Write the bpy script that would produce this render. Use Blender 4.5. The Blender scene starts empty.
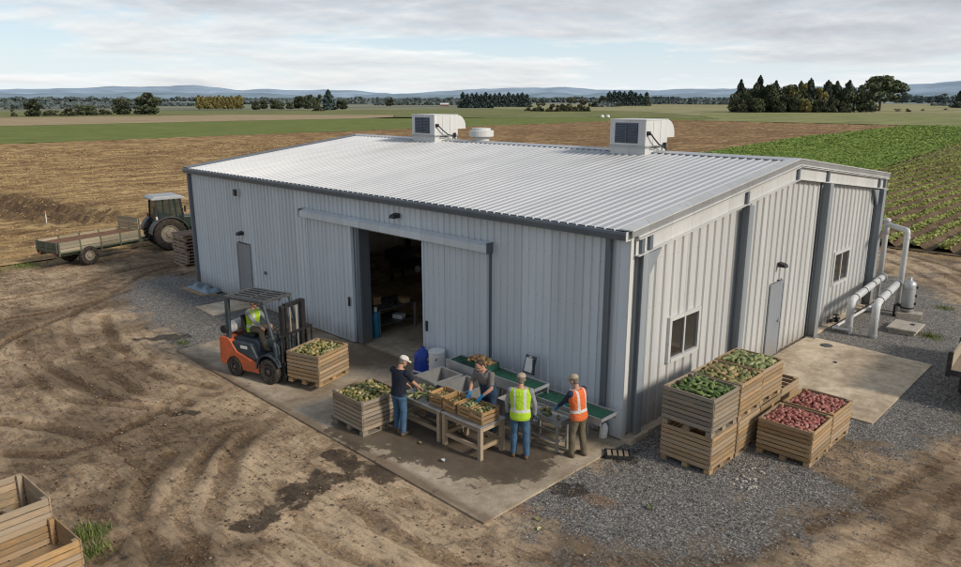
import bpy, bmesh, math, random
import numpy as np
from mathutils import Vector, Matrix, Euler

random.seed(11)
rng = np.random.default_rng(11)
SC = bpy.context.scene
COL = SC.collection
PI = math.pi
R = math.radians

# ------------------------------------------------------------------ render settings, camera
SC.render.engine = 'CYCLES'
SC.view_settings.view_transform = 'Standard'
SC.view_settings.look = 'None'
SC.view_settings.exposure = 0
SC.cycles.use_denoising = True
SC.cycles.filter_width = 1.15
SC.cycles.max_bounces = 10
SC.cycles.diffuse_bounces = 7
SC.cycles.transparent_max_bounces = 8

cam_data = bpy.data.cameras.new('camera')
cam = bpy.data.objects.new('camera', cam_data)
COL.objects.link(cam)
cam_data.sensor_width = 36.0
cam_data.sensor_fit = 'HORIZONTAL'
cam_data.lens = 741.02 / 961 * 36
cam_data.clip_end = 30000
cam_data.clip_start = 0.1
cam.location = (7.975, -12.395, 7.049)
cam.rotation_euler = (PI / 2 - 0.24558, 0, 0.77368)
SC.camera = cam

# ------------------------------------------------------------------ sun and sky
SUN_AZ, SUN_EL = R(78), R(30)          # clockwise from +Y
sd = Vector((math.sin(SUN_AZ) * math.cos(SUN_EL), math.cos(SUN_AZ) * math.cos(SUN_EL), math.sin(SUN_EL)))
ld = bpy.data.lights.new('sun', 'SUN')
ld.energy = 3.3
ld.angle = R(9)
ld.color = (1.0, 0.91, 0.79)
lo = bpy.data.objects.new('sun', ld)
COL.objects.link(lo)
lo.rotation_euler = sd.to_track_quat('Z', 'Y').to_euler()

W = bpy.data.worlds.new('World')
SC.world = W
W.use_nodes = True
nt = W.node_tree
nt.nodes.clear()


def nd(t, typ, **kw):
    n = t.nodes.new(typ)
    for k, v in kw.items():
        setattr(n, k, v)
    return n


def mathn(t, op, a, b=None, clamp=False):
    n = t.nodes.new('ShaderNodeMath')
    n.operation = op
    n.use_clamp = clamp
    for i, v in enumerate((a, b)):
        if v is None:
            continue
        if isinstance(v, (int, float)):
            n.inputs[i].default_value = v
        else:
            t.links.new(v, n.inputs[i])
    return n.outputs[0]


def ramp(t, fac, stops, interp='LINEAR'):
    n = t.nodes.new('ShaderNodeValToRGB')
    cr = n.color_ramp
    cr.interpolation = interp
    while len(cr.elements) < len(stops):
        cr.elements.new(0.5)
    for e, (p, c) in zip(cr.elements, stops):
        e.position = p
        e.color = (*c, 1) if not isinstance(c, (int, float)) else (c, c, c, 1)
    t.links.new(fac, n.inputs[0])
    return n.outputs[0]


def mixc(t, fac, a, b, mode='MIX'):
    n = t.nodes.new('ShaderNodeMix')
    n.data_type = 'RGBA'
    n.blend_type = mode
    for idx, v in ((0, fac), (6, a), (7, b)):
        if isinstance(v, (int, float)):
            n.inputs[idx].default_value = v
        elif isinstance(v, (tuple, list)):
            n.inputs[idx].default_value = (*v, 1)
        else:
            t.links.new(v, n.inputs[idx])
    return n.outputs[2]


def noise(t, vec, scale, detail=4, rough=0.55, dist=0.0):
    n = t.nodes.new('ShaderNodeTexNoise')
    n.inputs['Scale'].default_value = scale
    n.inputs['Detail'].default_value = detail
    n.inputs['Roughness'].default_value = rough
    n.inputs['Distortion'].default_value = dist
    if vec is not None:
        t.links.new(vec, n.inputs['Vector'])
    return n.outputs[0]


def vscale(t, vec, s, off=(0, 0, 0), rot=0):
    n = t.nodes.new('ShaderNodeMapping')
    n.inputs['Scale'].default_value = s
    n.inputs['Location'].default_value = off
    n.inputs['Rotation'].default_value = (0, 0, rot)
    t.links.new(vec, n.inputs['Vector'])
    return n.outputs[0]


sky = nd(nt, 'ShaderNodeTexSky', sky_type='NISHITA', sun_disc=False)
sky.sun_elevation = SUN_EL
sky.sun_rotation = SUN_AZ
sky.air_density = 1.0
sky.dust_density = 1.2
sky.ozone_density = 1.0
tc = nd(nt, 'ShaderNodeTexCoord')
sep = nd(nt, 'ShaderNodeSeparateXYZ')
nt.links.new(tc.outputs['Generated'], sep.inputs[0])
zc = mathn(nt, 'MAXIMUM', sep.outputs[2], 0.0)
az = mathn(nt, 'ARCTAN2', mathn(nt, 'ADD', sep.outputs[0], sep.outputs[1]), mathn(nt, 'SUBTRACT', sep.outputs[1], sep.outputs[0]))
cb = nd(nt, 'ShaderNodeCombineXYZ')
nt.links.new(az, cb.inputs[0])
nt.links.new(mathn(nt, 'POWER', zc, 0.8), cb.inputs[1])
cvec = vscale(nt, cb.outputs[0], (1, 4.2, 1), (2.35, 0.62, 0))
cvec2 = vscale(nt, cb.outputs[0], (1, 4.2, 1), (2.35, 0.65, 0))
n_big = noise(nt, cvec, 3.0, 10, 0.60, 0.25)
n_up = noise(nt, cvec2, 3.0, 10, 0.60, 0.25)
n_fine = noise(nt, vscale(nt, cb.outputs[0], (1, 5.5, 1), (5.1, 1.3, 0)), 8.0, 9, 0.65, 0.2)
bias = ramp(nt, zc, [(0.0, 0.44), (0.03, 0.475), (0.06, 0.49), (0.08, 0.575), (0.13, 0.635), (0.22, 0.58), (0.5, 0.46)], 'EASE')
cov = mathn(nt, 'ADD', mathn(nt, 'ADD', mathn(nt, 'MULTIPLY', n_big, 0.72), mathn(nt, 'MULTIPLY', n_fine, 0.28)), mathn(nt, 'SUBTRACT', bias, 0.5))
cmask = ramp(nt, cov, [(0.44, 0.0), (0.53, 0.75), (0.64, 1.0)])
lit = mathn(nt, 'ADD', mathn(nt, 'MULTIPLY', mathn(nt, 'SUBTRACT', n_big, n_up), 2.6), mathn(nt, 'MULTIPLY', mathn(nt, 'SUBTRACT', n_fine, 0.5), 0.9))
thick = mathn(nt, 'SUBTRACT', 0.5, mathn(nt, 'MULTIPLY', mathn(nt, 'SUBTRACT', cov, 0.55), 2.7))
ccol = ramp(nt, mathn(nt, 'ADD', lit, thick), [(0.05, (3.9, 4.05, 4.4)), (0.38, (5.3, 5.4, 5.65)), (0.64, (7.0, 6.95, 6.85)), (0.95, (8.5, 8.4, 8.2))])
blue = ramp(nt, zc, [(0.0, (6.6, 7.4, 8.0)), (0.05, (5.6, 6.9, 8.0)), (0.12, (4.3, 5.9, 7.6)), (0.5, (3.2, 4.1, 5.6))])
skyc = mixc(nt, 0.62, sky.outputs[0], blue)
hz = ramp(nt, zc, [(0.0, 0.75), (0.035, 0.35), (0.09, 0.0)])
skyc = mixc(nt, hz, skyc, (7.0, 7.5, 7.8))
fin = mixc(nt, mathn(nt, 'MULTIPLY', cmask, 0.92), skyc, ccol)
fin = mixc(nt, 1.0, fin, ramp(nt, zc, [(0.0, 1.08), (0.14, 1.06), (0.35, 0.80), (1.0, 0.72)]), 'MULTIPLY')
bg = nd(nt, 'ShaderNodeBackground')
bg.inputs['Strength'].default_value = 0.118
nt.links.new(fin, bg.inputs['Color'])
wo = nd(nt, 'ShaderNodeOutputWorld')
nt.links.new(bg.outputs[0], wo.inputs['Surface'])


# ------------------------------------------------------------------ materials
def new_mat(name, rough=0.8, metal=0.0, spec=0.3):
    m = bpy.data.materials.new(name)
    m.use_nodes = True
    t = m.node_tree
    b = t.nodes['Principled BSDF']
    b.inputs['Roughness'].default_value = rough
    b.inputs['Metallic'].default_value = metal
    b.inputs['Specular IOR Level'].default_value = spec
    return m, t, b


def coord(t, kind='Object'):
    return nd(t, 'ShaderNodeTexCoord').outputs[kind]


def attr(t, name):
    n = nd(t, 'ShaderNodeAttribute')
    n.attribute_name = name
    return n.outputs['Fac']


def bump(t, b, h, strength=0.4, dist=0.02):
    n = nd(t, 'ShaderNodeBump')
    n.inputs['Strength'].default_value = strength
    n.inputs['Distance'].default_value = dist
    t.links.new(h, n.inputs['Height'])
    t.links.new(n.outputs[0], b.inputs['Normal'])


def paint(name, col, rough=0.5, metal=0.0, var=0.25, dirt=0.0, dirtcol=(0.16, 0.12, 0.08), scale=3.0, spec=0.4, rnd=0.0, crease=0.0):
    """A coat of colour with uneven wear and, where asked, dust gathering in patches."""
    m, t, b = new_mat(name, rough, metal, spec)
    c = coord(t)
    n1 = noise(t, c, scale, 5, 0.6)
    f = ramp(t, n1, [(0.3, 0.0), (0.7, 1.0)])
    dark = tuple(v * (1 - var) for v in col)
    lite = tuple(min(1, v * (1 + var * 0.6)) for v in col)
    out = mixc(t, f, dark, lite)
    if rnd:
        oi = nd(t, 'ShaderNodeObjectInfo')
        k = ramp(t, oi.outputs['Random'], [(0, 1 - rnd), (1, 1 + rnd)])
        out = mixc(t, 1.0, out, k, 'MULTIPLY')
    if dirt:
        n2 = noise(t, c, scale * 2.7, 6, 0.65)
        out = mixc(t, ramp(t, n2, [(0.62 - dirt * 0.35, 0.0), (0.8, min(1, dirt + 0.3))]), out, dirtcol)
    if crease:
        bump(t, b, noise(t, vscale(t, c, (1, 1, .55)), scale * 1.6, 4, .6, .8), crease, .03)
    t.links.new(out, b.inputs['Base Color'])
    rr = mathn(t, 'ADD', rough - 0.08, mathn(t, 'MULTIPLY', n1, 0.16))
    t.links.new(rr, b.inputs['Roughness'])
    return m


def wood(name, c1, c2, grey, greyamt):
    m, t, b = new_mat(name, 0.85, 0, 0.2)
    c = coord(t)
    ti = attr(t, 'tint')
    oi = nd(t, 'ShaderNodeObjectInfo')
    off = nd(t, 'ShaderNodeVectorMath', operation='ADD')
    cmb = nd(t, 'ShaderNodeCombineXYZ')
    t.links.new(mathn(t, 'MULTIPLY', ti, 37.0), cmb.inputs[0])
    t.links.new(mathn(t, 'MULTIPLY', oi.outputs['Random'], 91.0), cmb.inputs[1])
    t.links.new(c, off.inputs[0])
    t.links.new(cmb.outputs[0], off.inputs[1])
    v = vscale(t, off.outputs[0], (3, 3, 26))
    g = noise(t, v, 1.6, 6, 0.65, 0.4)
    blot = noise(t, off.outputs[0], 3.5, 4, 0.6)
    base = mixc(t, ti, c1, c2)
    base = mixc(t, ramp(t, g, [(0.38, 0.0), (0.68, 0.72)]), base, tuple(x * 0.38 for x in c1))
    w = mathn(t, 'ADD', mathn(t, 'MULTIPLY', blot, 0.9), mathn(t, 'MULTIPLY', oi.outputs['Random'], 0.25))
    base = mixc(t, mathn(t, 'MULTIPLY', ramp(t, w, [(0.42, 0.0), (0.75, 1.0)]), greyamt), base, grey)
    base = mixc(t, mathn(t, 'MULTIPLY', ramp(t, mathn(t, 'FRACT', mathn(t, 'MULTIPLY', ti, 5.7)), [(0.5, 0.0), (0.8, 1.0)]), 0.62), base, grey)
    k = ramp(t, ti, [(0, 0.66), (1, 1.24)])
    base = mixc(t, 1.0, base, k, 'MULTIPLY')
    t.links.new(base, b.inputs['Base Color'])
    bump(t, b, g, 0.3, 0.006)
    return m


MAT = {}
MAT['wood'] = wood('bin_wood', (0.56, 0.355, 0.165), (0.42, 0.265, 0.125), (0.30, 0.245, 0.18), 0.62)
MAT['wood_old'] = wood('bin_wood_weathered', (0.43, 0.32, 0.20), (0.31, 0.24, 0.16), (0.25, 0.22, 0.18), 0.85)
MAT['wood_pale'] = wood('table_wood', (0.48, 0.35, 0.21), (0.40, 0.29, 0.18), (0.30, 0.25, 0.19), 0.5)
MAT['wood_crate'] = wood('crate_wood', (0.50, 0.30, 0.12), (0.42, 0.25, 0.11), (0.30, 0.22, 0.14), 0.3)
MAT['wood_pallet'] = wood('pallet_wood', (0.31, 0.20, 0.12), (0.38, 0.27, 0.17), (0.26, 0.22, 0.18), 0.7)
MAT['wood_trailer'] = wood('trailer_boards', (0.44, 0.35, 0.22), (0.36, 0.29, 0.19), (0.31, 0.28, 0.21), 0.7)


def clad_mat(name, col, streak=0.12, rough=0.42, metal=0.0, spec=0.45):
    """Coated sheet metal: rain streaks running down, dust splashed up from the ground."""
    m, t, b = new_mat(name, rough, metal, spec)
    g = nd(t, 'ShaderNodeNewGeometry').outputs['Position']
    s = noise(t, vscale(t, g, (1.7, 1.7, 0.10)), 2.2, 5, 0.6)
    f = ramp(t, s, [(0.3, 0.0), (0.7, 1.0)])
    c = mixc(t, f, tuple(v * (1 - streak) for v in col), tuple(v * (1 + streak * .5) for v in col))
    sp = nd(t, 'ShaderNodeSeparateXYZ')
    t.links.new(g, sp.inputs[0])
    u = mathn(t, 'ADD', mathn(t, 'ADD', sp.outputs[0], sp.outputs[1]), 100.0)
    pan = nd(t, 'ShaderNodeTexWhiteNoise', noise_dimensions='1D')
    t.links.new(mathn(t, 'FLOOR', mathn(t, 'DIVIDE', u, 0.86)), pan.inputs['W'])
    c = mixc(t, 1.0, c, ramp(t, pan.outputs['Value'], [(0, 0.91), (1, 1.05)]), 'MULTIPLY')
    lap = ramp(t, mathn(t, 'FRACT', mathn(t, 'DIVIDE', u, 0.86)), [(0.0, 0.5), (0.014, 0.5), (0.022, 0.0)])
    dots = mathn(t, 'MULTIPLY', mathn(t, 'LESS_THAN', mathn(t, 'FRACT', mathn(t, 'DIVIDE', u, 0.215)), 0.13), mathn(t, 'LESS_THAN', mathn(t, 'FRACT', mathn(t, 'DIVIDE', mathn(t, 'ADD', sp.outputs[2], 0.31), 1.02)), 0.026))
    c = mixc(t, mathn(t, 'MAXIMUM', lap, mathn(t, 'MULTIPLY', dots, 0.55)), c, tuple(v * 0.45 for v in col))
    n2 = noise(t, g, 1.3, 5, 0.6)
    splash = mathn(t, 'MULTIPLY', ramp(t, mathn(t, 'ADD', sp.outputs[2], mathn(t, 'MULTIPLY', n2, 0.7)), [(0.34, 0.95), (0.75, 0.35), (1.3, 0.0)]), 0.6)
    c = mixc(t, splash, c, (0.20, 0.16, 0.115))
    t.links.new(c, b.inputs['Base Color'])
    rr = mathn(t, 'ADD', rough - 0.06, mathn(t, 'MULTIPLY', n2, 0.16))
    t.links.new(rr, b.inputs['Roughness'])
    bump(t, b, noise(t, g, 0.9, 3, 0.5), 0.12, 0.02)
    return m


MAT['clad'] = clad_mat('wall_cladding', (0.60, 0.66, 0.705), 0.08)  # bluer than the gable: shade of the front put into the colour
MAT['clad_gable_lit'] = clad_mat('gable_cladding_lit', (0.515, 0.52, 0.51))  # same sheeting as the front; light on the gable put into its colour
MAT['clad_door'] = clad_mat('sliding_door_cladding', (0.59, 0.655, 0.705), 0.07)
MAT['liner'] = clad_mat('inside_lining', (0.80, 0.80, 0.77), 0.1)
MAT['trim_dark'] = clad_mat('slate_trim', (0.13, 0.155, 0.18), 0.12)
MAT['trim_lite'] = clad_mat('pale_trim', (0.54, 0.545, 0.53), 0.08)
MAT['rake_shade'] = clad_mat('rake_shade', (0.24, 0.245, 0.245), 0.1)  # shade below the roof edge put into the fascia colour
MAT['rail'] = clad_mat('rail_cover', (0.58, 0.63, 0.66), 0.08)
MAT['column'] = clad_mat('column_steel', (0.26, 0.29, 0.315), 0.15)
MAT['door_grey'] = clad_mat('door_paint', (0.25, 0.275, 0.30), 0.06)
MAT['galv'] = paint('galvanised', (0.45, 0.47, 0.48), 0.42, 0.55, 0.2, 0.0)
MAT['steel'] = paint('stainless', (0.42, 0.42, 0.41), 0.38, 0.6, 0.2, 0.25, (0.2, 0.17, 0.13))
MAT['pipe'] = paint('pipe_white', (0.56, 0.57, 0.57), 0.45, 0.0, 0.12, 0.2, (0.3, 0.28, 0.25))
MAT['black'] = paint('black_rubber', (0.022, 0.022, 0.023), 0.7, 0, 0.3, 0.15, (0.08, 0.065, 0.05))
MAT['tyre'] = paint('tyre_rubber', (0.022, 0.021, 0.02), 0.85, 0, 0.3, 0.55, (0.13, 0.10, 0.07), 5)
MAT['mud_tyre'] = paint('muddy_tyre', (0.028, 0.025, 0.022), 0.9, 0, 0.3, 0.45, (0.17, 0.125, 0.08), 5)
MAT['fork_black'] = paint('mast_black', (0.025, 0.026, 0.028), 0.5, 0.2, 0.3, 0.3, (0.11, 0.09, 0.07))
MAT['fork_orange'] = paint('forklift_orange', (0.58, 0.115, 0.04), 0.5, 0, 0.25, 0.55, (0.22, 0.13, 0.08), 3)
MAT['fork_dark'] = paint('forklift_blue_grey', (0.045, 0.062, 0.075), 0.5, 0, 0.25, 0.25, (0.16, 0.13, 0.1))
MAT['fork_grey'] = paint('guard_grey', (0.075, 0.08, 0.085), 0.5, 0.1, 0.2, 0.35, (0.25, 0.22, 0.18))
MAT['rim_pale'] = paint('rim_dusty', (0.30, 0.26, 0.20), 0.7, 0, 0.25, 0.4, (0.18, 0.13, 0.08), 6)
MAT['rim_dark'] = paint('rim_dark', (0.07, 0.065, 0.06), 0.7, 0, 0.25, 0.4)
MAT['white'] = paint('white_plastic', (0.72, 0.72, 0.70), 0.5, 0, 0.08, 0.15, (0.45, 0.42, 0.38))
MAT['blue_p'] = paint('blue_plastic', (0.012, 0.05, 0.33), 0.4, 0, 0.25, 0.1)
MAT['cyan'] = paint('blue_cylinder', (0.03, 0.24, 0.42), 0.4, 0, 0.2, 0.1)
MAT['tractor'] = paint('tractor_green', (0.012, 0.030, 0.021), 0.45, 0, 0.25, 0.15)
MAT['fender'] = paint('fender_grey', (0.055, 0.058, 0.062), 0.5, 0, 0.25, 0.35)
MAT['cabroof'] = paint('cab_roof', (0.36, 0.38, 0.39), 0.5, 0, 0.1, 0.2)
MAT['trailer_green'] = paint('trailer_green', (0.085, 0.105, 0.065), 0.75, 0, 0.3, 0.5, (0.16, 0.12, 0.08))
MAT['rust'] = paint('rusty_deck', (0.16, 0.075, 0.045), 0.85, 0, 0.35, 0.3, (0.26, 0.20, 0.14))
MAT['acwhite'] = clad_mat('unit_casing', (0.62, 0.62, 0.60), 0.08)
MAT['acdark'] = paint('louvre_dark', (0.06, 0.075, 0.10), 0.5, 0.2, 0.2)
MAT['beltgreen'] = paint('belt_green', (0.011, 0.062, 0.040), 0.6, 0, 0.3, 0.12, (0.10, 0.10, 0.06), 4)
MAT['cardboard'] = paint('cardboard', (0.40, 0.26, 0.14), 0.85, 0, 0.2)
MAT['conc_bit'] = paint('concrete_block', (0.42, 0.38, 0.32), 0.9, 0, 0.25, 0.4, (0.2, 0.17, 0.13), 6)
MAT['tarp'] = paint('blue_sheet', (0.20, 0.27, 0.33), 0.5, 0, 0.35, 0.3)
MAT['red_lamp'] = paint('tail_lamp', (0.45, 0.03, 0.02), 0.3, 0, 0.1)
MAT['bark'] = paint('bark', (0.10, 0.075, 0.055), 0.9, 0, 0.3)
MAT['truck_dark'] = paint('truck_frame', (0.03, 0.028, 0.03), 0.6, 0.1, 0.3, 0.4)

m, t, b = new_mat('glass_window', 0.06, 0, 0.6)
b.inputs['Base Color'].default_value = (0.045, 0.04, 0.034, 1)
b.inputs['Alpha'].default_value = 0.82
MAT['glass'] = m
m, t, b = new_mat('glass_cab', 0.05, 0, 0.6)
b.inputs['Base Color'].default_value = (0.03, 0.05, 0.042, 1)
b.inputs['Alpha'].default_value = 0.6
MAT['cabglass'] = m


def leaf_mat(name, lo_, mid, hi_, rough=0.75, trans=0.0, rnd=0.0):
    m, t, b = new_mat(name, rough, 0, 0.25)
    ti = attr(t, 'tint')
    c = ramp(t, ti, [(0.0, lo_), (0.5, mid), (1.0, hi_)])
    if rnd:
        oi = nd(t, 'ShaderNodeObjectInfo')
        c = mixc(t, 1.0, c, ramp(t, oi.outputs['Random'], [(0, 1 - rnd), (1, 1 + rnd)]), 'MULTIPLY')
    t.links.new(c, b.inputs['Base Color'])
    return m


# ------------------------------------------------------------------ mesh builder
class MB:
    def __init__(s):
        s.v = []
        s.f = []
        s.t = []

    def add(s, vs, fs, tint=None):
        o = len(s.v)
        tint = random.random() if tint is None else tint
        s.v += [tuple(p) for p in vs]
        s.t += [tint] * len(vs)
        s.f += [tuple(i + o for i in f) for f in fs]
        return s

    def box(s, x0, x1, y0, y1, z0, z1, M=None, tint=None):
        vs = [Vector((x, y, z)) for z in (z0, z1) for y in (y0, y1) for x in (x0, x1)]
        if M is not None:
            vs = [M @ p for p in vs]
        return s.add(vs, [(0, 2, 3, 1), (4, 5, 7, 6), (0, 1, 5, 4), (2, 6, 7, 3), (0, 4, 6, 2), (1, 3, 7, 5)], tint)

    def bar(s, p0, p1, w, h, up=(0, 0, 1), tint=None):
        """A square bar from p0 to p1, w wide (sideways) and h high (along up)."""
        p0, p1 = Vector(p0), Vector(p1)
        d = (p1 - p0)
        L = d.length
        d.normalize()
        u = Vector(up)
        side = d.cross(u)
        if side.length < 1e-4:
            side = d.cross(Vector((1, 0, 0)))
        side.normalize()
        u = side.cross(d)
        vs = []
        for q in (p0, p1):
            for a, c in ((-1, -1), (1, -1), (1, 1), (-1, 1)):
                vs.append(q + side * (a * w / 2) + u * (c * h / 2))
        return s.add(vs, [(0, 1, 2, 3), (7, 6, 5, 4), (0, 4, 5, 1), (1, 5, 6, 2), (2, 6, 7, 3), (3, 7, 4, 0)], tint)

    def prism(s, poly, axis, a0, a1, tint=None):
        """poly: list of 2D points in the plane normal to axis ('x': (y,z), 'y': (x,z), 'z': (x,y)), extruded a0..a1."""
        def P(q, a):
            return {'x': (a, q[0], q[1]), 'y': (q[0], a, q[1]), 'z': (q[0], q[1], a)}[axis]
        n = len(poly)
        vs = [P(q, a0) for q in poly] + [P(q, a1) for q in poly]
        fs = [tuple(range(n)), tuple(range(2 * n - 1, n - 1, -1))]
        fs += [(i, i + n, (i + 1) % n + n, (i + 1) % n) for i in range(n)]
        return s.add(vs, fs, tint)

    def lathe(s, prof, c, axis=(0, 0, 1), n=16, tint=None, caps=True):
        """prof: (radius, height along axis) pairs."""
        ax = Vector(axis).normalized()
        a = ax.orthogonal().normalized()
        bb = ax.cross(a)
        c = Vector(c)
        vs, fs = [], []
        for r, h in prof:
            for k in range(n):
                th = 2 * PI * k / n
                vs.append(c + ax * h + (a * math.cos(th) + bb * math.sin(th)) * r)
        for i in range(len(prof) - 1):
            for k in range(n):
                k2 = (k + 1) % n
                fs.append((i * n + k, i * n + k2, (i + 1) * n + k2, (i + 1) * n + k))
        if caps:
            fs.append(tuple(range(n - 1, -1, -1)))
            fs.append(tuple((len(prof) - 1) * n + k for k in range(n)))
        return s.add(vs, fs, tint)

    def tube(s, pts, rad, n=10, tint=None, caps=True):
        pts = [Vector(p) for p in pts]
        if not isinstance(rad, (list, tuple)):
            rad = [rad] * len(pts)
        vs, fs = [], []
        prev = None
        for i, p in enumerate(pts):
            d = (pts[min(i + 1, len(pts) - 1)] - pts[max(i - 1, 0)]).normalized()
            if prev is None:
                a = d.orthogonal().normalized()
            else:
                a = (prev - d * prev.dot(d)).normalized()
            prev = a
            bb = d.cross(a)
            for k in range(n):
                th = 2 * PI * k / n
                vs.append(p + (a * math.cos(th) + bb * math.sin(th)) * rad[i])
        for i in range(len(pts) - 1):
            for k in range(n):
                k2 = (k + 1) % n
                fs.append((i * n + k, i * n + k2, (i + 1) * n + k2, (i + 1) * n + k))
        if caps:
            fs.append(tuple(range(n - 1, -1, -1)))
            fs.append(tuple((len(pts) - 1) * n + k for k in range(n)))
        return s.add(vs, fs, tint)

    def capsule(s, p0, p1, r0, r1, n=12, tint=None):
        p0, p1 = Vector(p0), Vector(p1)
        d = (p1 - p0)
        if d.length < 1e-5:
            d = Vector((0, 0, 1e-4))
        dn = d.normalized()
        pts, rad = [], []
        for a in (80, 60, 35, 12):
            pts.append(p0 - dn * r0 * math.sin(R(a)))
            rad.append(r0 * math.cos(R(a)))
        pts += [p0, p1]
        rad += [r0, r1]
        for a in (12, 35, 60, 80):
            pts.append(p1 + dn * r1 * math.sin(R(a)))
            rad.append(r1 * math.cos(R(a)))
        return s.tube(pts, rad, n, tint)

    def loft(s, rings, n=20, tint=None):
        """rings: (centre, xvec, yvec) half-axis vectors of an ellipse; closed at both ends."""
        vs, fs = [], []
        for c, xv, yv in rings:
            c, xv, yv = Vector(c), Vector(xv), Vector(yv)
            for k in range(n):
                th = 2 * PI * k / n
                vs.append(c + xv * math.cos(th) + yv * math.sin(th))
        for i in range(len(rings) - 1):
            for k in range(n):
                k2 = (k + 1) % n
                fs.append((i * n + k, i * n + k2, (i + 1) * n + k2, (i + 1) * n + k))
        fs.append(tuple(range(n - 1, -1, -1)))
        fs.append(tuple((len(rings) - 1) * n + k for k in range(n)))
        return s.add(vs, fs, tint)

    def ball(s, c, r, nu=12, nv=8, M=None, tint=None):
        c = Vector(c)
        rx, ry, rz = (r, r, r) if isinstance(r, (int, float)) else r
        vs, fs = [], []
        for j in range(nv + 1):
            ph = PI * (j + 0.02) / (nv + 0.04)
            for k in range(nu):
                th = 2 * PI * k / nu
                q = Vector((rx * math.sin(ph) * math.cos(th), ry * math.sin(ph) * math.sin(th), rz * math.cos(ph)))
                vs.append(c + (M @ q if M is not None else q))
        for j in range(nv):
            for k in range(nu):
                k2 = (k + 1) % nu
                fs.append((j * nu + k, (j + 1) * nu + k, (j + 1) * nu + k2, j * nu + k2))
        fs.append(tuple(range(nu)))
        fs.append(tuple(nv * nu + k for k in range(nu - 1, -1, -1)))
        return s.add(vs, fs, tint)

    def mesh(s, name):
        me = bpy.data.meshes.new(name)
        me.from_pydata(s.v, [], s.f)
        a = me.attributes.new('tint', 'FLOAT', 'POINT')
        a.data.foreach_set('value', np.array(s.t, dtype=np.float32))
        me.update()
        return me

    def build(s, name, mat, parent=None, smooth=False, bevel=0.0, fixn=True):
        me = s.mesh(name)
        if fixn:
            bm = bmesh.new()
            bm.from_mesh(me)
            bmesh.ops.recalc_face_normals(bm, faces=bm.faces)
            bm.to_mesh(me)
            bm.free()
        return link(name, me, mat, parent, smooth, bevel)


def link(name, me, mat, parent=None, smooth=False, bevel=0.0):
    o = bpy.data.objects.new(name, me)
    COL.objects.link(o)
    if mat is not None:
        me.materials.clear()
        me.materials.append(MAT[mat] if isinstance(mat, str) else mat)
    if parent is not None:
        o.parent = parent
    if smooth:
        me.polygons.foreach_set('use_smooth', [True] * len(me.polygons))
    if bevel:
        b = o.modifiers.new('bevel', 'BEVEL')
        b.width = bevel
        b.segments = 2
        b.limit_method = 'ANGLE'
        b.angle_limit = R(40)
    return o


def fast_mesh(name, verts, faces, tint=None, attrs=None):
    """verts (N,3), faces (M,4) or (M,3) numpy arrays."""
    me = bpy.data.meshes.new(name)
    verts = np.ascontiguousarray(verts, dtype=np.float32)
    faces = np.ascontiguousarray(faces, dtype=np.int32)
    k = faces.shape[1]
    me.vertices.add(len(verts))
    me.vertices.foreach_set('co', verts.ravel())
    me.loops.add(faces.size)
    me.loops.foreach_set('vertex_index', faces.ravel())
    me.polygons.add(len(faces))
    me.polygons.foreach_set('loop_start', np.arange(0, faces.size, k, dtype=np.int32))
    me.update(calc_edges=True)
    d = dict(attrs or {})
    if tint is not None:
        d['tint'] = tint
    for n_, a_ in d.items():
        a = me.attributes.new(n_, 'FLOAT', 'POINT')
        a.data.foreach_set('value', np.ascontiguousarray(a_, dtype=np.float32))
    me.validate()
    return me


def quads(name, P, size, nrm=None, tint=None, aspect=1.0, jitter=1.0):
    """One randomly turned quad per point."""
    P = np.asarray(P, dtype=np.float64)
    N = len(P)
    a = rng.normal(size=(N, 3))
    if nrm is not None:
        a = np.asarray(nrm) + a * 0.45 * jitter
    a /= np.linalg.norm(a, axis=1, keepdims=True)
    b_ = np.cross(a, rng.normal(size=(N, 3)))
    b_ /= np.linalg.norm(b_, axis=1, keepdims=True)
    c_ = np.cross(a, b_)
    s_ = (np.asarray(size) * rng.uniform(0.6, 1.3, N))[:, None] if np.ndim(size) == 0 else np.asarray(size)[:, None]
    V = np.stack([P - b_ * s_ - c_ * s_ * aspect * .6, P + b_ * s_ * .7 - c_ * s_ * aspect, P + b_ * s_ + c_ * s_ * aspect * .5, P - b_ * s_ * .5 + c_ * s_ * aspect], 1).reshape(-1, 3)
    F = np.arange(4 * N).reshape(N, 4)
    tt = np.repeat(rng.random(N) if tint is None else tint, 4)
    return fast_mesh(name, V, F, tt)


def tag(o, label=None, cat=None, group=None, kind=None):
    if label:
        o['label'] = label
    if cat:
        o['category'] = cat
    if group:
        o['group'] = group
    if kind:
        o['kind'] = kind
    return o


def thing(name, label, cat, loc=(0, 0, 0), rz=0.0, group=None):
    o = bpy.data.objects.new(name, None)
    o.empty_display_size = 0.2
    COL.objects.link(o)
    o.location = loc
    o.rotation_euler = (0, 0, rz)
    return tag(o, label, cat, group)


def copy_tree(o, parent=None):
    c = o.copy()
    COL.objects.link(c)
    if parent is not None:
        c.parent = parent
    for ch in list(o.children):
        copy_tree(ch, c)
    return c


ORD = ['first', 'second', 'third', 'fourth', 'fifth', 'sixth', 'seventh', 'eighth', 'ninth', 'tenth', 'eleventh', 'twelfth',
       'thirteenth', 'fourteenth', 'fifteenth', 'sixteenth', 'seventeenth', 'eighteenth', 'nineteenth', 'twentieth']


# ------------------------------------------------------------------ numpy noise and masks
def _h(ix, iy, seed):
    n = (ix.astype(np.int64) * 374761393 + iy.astype(np.int64) * 668265263 + seed * 974711) & 0x7fffffff
    n = ((n ^ (n >> 13)) * 1274126177) & 0x7fffffff
    n = n ^ (n >> 16)
    return (n & 0xffff) / 65535.0


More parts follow.
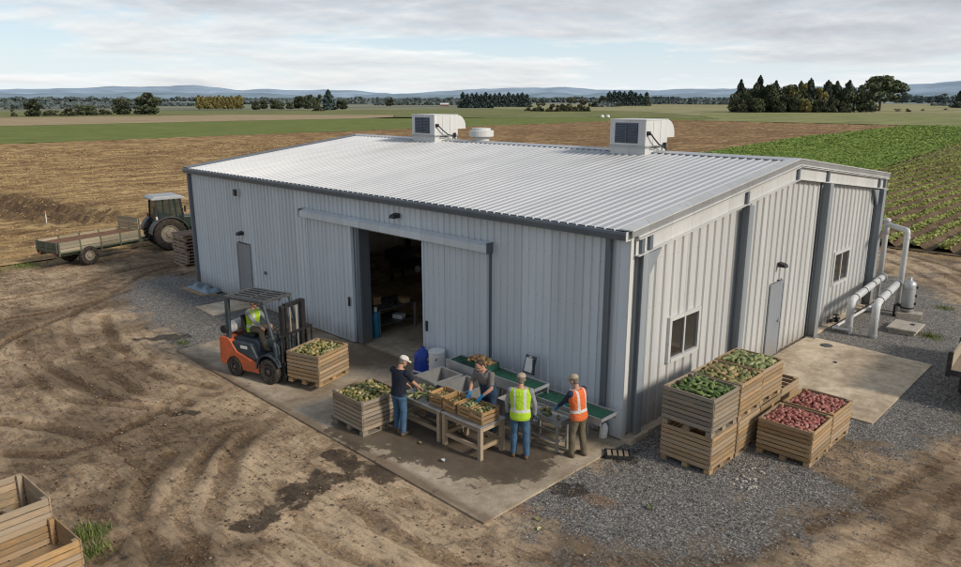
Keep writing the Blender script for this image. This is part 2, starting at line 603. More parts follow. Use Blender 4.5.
def vnoise(x, y, s, seed=0):
    x = x / s
    y = y / s
    ix, iy = np.floor(x), np.floor(y)
    fx, fy = x - ix, y - iy
    fx = fx * fx * (3 - 2 * fx)
    fy = fy * fy * (3 - 2 * fy)
    a, b_ = _h(ix, iy, seed), _h(ix + 1, iy, seed)
    c_, d = _h(ix, iy + 1, seed), _h(ix + 1, iy + 1, seed)
    return (a * (1 - fx) + b_ * fx) * (1 - fy) + (c_ * (1 - fx) + d * fx) * fy


def fbm(x, y, s, seed=0, oct=4):
    r, a, tot = 0, 1.0, 0
    for k in range(oct):
        r = r + a * vnoise(x + k * 17.3, y - k * 9.1, s / 2 ** k, seed + k)
        tot += a
        a *= 0.55
    return r / tot


def seg_dist(x, y, pts):
    best = np.full(x.shape, 1e9)
    along = np.zeros(x.shape)
    L = 0.0
    for (x0, y0), (x1, y1) in zip(pts[:-1], pts[1:]):
        dx, dy = x1 - x0, y1 - y0
        l2 = dx * dx + dy * dy
        tt = np.clip(((x - x0) * dx + (y - y0) * dy) / l2, 0, 1)
        d = np.hypot(x - x0 - tt * dx, y - y0 - tt * dy)
        k = d < best
        along = np.where(k, L + tt * math.sqrt(l2), along)
        best = np.minimum(best, d)
        L += math.sqrt(l2)
    return best, along


def poly_sd(x, y, pts):
    """signed distance to a polygon, positive inside"""
    d, _ = seg_dist(x, y, list(pts) + [pts[0]])
    ins = np.zeros(x.shape, bool)
    n = len(pts)
    for i in range(n):
        x0, y0 = pts[i]
        x1, y1 = pts[(i + 1) % n]
        c = ((y0 > y) != (y1 > y)) & (x < (x1 - x0) * (y - y0) / ((y1 - y0) if y1 != y0 else 1e-9) + x0)
        ins ^= c
    return np.where(ins, d, -d)


def sstep(a, b_, x):
    t_ = np.clip((x - a) / (b_ - a), 0, 1)
    return t_ * t_ * (3 - 2 * t_)


def smooth_path(pts, k=4):
    P = [Vector((p[0], p[1])) for p in pts]
    if len(P) < 3:
        return pts
    out = []
    for i in range(len(P) - 1):
        p0, p1, p2, p3 = P[max(i - 1, 0)], P[i], P[i + 1], P[min(i + 2, len(P) - 1)]
        for j in range(k):
            u = j / k
            q = 0.5 * ((2 * p1) + (p2 - p0) * u + (2 * p0 - 5 * p1 + 4 * p2 - p3) * u * u + (3 * p1 - p0 - 3 * p2 + p3) * u ** 3)
            out.append((q.x, q.y))
    out.append((P[-1].x, P[-1].y))
    return out


def grid(x0, x1, y0, y1, step):
    xs = np.arange(x0, x1 + step * .5, step)
    ys = np.arange(y0, y1 + step * .5, step)
    X, Y = np.meshgrid(xs, ys)
    nx, ny = len(xs), len(ys)
    i = np.arange(nx * ny).reshape(ny, nx)
    F = np.stack([i[:-1, :-1], i[:-1, 1:], i[1:, 1:], i[1:, :-1]], -1).reshape(-1, 4)
    return X, Y, F
# ------------------------------------------------------------------ THE SETTING: ground, yard, fields
def set_struct(o):
    o['kind'] = 'structure'
    return o


# --- base sheet to the horizon
m, t, b = new_mat('far_ground', 0.95, 0, 0.1)
g = nd(t, 'ShaderNodeNewGeometry').outputs['Position']
n1 = noise(t, vscale(t, g, (0.0035, 0.0011, 1), rot=R(-8)), 1.0, 5, 0.6)
n2 = noise(t, g, 0.06, 4, 0.6)
c = ramp(t, n1, [(0.30, (0.17, 0.185, 0.09)), (0.42, (0.115, 0.15, 0.065)), (0.5, (0.27, 0.245, 0.15)), (0.6, (0.15, 0.175, 0.085)), (0.7, (0.24, 0.23, 0.15))], 'EASE')
c = mixc(t, 0.25, c, ramp(t, n2, [(0.3, (0.1, 0.1, 0.06)), (0.7, (0.3, 0.28, 0.2))]))
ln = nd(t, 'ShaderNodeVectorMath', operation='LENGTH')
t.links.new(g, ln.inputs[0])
c = mixc(t, ramp(t, mathn(t, 'DIVIDE', ln.outputs['Value'], 5000.0), [(0.08, 0.0), (0.4, 0.75), (1.0, 0.9)]), c, (0.27, 0.33, 0.36))  # distance haze mixed into the ground colour
c = mixc(t, ramp(t, mathn(t, 'DIVIDE', ln.outputs['Value'], 200.0), [(0.15, 1.0), (0.5, 0.0)]), c, (0.17, 0.125, 0.085))
t.links.new(c, b.inputs['Base Color'])
X, Y, F = grid(-9000, 9000, -9000, 9000, 150)
set_struct(link('ground', fast_mesh('ground', np.stack([X, Y, np.full(X.shape, -.7)], -1).reshape(-1, 3), F), m))

# --- yard: bare rutted earth with beds of crushed stone
X, Y, F = grid(-30.0, 13.0, -16.0, 26.6, 0.085)
inside = (X > -19.6) & (X < .1) & (Y > .1) & (Y < 15.8)
RUTS = [
    [(-15.47, -7.24), (-13.13, -7.53), (-11.0, -7.46), (-10.15, -7.06), (-9.0, -6.4)],
    [(-19.4, -4.2), (-17.49, -5.37), (-14.84, -6.01), (-13.32, -6.07), (-11.45, -6.05), (-10.07, -5.98), (-8.5, -5.5)],
    [(-16.6, -6.9), (-14.65, -7.03), (-13.13, -6.97), (-11.28, -6.84), (-9.83, -6.58), (-8.2, -6.0)],
    [(-18.2, -8.6), (-19.49, -6.77), (-19.3, -5.53), (-19.74, -3.56), (-20.62, -1.78), (-21.6, 0.6), (-22.2, 4)],
    [(-21.4, -8.2), (-22.33, -6.09), (-22.34, -4.11), (-23.81, -1.37), (-24.24, 0.92), (-24.4, 5)],
    [(-15.2, -8.2), (-16.59, -7.46), (-17.58, -6.41), (-18.47, -4.97), (-20.3, -2.9), (-22.9, -0.5), (-23.2, 3)],
    [(-3.9, -8.2), (-4.66, -7.42), (-5.3, -6.86), (-6.23, -5.89), (-6.36, -5.29), (-6.27, -4.3)],
    [(-3.4, -7.4), (-4.6, -6.57), (-5.18, -6.14), (-5.92, -5.36), (-6.07, -4.79), (-6.3, -4.3)],
    [(-8.69, -9.36), (-7.72, -8.4), (-8.0, -7.31), (-8.44, -6.43), (-9.4, -5.2)],
    [(-10.58, -8.91), (-9.32, -8.25), (-7.91, -7.7), (-6.4, -7.5), (-5, -8.0)],
    [(-3.6, -6.0), (-2.2, -6.42), (-1.82, -6.47), (-0.84, -6.42), (-0.09, -6.21), (1.2, -5.9)],
    [(-2.2, -5.4), (-0.58, -5.55), (0.56, -5.42), (2.2, -4.7)],
    [(-5.2, -8.9), (-3.38, -8.4), (-2.43, -8.31), (-1.2, -8.3)],
    [(-6.2, -5.7), (-5.66, -6.46), (-3.97, -7.66), (-2.92, -7.96), (-2.0, -8.07), (-0.8, -8.0)],
    [(-6.3, -6.9), (-5.43, -7.66), (-4.5, -8.22), (-2.79, -8.59), (-1.5, -8.9)],
    [(-3.46, -9.25), (-4.29, -8.47), (-5.84, -8.06), (-7.4, -8.2)],
    [(-9.0, -4.6), (-10.6, -5.2), (-12.8, -5.1), (-15.0, -4.9), (-17.6, -4.2)],
    [(-3.0, 26.3), (-1.23, 24.58), (1.75, 20.96), (4.2, 16.8), (6.0, 11)],
    [(-2.9, 24.6), (-0.95, 22.83), (2.24, 18.69), (4.0, 14.8), (5.2, 10.5)],
    [(-4.5, 25.8), (-2.2, 25.6), (1.0, 23.6), (4.6, 19.4), (7.0, 13)],
    [(6.2, -2.5), (5.87, -0.13), (5.94, 1.53), (6.2, 4)],
    [(1.2, -4.6), (3.29, -2.65), (4.08, -0.72), (4.9, 2.2), (5.3, 5)],
    [(2.2, -5.2), (4.2, -3.0), (5.0, -1.1), (5.6, 1.8), (6.2, 5)],
]
wob = 0.22 * (fbm(X, Y, 1.3, 40) - .5)
wobb = 0.22 * (fbm(X, Y, 1.3, 50) - .5)
rut = np.zeros(X.shape)
edge = np.zeros(X.shape)
tread = np.zeros(X.shape)
for k, path in enumerate(RUTS):
    path = smooth_path(path)
    xs = [p[0] for p in path]
    ys = [p[1] for p in path]
    wnd = (X > min(xs) - 1.2) & (X < max(xs) + 1.2) & (Y > min(ys) - 1.2) & (Y < max(ys) + 1.2)
    if not wnd.any():
        continue
    d, al = seg_dist(X[wnd] + wob[wnd], Y[wnd] + wobb[wnd], path)
    w = 0.12 + 0.07 * ((k * 7) % 5) / 5
    fade = (0.15 + 1.1 * vnoise(al + k * 31, al * 0 + k, 1.1, 3)) * (.45 if min(xs) > .5 and max(ys) < 6 else 1)
    r_ = np.exp(-(d / w) ** 2) * fade
    e_ = np.exp(-((d - w * 1.9) / (w * .7)) ** 2) * fade
    tr = np.sin(al * 2 * PI / 0.26 + 5 * d) * np.exp(-(d / (w * 1.1)) ** 4) * fade
    rut[wnd] = np.maximum(rut[wnd], r_)
    edge[wnd] = np.maximum(edge[wnd], e_)
    tread[wnd] += tr * .6
GRAV = [
    [(0.2, -3.3), (1.2, -3.35), (2.4, -2.75), (3.7, -1.5), (4.3, .8), (4.3, 3.4), (5.0, 6.0), (5.3, 9.5), (4.9, 13.2), (3.2, 15.3), (1.6, 18.0), (-0.4, 19.8), (-1.5, 20.2), (-1.5, 0), (.1, 0)],
    [(-20.8, -2.2), (-19.4, -2.75), (-18, -3.0), (-16.2, -3.3), (-14.6, -3.2), (-12.9, -3.6), (-12.3, -2.4), (-12.3, 0.3), (-20.2, .3), (-21.4, -.4)],
]
grav = np.full(X.shape, -9.0)
for pz in GRAV:
    grav = np.maximum(grav, poly_sd(X, Y, pz))
grav = sstep(-1.3, 0.75, grav + 1.6 * (fbm(X, Y, 1.1, 60) - .5))
grav = np.maximum(grav, 0.42 * sstep(0.45, .75, fbm(X, Y, 2.1, 61)) * sstep(-2.5, 1.5, X) * sstep(-6.5, -3, Y))
# paler trodden earth over the stone on the near right
grav *= 1 - 0.8 * sstep(.50, .64, fbm(X + 3, Y, 2.4, 64)) * sstep(2.4, 3.6, X) * sstep(6, 3, Y)
wet = np.zeros(X.shape)
for path, w in [([(-2.32, -4.2), (-2.9, -4.7), (-3.05, -5.4), (-2.95, -6.37), (-2.75, -7.1)], .36), ([(-3.9, -4.6), (-3.3, -4.6), (-2.3, -4.5)], .26),
                ([(-14.35, -4.45), (-13.95, -3.9), (-13.65, -3.35)], .36), ([(0.35, -2.5), (.55, -2.25)], .22), ([(-8.1, -5.9), (-7.8, -5.7)], .22), ([(0.2, -.75), (.55, -.6)], .25)]:
    d, _ = seg_dist(X, Y, path)
    wet = np.maximum(wet, 1 - sstep(w * .25, w * 1.25, d + .85 * (fbm(X, Y, .6, 70, 5) - .5)))
rusty = np.zeros(X.shape)
for (a, b_), w in [((1.04, -2.34), .45), ((.65, -2.35), .35), ((1.3, -2.2), .3), ((.4, -3.5), .5)]:
    rusty = np.maximum(rusty, 1 - sstep(w * .2, w, np.hypot(X - a, (Y - b_) * 1.8) + .5 * (fbm(X, Y, .5, 71) - .5)))
straw = sstep(-26.3, -29.6, X + 3.0 * (fbm(X, Y, 2.6, 80) - .5) + .12 * Y)
straw = np.maximum(straw, sstep(24.9, 26.4, Y + 1.5 * (fbm(X, Y, 2, 81) - .5)) * .7)
moss = np.zeros(X.shape)
for (a, b_), w in [((-4.4, -9.1), .55), ((-3.8, -9.25), .4), ((-28.0, -3.8), .8), ((-27.7, -5.2), .7), ((2.75, 12.6), .55), ((2.2, 16.5), .5), ((-3.6, -6.0), .15), ((-12.9, -3.6), .3)]:
    moss = np.maximum(moss, 1 - sstep(w * .3, w, np.hypot(X - a, Y - b_) + .7 * (fbm(X, Y, .5, 72) - .5)))
lump = fbm(X, Y, .8, 20, 4) - .5
fine = fbm(X, Y, .22, 25, 2) - .5
soft = 1 - .65 * sstep(0, 3, X)
Z = 0.050 * lump + 0.042 * fine * (1 - .5 * grav) + soft * (-0.065 * rut * (1 - .8 * grav) + 0.040 * edge * (1 - .8 * grav) + 0.011 * tread * (1 - grav))
rg = 1 - np.abs(2 * fbm(X, Y, .62, 210, 4) - 1)
Z += .026 * (rg - .75) * (1 - .7 * grav)
Z += 0.06 * (fbm(X, Y, 5.0, 30, 2) - .5)
# level where the slabs, the shed and the bins stand
flat = np.maximum.reduce([sstep(-.7, .0, poly_sd(X, Y, q)) for q in (
    [(-12.4, -4.15), (.2, -4.4), (.2, 0), (-12.4, 0)], [(-19.7, -.1), (.2, -.1), (.2, 15.9), (-19.7, 15.9)], [(-.1, 4.5), (3.6, 4.5), (3.6, 9.9), (-.1, 9.9)],
    [(-16.5, -1.8), (-14.9, -1.8), (-14.9, 0), (-16.5, 0)], [(.8, -.3), (3.5, -.3), (3.5, 4.4), (.8, 4.4)], [(-5.4, -11.0), (-2.8, -11.0), (-2.8, -9.6), (-5.4, -9.6)])])
Z = Z * (1 - flat) - 0.012 + .006 * flat
V = np.stack([X, Y, Z], -1).reshape(-1, 3)
me = fast_mesh('yard', V, F, None, {'grav': grav.ravel(), 'wet': wet.ravel(), 'rut': np.clip(rut * 1.0 - edge * .55, -1, 1).ravel(), 'tone': np.clip(fbm(X, Y, 3.2, 77, 5), 0, 1).ravel(), 'straw': straw.ravel(), 'moss': moss.ravel(), 'rusty': rusty.ravel()})

m, t, b = new_mat('yard_earth', 0.95, 0, 0.15)
g = nd(t, 'ShaderNodeNewGeometry').outputs['Position']
nb = noise(t, g, 0.55, 6, 0.62, 0.4)
nm = noise(t, g, 2.6, 6, 0.65, 0.2)
nf = noise(t, g, 17.0, 5, 0.7)
ns = noise(t, vscale(t, g, (1.0, 5.5, 1.0), rot=R(-46)), 1.5, 7, 0.68, 0.5)
ns2 = noise(t, vscale(t, g, (1.0, 4.5, 1.0), rot=R(-20)), 3.8, 6, 0.68, 0.3)
dirt = ramp(t, nb, [(0.32, (0.150, 0.096, 0.055)), (0.45, (0.265, 0.180, 0.107)), (0.57, (0.385, 0.276, 0.172)), (0.70, (0.50, 0.375, 0.245))])
dirt = mixc(t, 0.42, dirt, ramp(t, nm, [(0.34, (0.085, 0.057, 0.037)), (0.50, (0.285, 0.205, 0.134)), (0.66, (0.52, 0.41, 0.295))]))
dirt = mixc(t, 0.40, dirt, ramp(t, nf, [(0.36, (0.045, 0.031, 0.021)), (0.52, (0.28, 0.20, 0.13)), (0.66, (0.62, 0.49, 0.36))]))
rt = mathn(t, 'ADD', attr(t, 'rut'), mathn(t, 'MULTIPLY', mathn(t, 'SUBTRACT', nm, .5), 1.9))
dirt = mixc(t, ramp(t, rt, [(0.25, 0.0), (1.0, 0.42)]), dirt, (0.105, 0.070, 0.042))
dirt = mixc(t, ramp(t, rt, [(-0.55, 0.55), (-0.12, 0.0)]), dirt, (0.50, 0.39, 0.27))
tn = mathn(t, 'ADD', attr(t, 'tone'), mathn(t, 'MULTIPLY', mathn(t, 'SUBTRACT', nb, .5), .8))
dirt = mixc(t, 1.0, dirt, ramp(t, tn, [(0.34, (0.50, 0.475, 0.44)), (0.50, (0.91, 0.885, 0.84)), (0.66, (1.18, 1.16, 1.11))]), 'MULTIPLY')
dirt = mixc(t, 1.0, dirt, ramp(t, mathn(t, 'ADD', mathn(t, 'MULTIPLY', ns, .6), mathn(t, 'MULTIPLY', ns2, .4)), [(0.36, (0.46, 0.44, 0.41)), (0.47, (0.92, 0.92, 0.92)), (0.60, (1.18, 1.17, 1.15))]), 'MULTIPLY')
# crushed stone: cells of several greys
vo = nd(t, 'ShaderNodeTexVoronoi')
vo.inputs['Scale'].default_value = 31.0
vo.inputs['Randomness'].default_value = 1.0
t.links.new(g, vo.inputs['Vector'])
hs = nd(t, 'ShaderNodeSeparateColor')
t.links.new(vo.outputs['Color'], hs.inputs[0])
stone = ramp(t, hs.outputs[0], [(0.0, (0.105, 0.102, 0.098)), (0.45, (0.205, 0.200, 0.190)), (0.8, (0.30, 0.29, 0.27)), (1.0, (0.48, 0.46, 0.42))])
stone = mixc(t, ramp(t, vo.outputs['Distance'], [(0.40, 0.0), (0.85, 0.65)]), stone, (0.055, 0.052, 0.05))
gm = mathn(t, 'ADD', attr(t, 'grav'), mathn(t, 'MULTIPLY', mathn(t, 'SUBTRACT', nf, .5), 1.5))
gm = mathn(t, 'ADD', gm, mathn(t, 'MULTIPLY', mathn(t, 'SUBTRACT', nm, .5), 1.8))
gmask = ramp(t, gm, [(0.18, 0.0), (0.80, 0.94)])
col = mixc(t, gmask, dirt, stone)
# scattered pebbles on the earth
v2 = nd(t, 'ShaderNodeTexVoronoi')
v2.inputs['Scale'].default_value = 9.0
t.links.new(g, v2.inputs['Vector'])
h2 = nd(t, 'ShaderNodeSeparateColor')
t.links.new(v2.outputs['Color'], h2.inputs[0])
peb = mathn(t, 'MULTIPLY', ramp(t, v2.outputs['Distance'], [(0.16, 1.0), (0.22, 0.0)]), ramp(t, h2.outputs[1], [(0.92, 0.0), (0.935, 1.0)]))
col = mixc(t, mathn(t, 'MULTIPLY', peb, .8), col, ramp(t, h2.outputs[2], [(0, (0.10, 0.08, 0.06)), (.6, (0.30, .26, .2)), (1, (0.5, .46, .4))]))
col = mixc(t, mathn(t, 'MULTIPLY', attr(t, 'rusty'), ramp(t, nf, [(0.4, 0.2), (0.6, 0.75)])), col, (0.27, 0.135, 0.055))
stc = ramp(t, noise(t, vscale(t, g, (9, 3, 4)), 1.5, 5, 0.7), [(0.3, (0.13, 0.085, 0.045)), (0.5, (0.30, 0.205, 0.10)), (0.7, (0.48, 0.36, 0.20))])
sm = mathn(t, 'ADD', attr(t, 'straw'), mathn(t, 'MULTIPLY', mathn(t, 'SUBTRACT', nm, .5), 1.6))
col = mixc(t, ramp(t, sm, [(0.35, 0.0), (0.65, 1.0)]), col, stc)
mm = mathn(t, 'ADD', attr(t, 'moss'), mathn(t, 'MULTIPLY', mathn(t, 'SUBTRACT', nf, .5), 1.4))
col = mixc(t, ramp(t, mm, [(0.45, 0.0), (0.9, 0.75)]), col, (0.10, 0.125, 0.035))
wm = mathn(t, 'ADD', attr(t, 'wet'), mathn(t, 'MULTIPLY', mathn(t, 'SUBTRACT', nm, .5), 3.2))
wm = mathn(t, 'ADD', wm, mathn(t, 'MULTIPLY', mathn(t, 'SUBTRACT', nf, .5), 1.2))
wmask = ramp(t, wm, [(0.38, 0.0), (0.72, 0.9)])
col = mixc(t, mathn(t, 'MULTIPLY', wmask, .86), col, (0.022, 0.017, 0.013))
t.links.new(col, b.inputs['Base Color'])
t.links.new(ramp(t, wm, [(0.4, 0.95), (0.7, 0.55)]), b.inputs['Roughness'])
hh = mathn(t, 'ADD', mathn(t, 'MULTIPLY', nf, .5), mathn(t, 'MULTIPLY', mathn(t, 'SUBTRACT', 1.0, vo.outputs['Distance']), mathn(t, 'MULTIPLY', gmask, .9)))
bump(t, b, mathn(t, 'ADD', hh, mathn(t, 'ADD', mathn(t, 'MULTIPLY', nm, .8), mathn(t, 'MULTIPLY', ns, 1.0))), 0.75, 0.045)
set_struct(link('yard', me, m, smooth=True))
del X, Y, Z, V


# --- fields
def field_mat(name, stops, stripes=None, rot=0.0, sc=(0.35, 0.09), fine=2.0, bumpd=0.05, rough=0.95, patch=None):
    m, t, b = new_mat(name, rough, 0, 0.1)
    g = nd(t, 'ShaderNodeNewGeometry').outputs['Position']
    v = vscale(t, g, (sc[0], sc[1], .2), rot=rot)
    a = noise(t, v, 2.0, 6, 0.62, 0.2)
    f = noise(t, vscale(t, g, (1, .55, 1), rot=rot), fine, 5, 0.7)
    k = mathn(t, 'ADD', mathn(t, 'MULTIPLY', a, .55), mathn(t, 'MULTIPLY', f, .45))
    c = ramp(t, k, stops)
    if stripes:
        per, colr, amt = stripes
        s = nd(t, 'ShaderNodeSeparateXYZ')
        t.links.new(vscale(t, g, (1, 1, 1), rot=rot), s.inputs[0])
        w = mathn(t, 'SINE', mathn(t, 'ADD', mathn(t, 'MULTIPLY', s.outputs[0], 2 * PI / per), mathn(t, 'MULTIPLY', f, 3.0)))
        c = mixc(t, mathn(t, 'MULTIPLY', ramp(t, w, [(0.0, 0.0), (1.0, 1.0)]), amt), c, colr)
    if patch:
        pcol, pn = patch
        c = mixc(t, ramp(t, noise(t, vscale(t, g, (.05, .012, 1), rot=rot), 1.0, 4, .6), pn), c, pcol)
    t.links.new(c, b.inputs['Base Color'])
    bump(t, b, f, 0.7, bumpd)
    return m


# the harvested field: ridged, littered with pale stalks
m, t, b = new_mat('stubble', 0.95, 0, 0.1)
g = nd(t, 'ShaderNodeNewGeometry').outputs['Position']
va = vscale(t, g, (1.0, 0.30, 1.0))
n1 = noise(t, va, 0.42, 6, 0.62, 0.3)
n2 = noise(t, vscale(t, g, (1.4, 0.5, 1.0)), 1.6, 6, 0.7, 0.2)
n3 = noise(t, g, 9.0, 3, 0.65)
n0 = noise(t, vscale(t, g, (1, .35, 1)), 0.05, 4, 0.55)
st = mathn(t, 'ADD', mathn(t, 'ADD', mathn(t, 'MULTIPLY', n1, .36), mathn(t, 'MULTIPLY', n2, .40)), mathn(t, 'MULTIPLY', n3, .24))
c = ramp(t, st, [(0.37, (0.075, 0.045, 0.025)), (0.45, (0.21, 0.130, 0.065)), (0.52, (0.42, 0.285, 0.130)), (0.60, (0.57, 0.42, 0.21)), (0.72, (0.68, 0.52, 0.31))])
c2 = ramp(t, st, [(0.37, (0.085, 0.050, 0.028)), (0.48, (0.22, 0.135, 0.070)), (0.58, (0.40, 0.275, 0.138)), (0.70, (0.56, 0.41, 0.24))])
sp = nd(t, 'ShaderNodeSeparateXYZ')
t.links.new(g, sp.inputs[0])
redder = ramp(t, mathn(t, 'ADD', mathn(t, 'DIVIDE', sp.outputs[1], 150.0), mathn(t, 'MULTIPLY', n0, .5)), [(0.45, 0.0), (0.8, 0.9)])
c = mixc(t, redder, c, c2)
lines = mathn(t, 'SINE', mathn(t, 'ADD', mathn(t, 'MULTIPLY', sp.outputs[0], 2 * PI / 1.5), mathn(t, 'MULTIPLY', noise(t, vscale(t, g, (.5, .12, 1)), 1.0, 4, .6), 9.0)))
c = mixc(t, mathn(t, 'MULTIPLY', ramp(t, lines, [(0.0, 1.0), (0.8, 0.0)]), 0.42), c, (0.12, 0.070, 0.036))
c = mixc(t, mathn(t, 'MULTIPLY', attr(t, 'turned'), ramp(t, n2, [(0.3, 1.0), (0.68, 0.6)])), c, (0.085, 0.054, 0.034))
t.links.new(c, b.inputs['Base Color'])
bump(t, b, n2, 0.8, 0.09)
STUB = m
X, Y, F = grid(-127.6, -28.6, -70.0, 206.0, 0.45)
Xn = X + 1.4 * (fbm(X, Y, 30, 5, 2) - .5)
turned = np.maximum(sstep(4.2, 0.4, np.abs(Y - 1.6 - .12 * (X + 45)) + 1.6 * (fbm(X, Y, 1.5, 93) - .5)) * sstep(-63, -52, X) * sstep(-36.0, -39.5, X), 0)
Z = 0.06 * np.sin(Xn * 2 * PI / 1.5) * (.4 + vnoise(X, Y, 9, 91)) + .26 * (fbm(X, Y * .55, 1.25, 92, 3) - .5) + .30 * turned * np.sin(Y * 2 * PI / 1.05 + .5 * X)
Z += .10 * (fbm(X, Y, 12, 97, 2) - .5)
Z *= sstep(-28.5, -30.5, X)
# the right-hand edge of this field runs slantwise behind the shed
xr = np.interp(Y, [-80, 18, 22, 60, 89, 122, 156, 206], [-28.5, -28.5, -28.5, -36.5, -41.0, -45.0, -46.5, -48.4]) + .8 * (fbm(X, Y, 3, 94) - .5)
X2 = np.minimum(X, xr)
Z = np.where(X > xr - .9, Z * .3, Z) + .02
keep = ((X[:-1, :-1] < xr[:-1, :-1] + .3)).ravel()
V = np.stack([X2, Y, Z], -1).reshape(-1, 3)
set_struct(link('stubble_field', fast_mesh('stubble_field', V, F[keep], None, {'turned': turned.ravel()}), STUB, smooth=True))
del X, Y, Z, V


def poly_field(name, pts, mat, z=0.0):
    mb = MB()
    mb.add([(x, y, z) for x, y in pts], [tuple(range(len(pts)))])
    return set_struct(mb.build(name, mat, fixn=False))


G1 = field_mat('green_crop', [(0.33, (0.095, 0.120, 0.030)), (0.5, (0.165, 0.200, 0.052)), (0.66, (0.26, 0.275, 0.090))], (2.6, (0.05, 0.075, 0.02), .35), 0, (0.25, .05), 1.4)
poly_field('green_field', [(-128, -90), (-127.7, 206.5), (-112, 206.5), (-113, 226), (-139, 226), (-160, 222), (-176, 186), (-208, 150), (-212, 105), (-214, 60), (-216, 0), (-224, -90)], G1, .02)
T1 = field_mat('stubble_pale', [(0.35, (0.25, 0.185, 0.105)), (0.5, (0.37, 0.285, 0.175)), (0.65, (0.47, 0.375, 0.24))], (5, (0.22, .16, .09), .2), 0, (.12, .02), .8)
poly_field('tan_field', [(-224.2, -90), (-216.2, 0), (-214.2, 60), (-212.2, 105), (-208.2, 150), (-214, 168), (-240, 190), (-292, 148), (-298, 101), (-309, 63), (-330, -90)], T1, .04)
O1 = field_mat('olive_grass', [(0.35, (0.105, 0.125, 0.040)), (0.5, (0.185, 0.195, 0.075)), (0.65, (0.27, 0.26, 0.125))], (7, (0.15, .14, .06), .2), R(-12), (.06, .012), .5)
poly_field('meadow', [(-330.3, -90), (-309.3, 63), (-298.3, 101), (-292.2, 148.3), (-240, 190.3), (-214, 168.3), (-176.2, 186.3), (-160.2, 222.3), (-139, 226.3), (-113, 226.3), (-140, 262), (-205, 330), (-330, 345), (-379, 194), (-439, 94), (-470, -90)], O1, .06)
L1 = field_mat('light_grass', [(0.35, (0.155, 0.175, 0.062)), (0.5, (0.235, 0.245, 0.10)), (0.65, (0.31, 0.305, 0.145))], (6, (.16, .18, .07), .2), R(-50), (.05, .012), .5)
poly_field('pale_grass_field', [(-112.7, 226.2), (-111.7, 206.9), (-46.6, 206.9), (110, 206.9), (160, 330), (160, 560), (-79, 396), (-138, 332), (-165, 310), (-139.5, 262.5)], L1, .10)
# the lush green strip behind the shed and the far end of it
G2 = field_mat('leafy_ground', [(0.33, (0.095, 0.145, 0.030)), (0.5, (0.150, 0.215, 0.048)), (0.66, (0.21, 0.28, 0.075))], (1.9, (0.035, .06, .015), .3), R(8), (.3, .06), 1.6)
poly_field('beet_field', [(-30.0, 26.7), (-15.6, 26.7), (-16.2, 70), (-20.0, 110), (-24.2, 150), (-30, 206.4), (-48.6, 206.4), (-46.7, 156), (-45.2, 122), (-41.2, 89), (-36.7, 60), (-29.3, 30)], G2)
B2 = field_mat('row_earth', [(0.33, (0.060, 0.042, 0.027)), (0.5, (0.125, 0.088, 0.056)), (0.66, (0.21, 0.155, 0.10))], None, 0, (.6, .2), 3.0)
poly_field('ridged_field', [(-15.3, 26.7), (60, 26.7), (90, 206.4), (-29.7, 206.4), (-23.9, 150), (-19.7, 110), (-15.9, 70)], B2)
poly_field('far_meadow', [(-205.2, 330.3), (-140.2, 262.6), (-138.3, 332.3), (-79, 396.4), (160, 560.5), (160, 900), (-400, 900), (-530, 560), (-330.2, 345.3)],
           field_mat('far_meadow', [(0.35, (0.20, 0.20, 0.09)), (0.5, (0.29, 0.27, 0.14)), (0.65, (0.37, 0.33, 0.20))], None, R(-45), (.03, .006), .3), .08)

# --- crop ridges running away from the track (one mass of plants and soil)
P, N_, Tn = [], [], []
SV, SF = [], []
for i in range(0, 76):
    x0 = -15.0 + i * 1.22
    if x0 > 40:
        break
    # soil ridge
    y_end = 175 if x0 < 2 else 80
    ys = np.arange(26.9 + .5 * random.random(), y_end, 1.0)
    lean = lambda y: -0.0006 * (y - 27) ** 1.0 * 0
    left = np.interp(ys, [26, 70, 110, 150, 175], [-15.2, -15.7, -19.5, -23.6, -26.5])
    prev = None
    for y in ys:
        o = len(SV)
        h = .20 + .05 * random.random()
        jx = random.uniform(-.03, .03)
        SV += [(x0 - .46 + jx, y, .004), (x0 - .15 + jx, y, h), (x0 + .15 + jx, y, h), (x0 + .46 + jx, y, .004)]
        if prev is not None:
            for q in range(3):
                SF.append((prev + q, prev + q + 1, o + q + 1, o + q))
        prev = o
    dens = 80 if x0 < 3 else 20
    n = int((y_end - 27) * dens)
    yy = 27.2 + (y_end - 27.2) * rng.random(n) ** 1.35
    clump = .55 + .45 * vnoise(yy, yy * 0 + i * 3.7, .75, 200 + i)
    ok = rng.random(n) < clump * 1.15
    yy, clump = yy[ok], clump[ok]
    n = len(yy)
    xx = x0 + np.clip(rng.normal(0, .12, n), -.25, .25)
    zz = .18 + rng.random(n) * .24 * clump
    P.append(np.stack([xx, yy, zz], 1))
    # autumn tinge: some stretches of plants yellowed, others green
    base = .30 + .40 * vnoise(xx * 0 + x0, yy, 9, 7) + .15 * sstep(27, 34, 60 - yy)
    Tn.append(np.clip(base + rng.normal(0, .17, n) + .6 * (zz - .33), 0, 1))
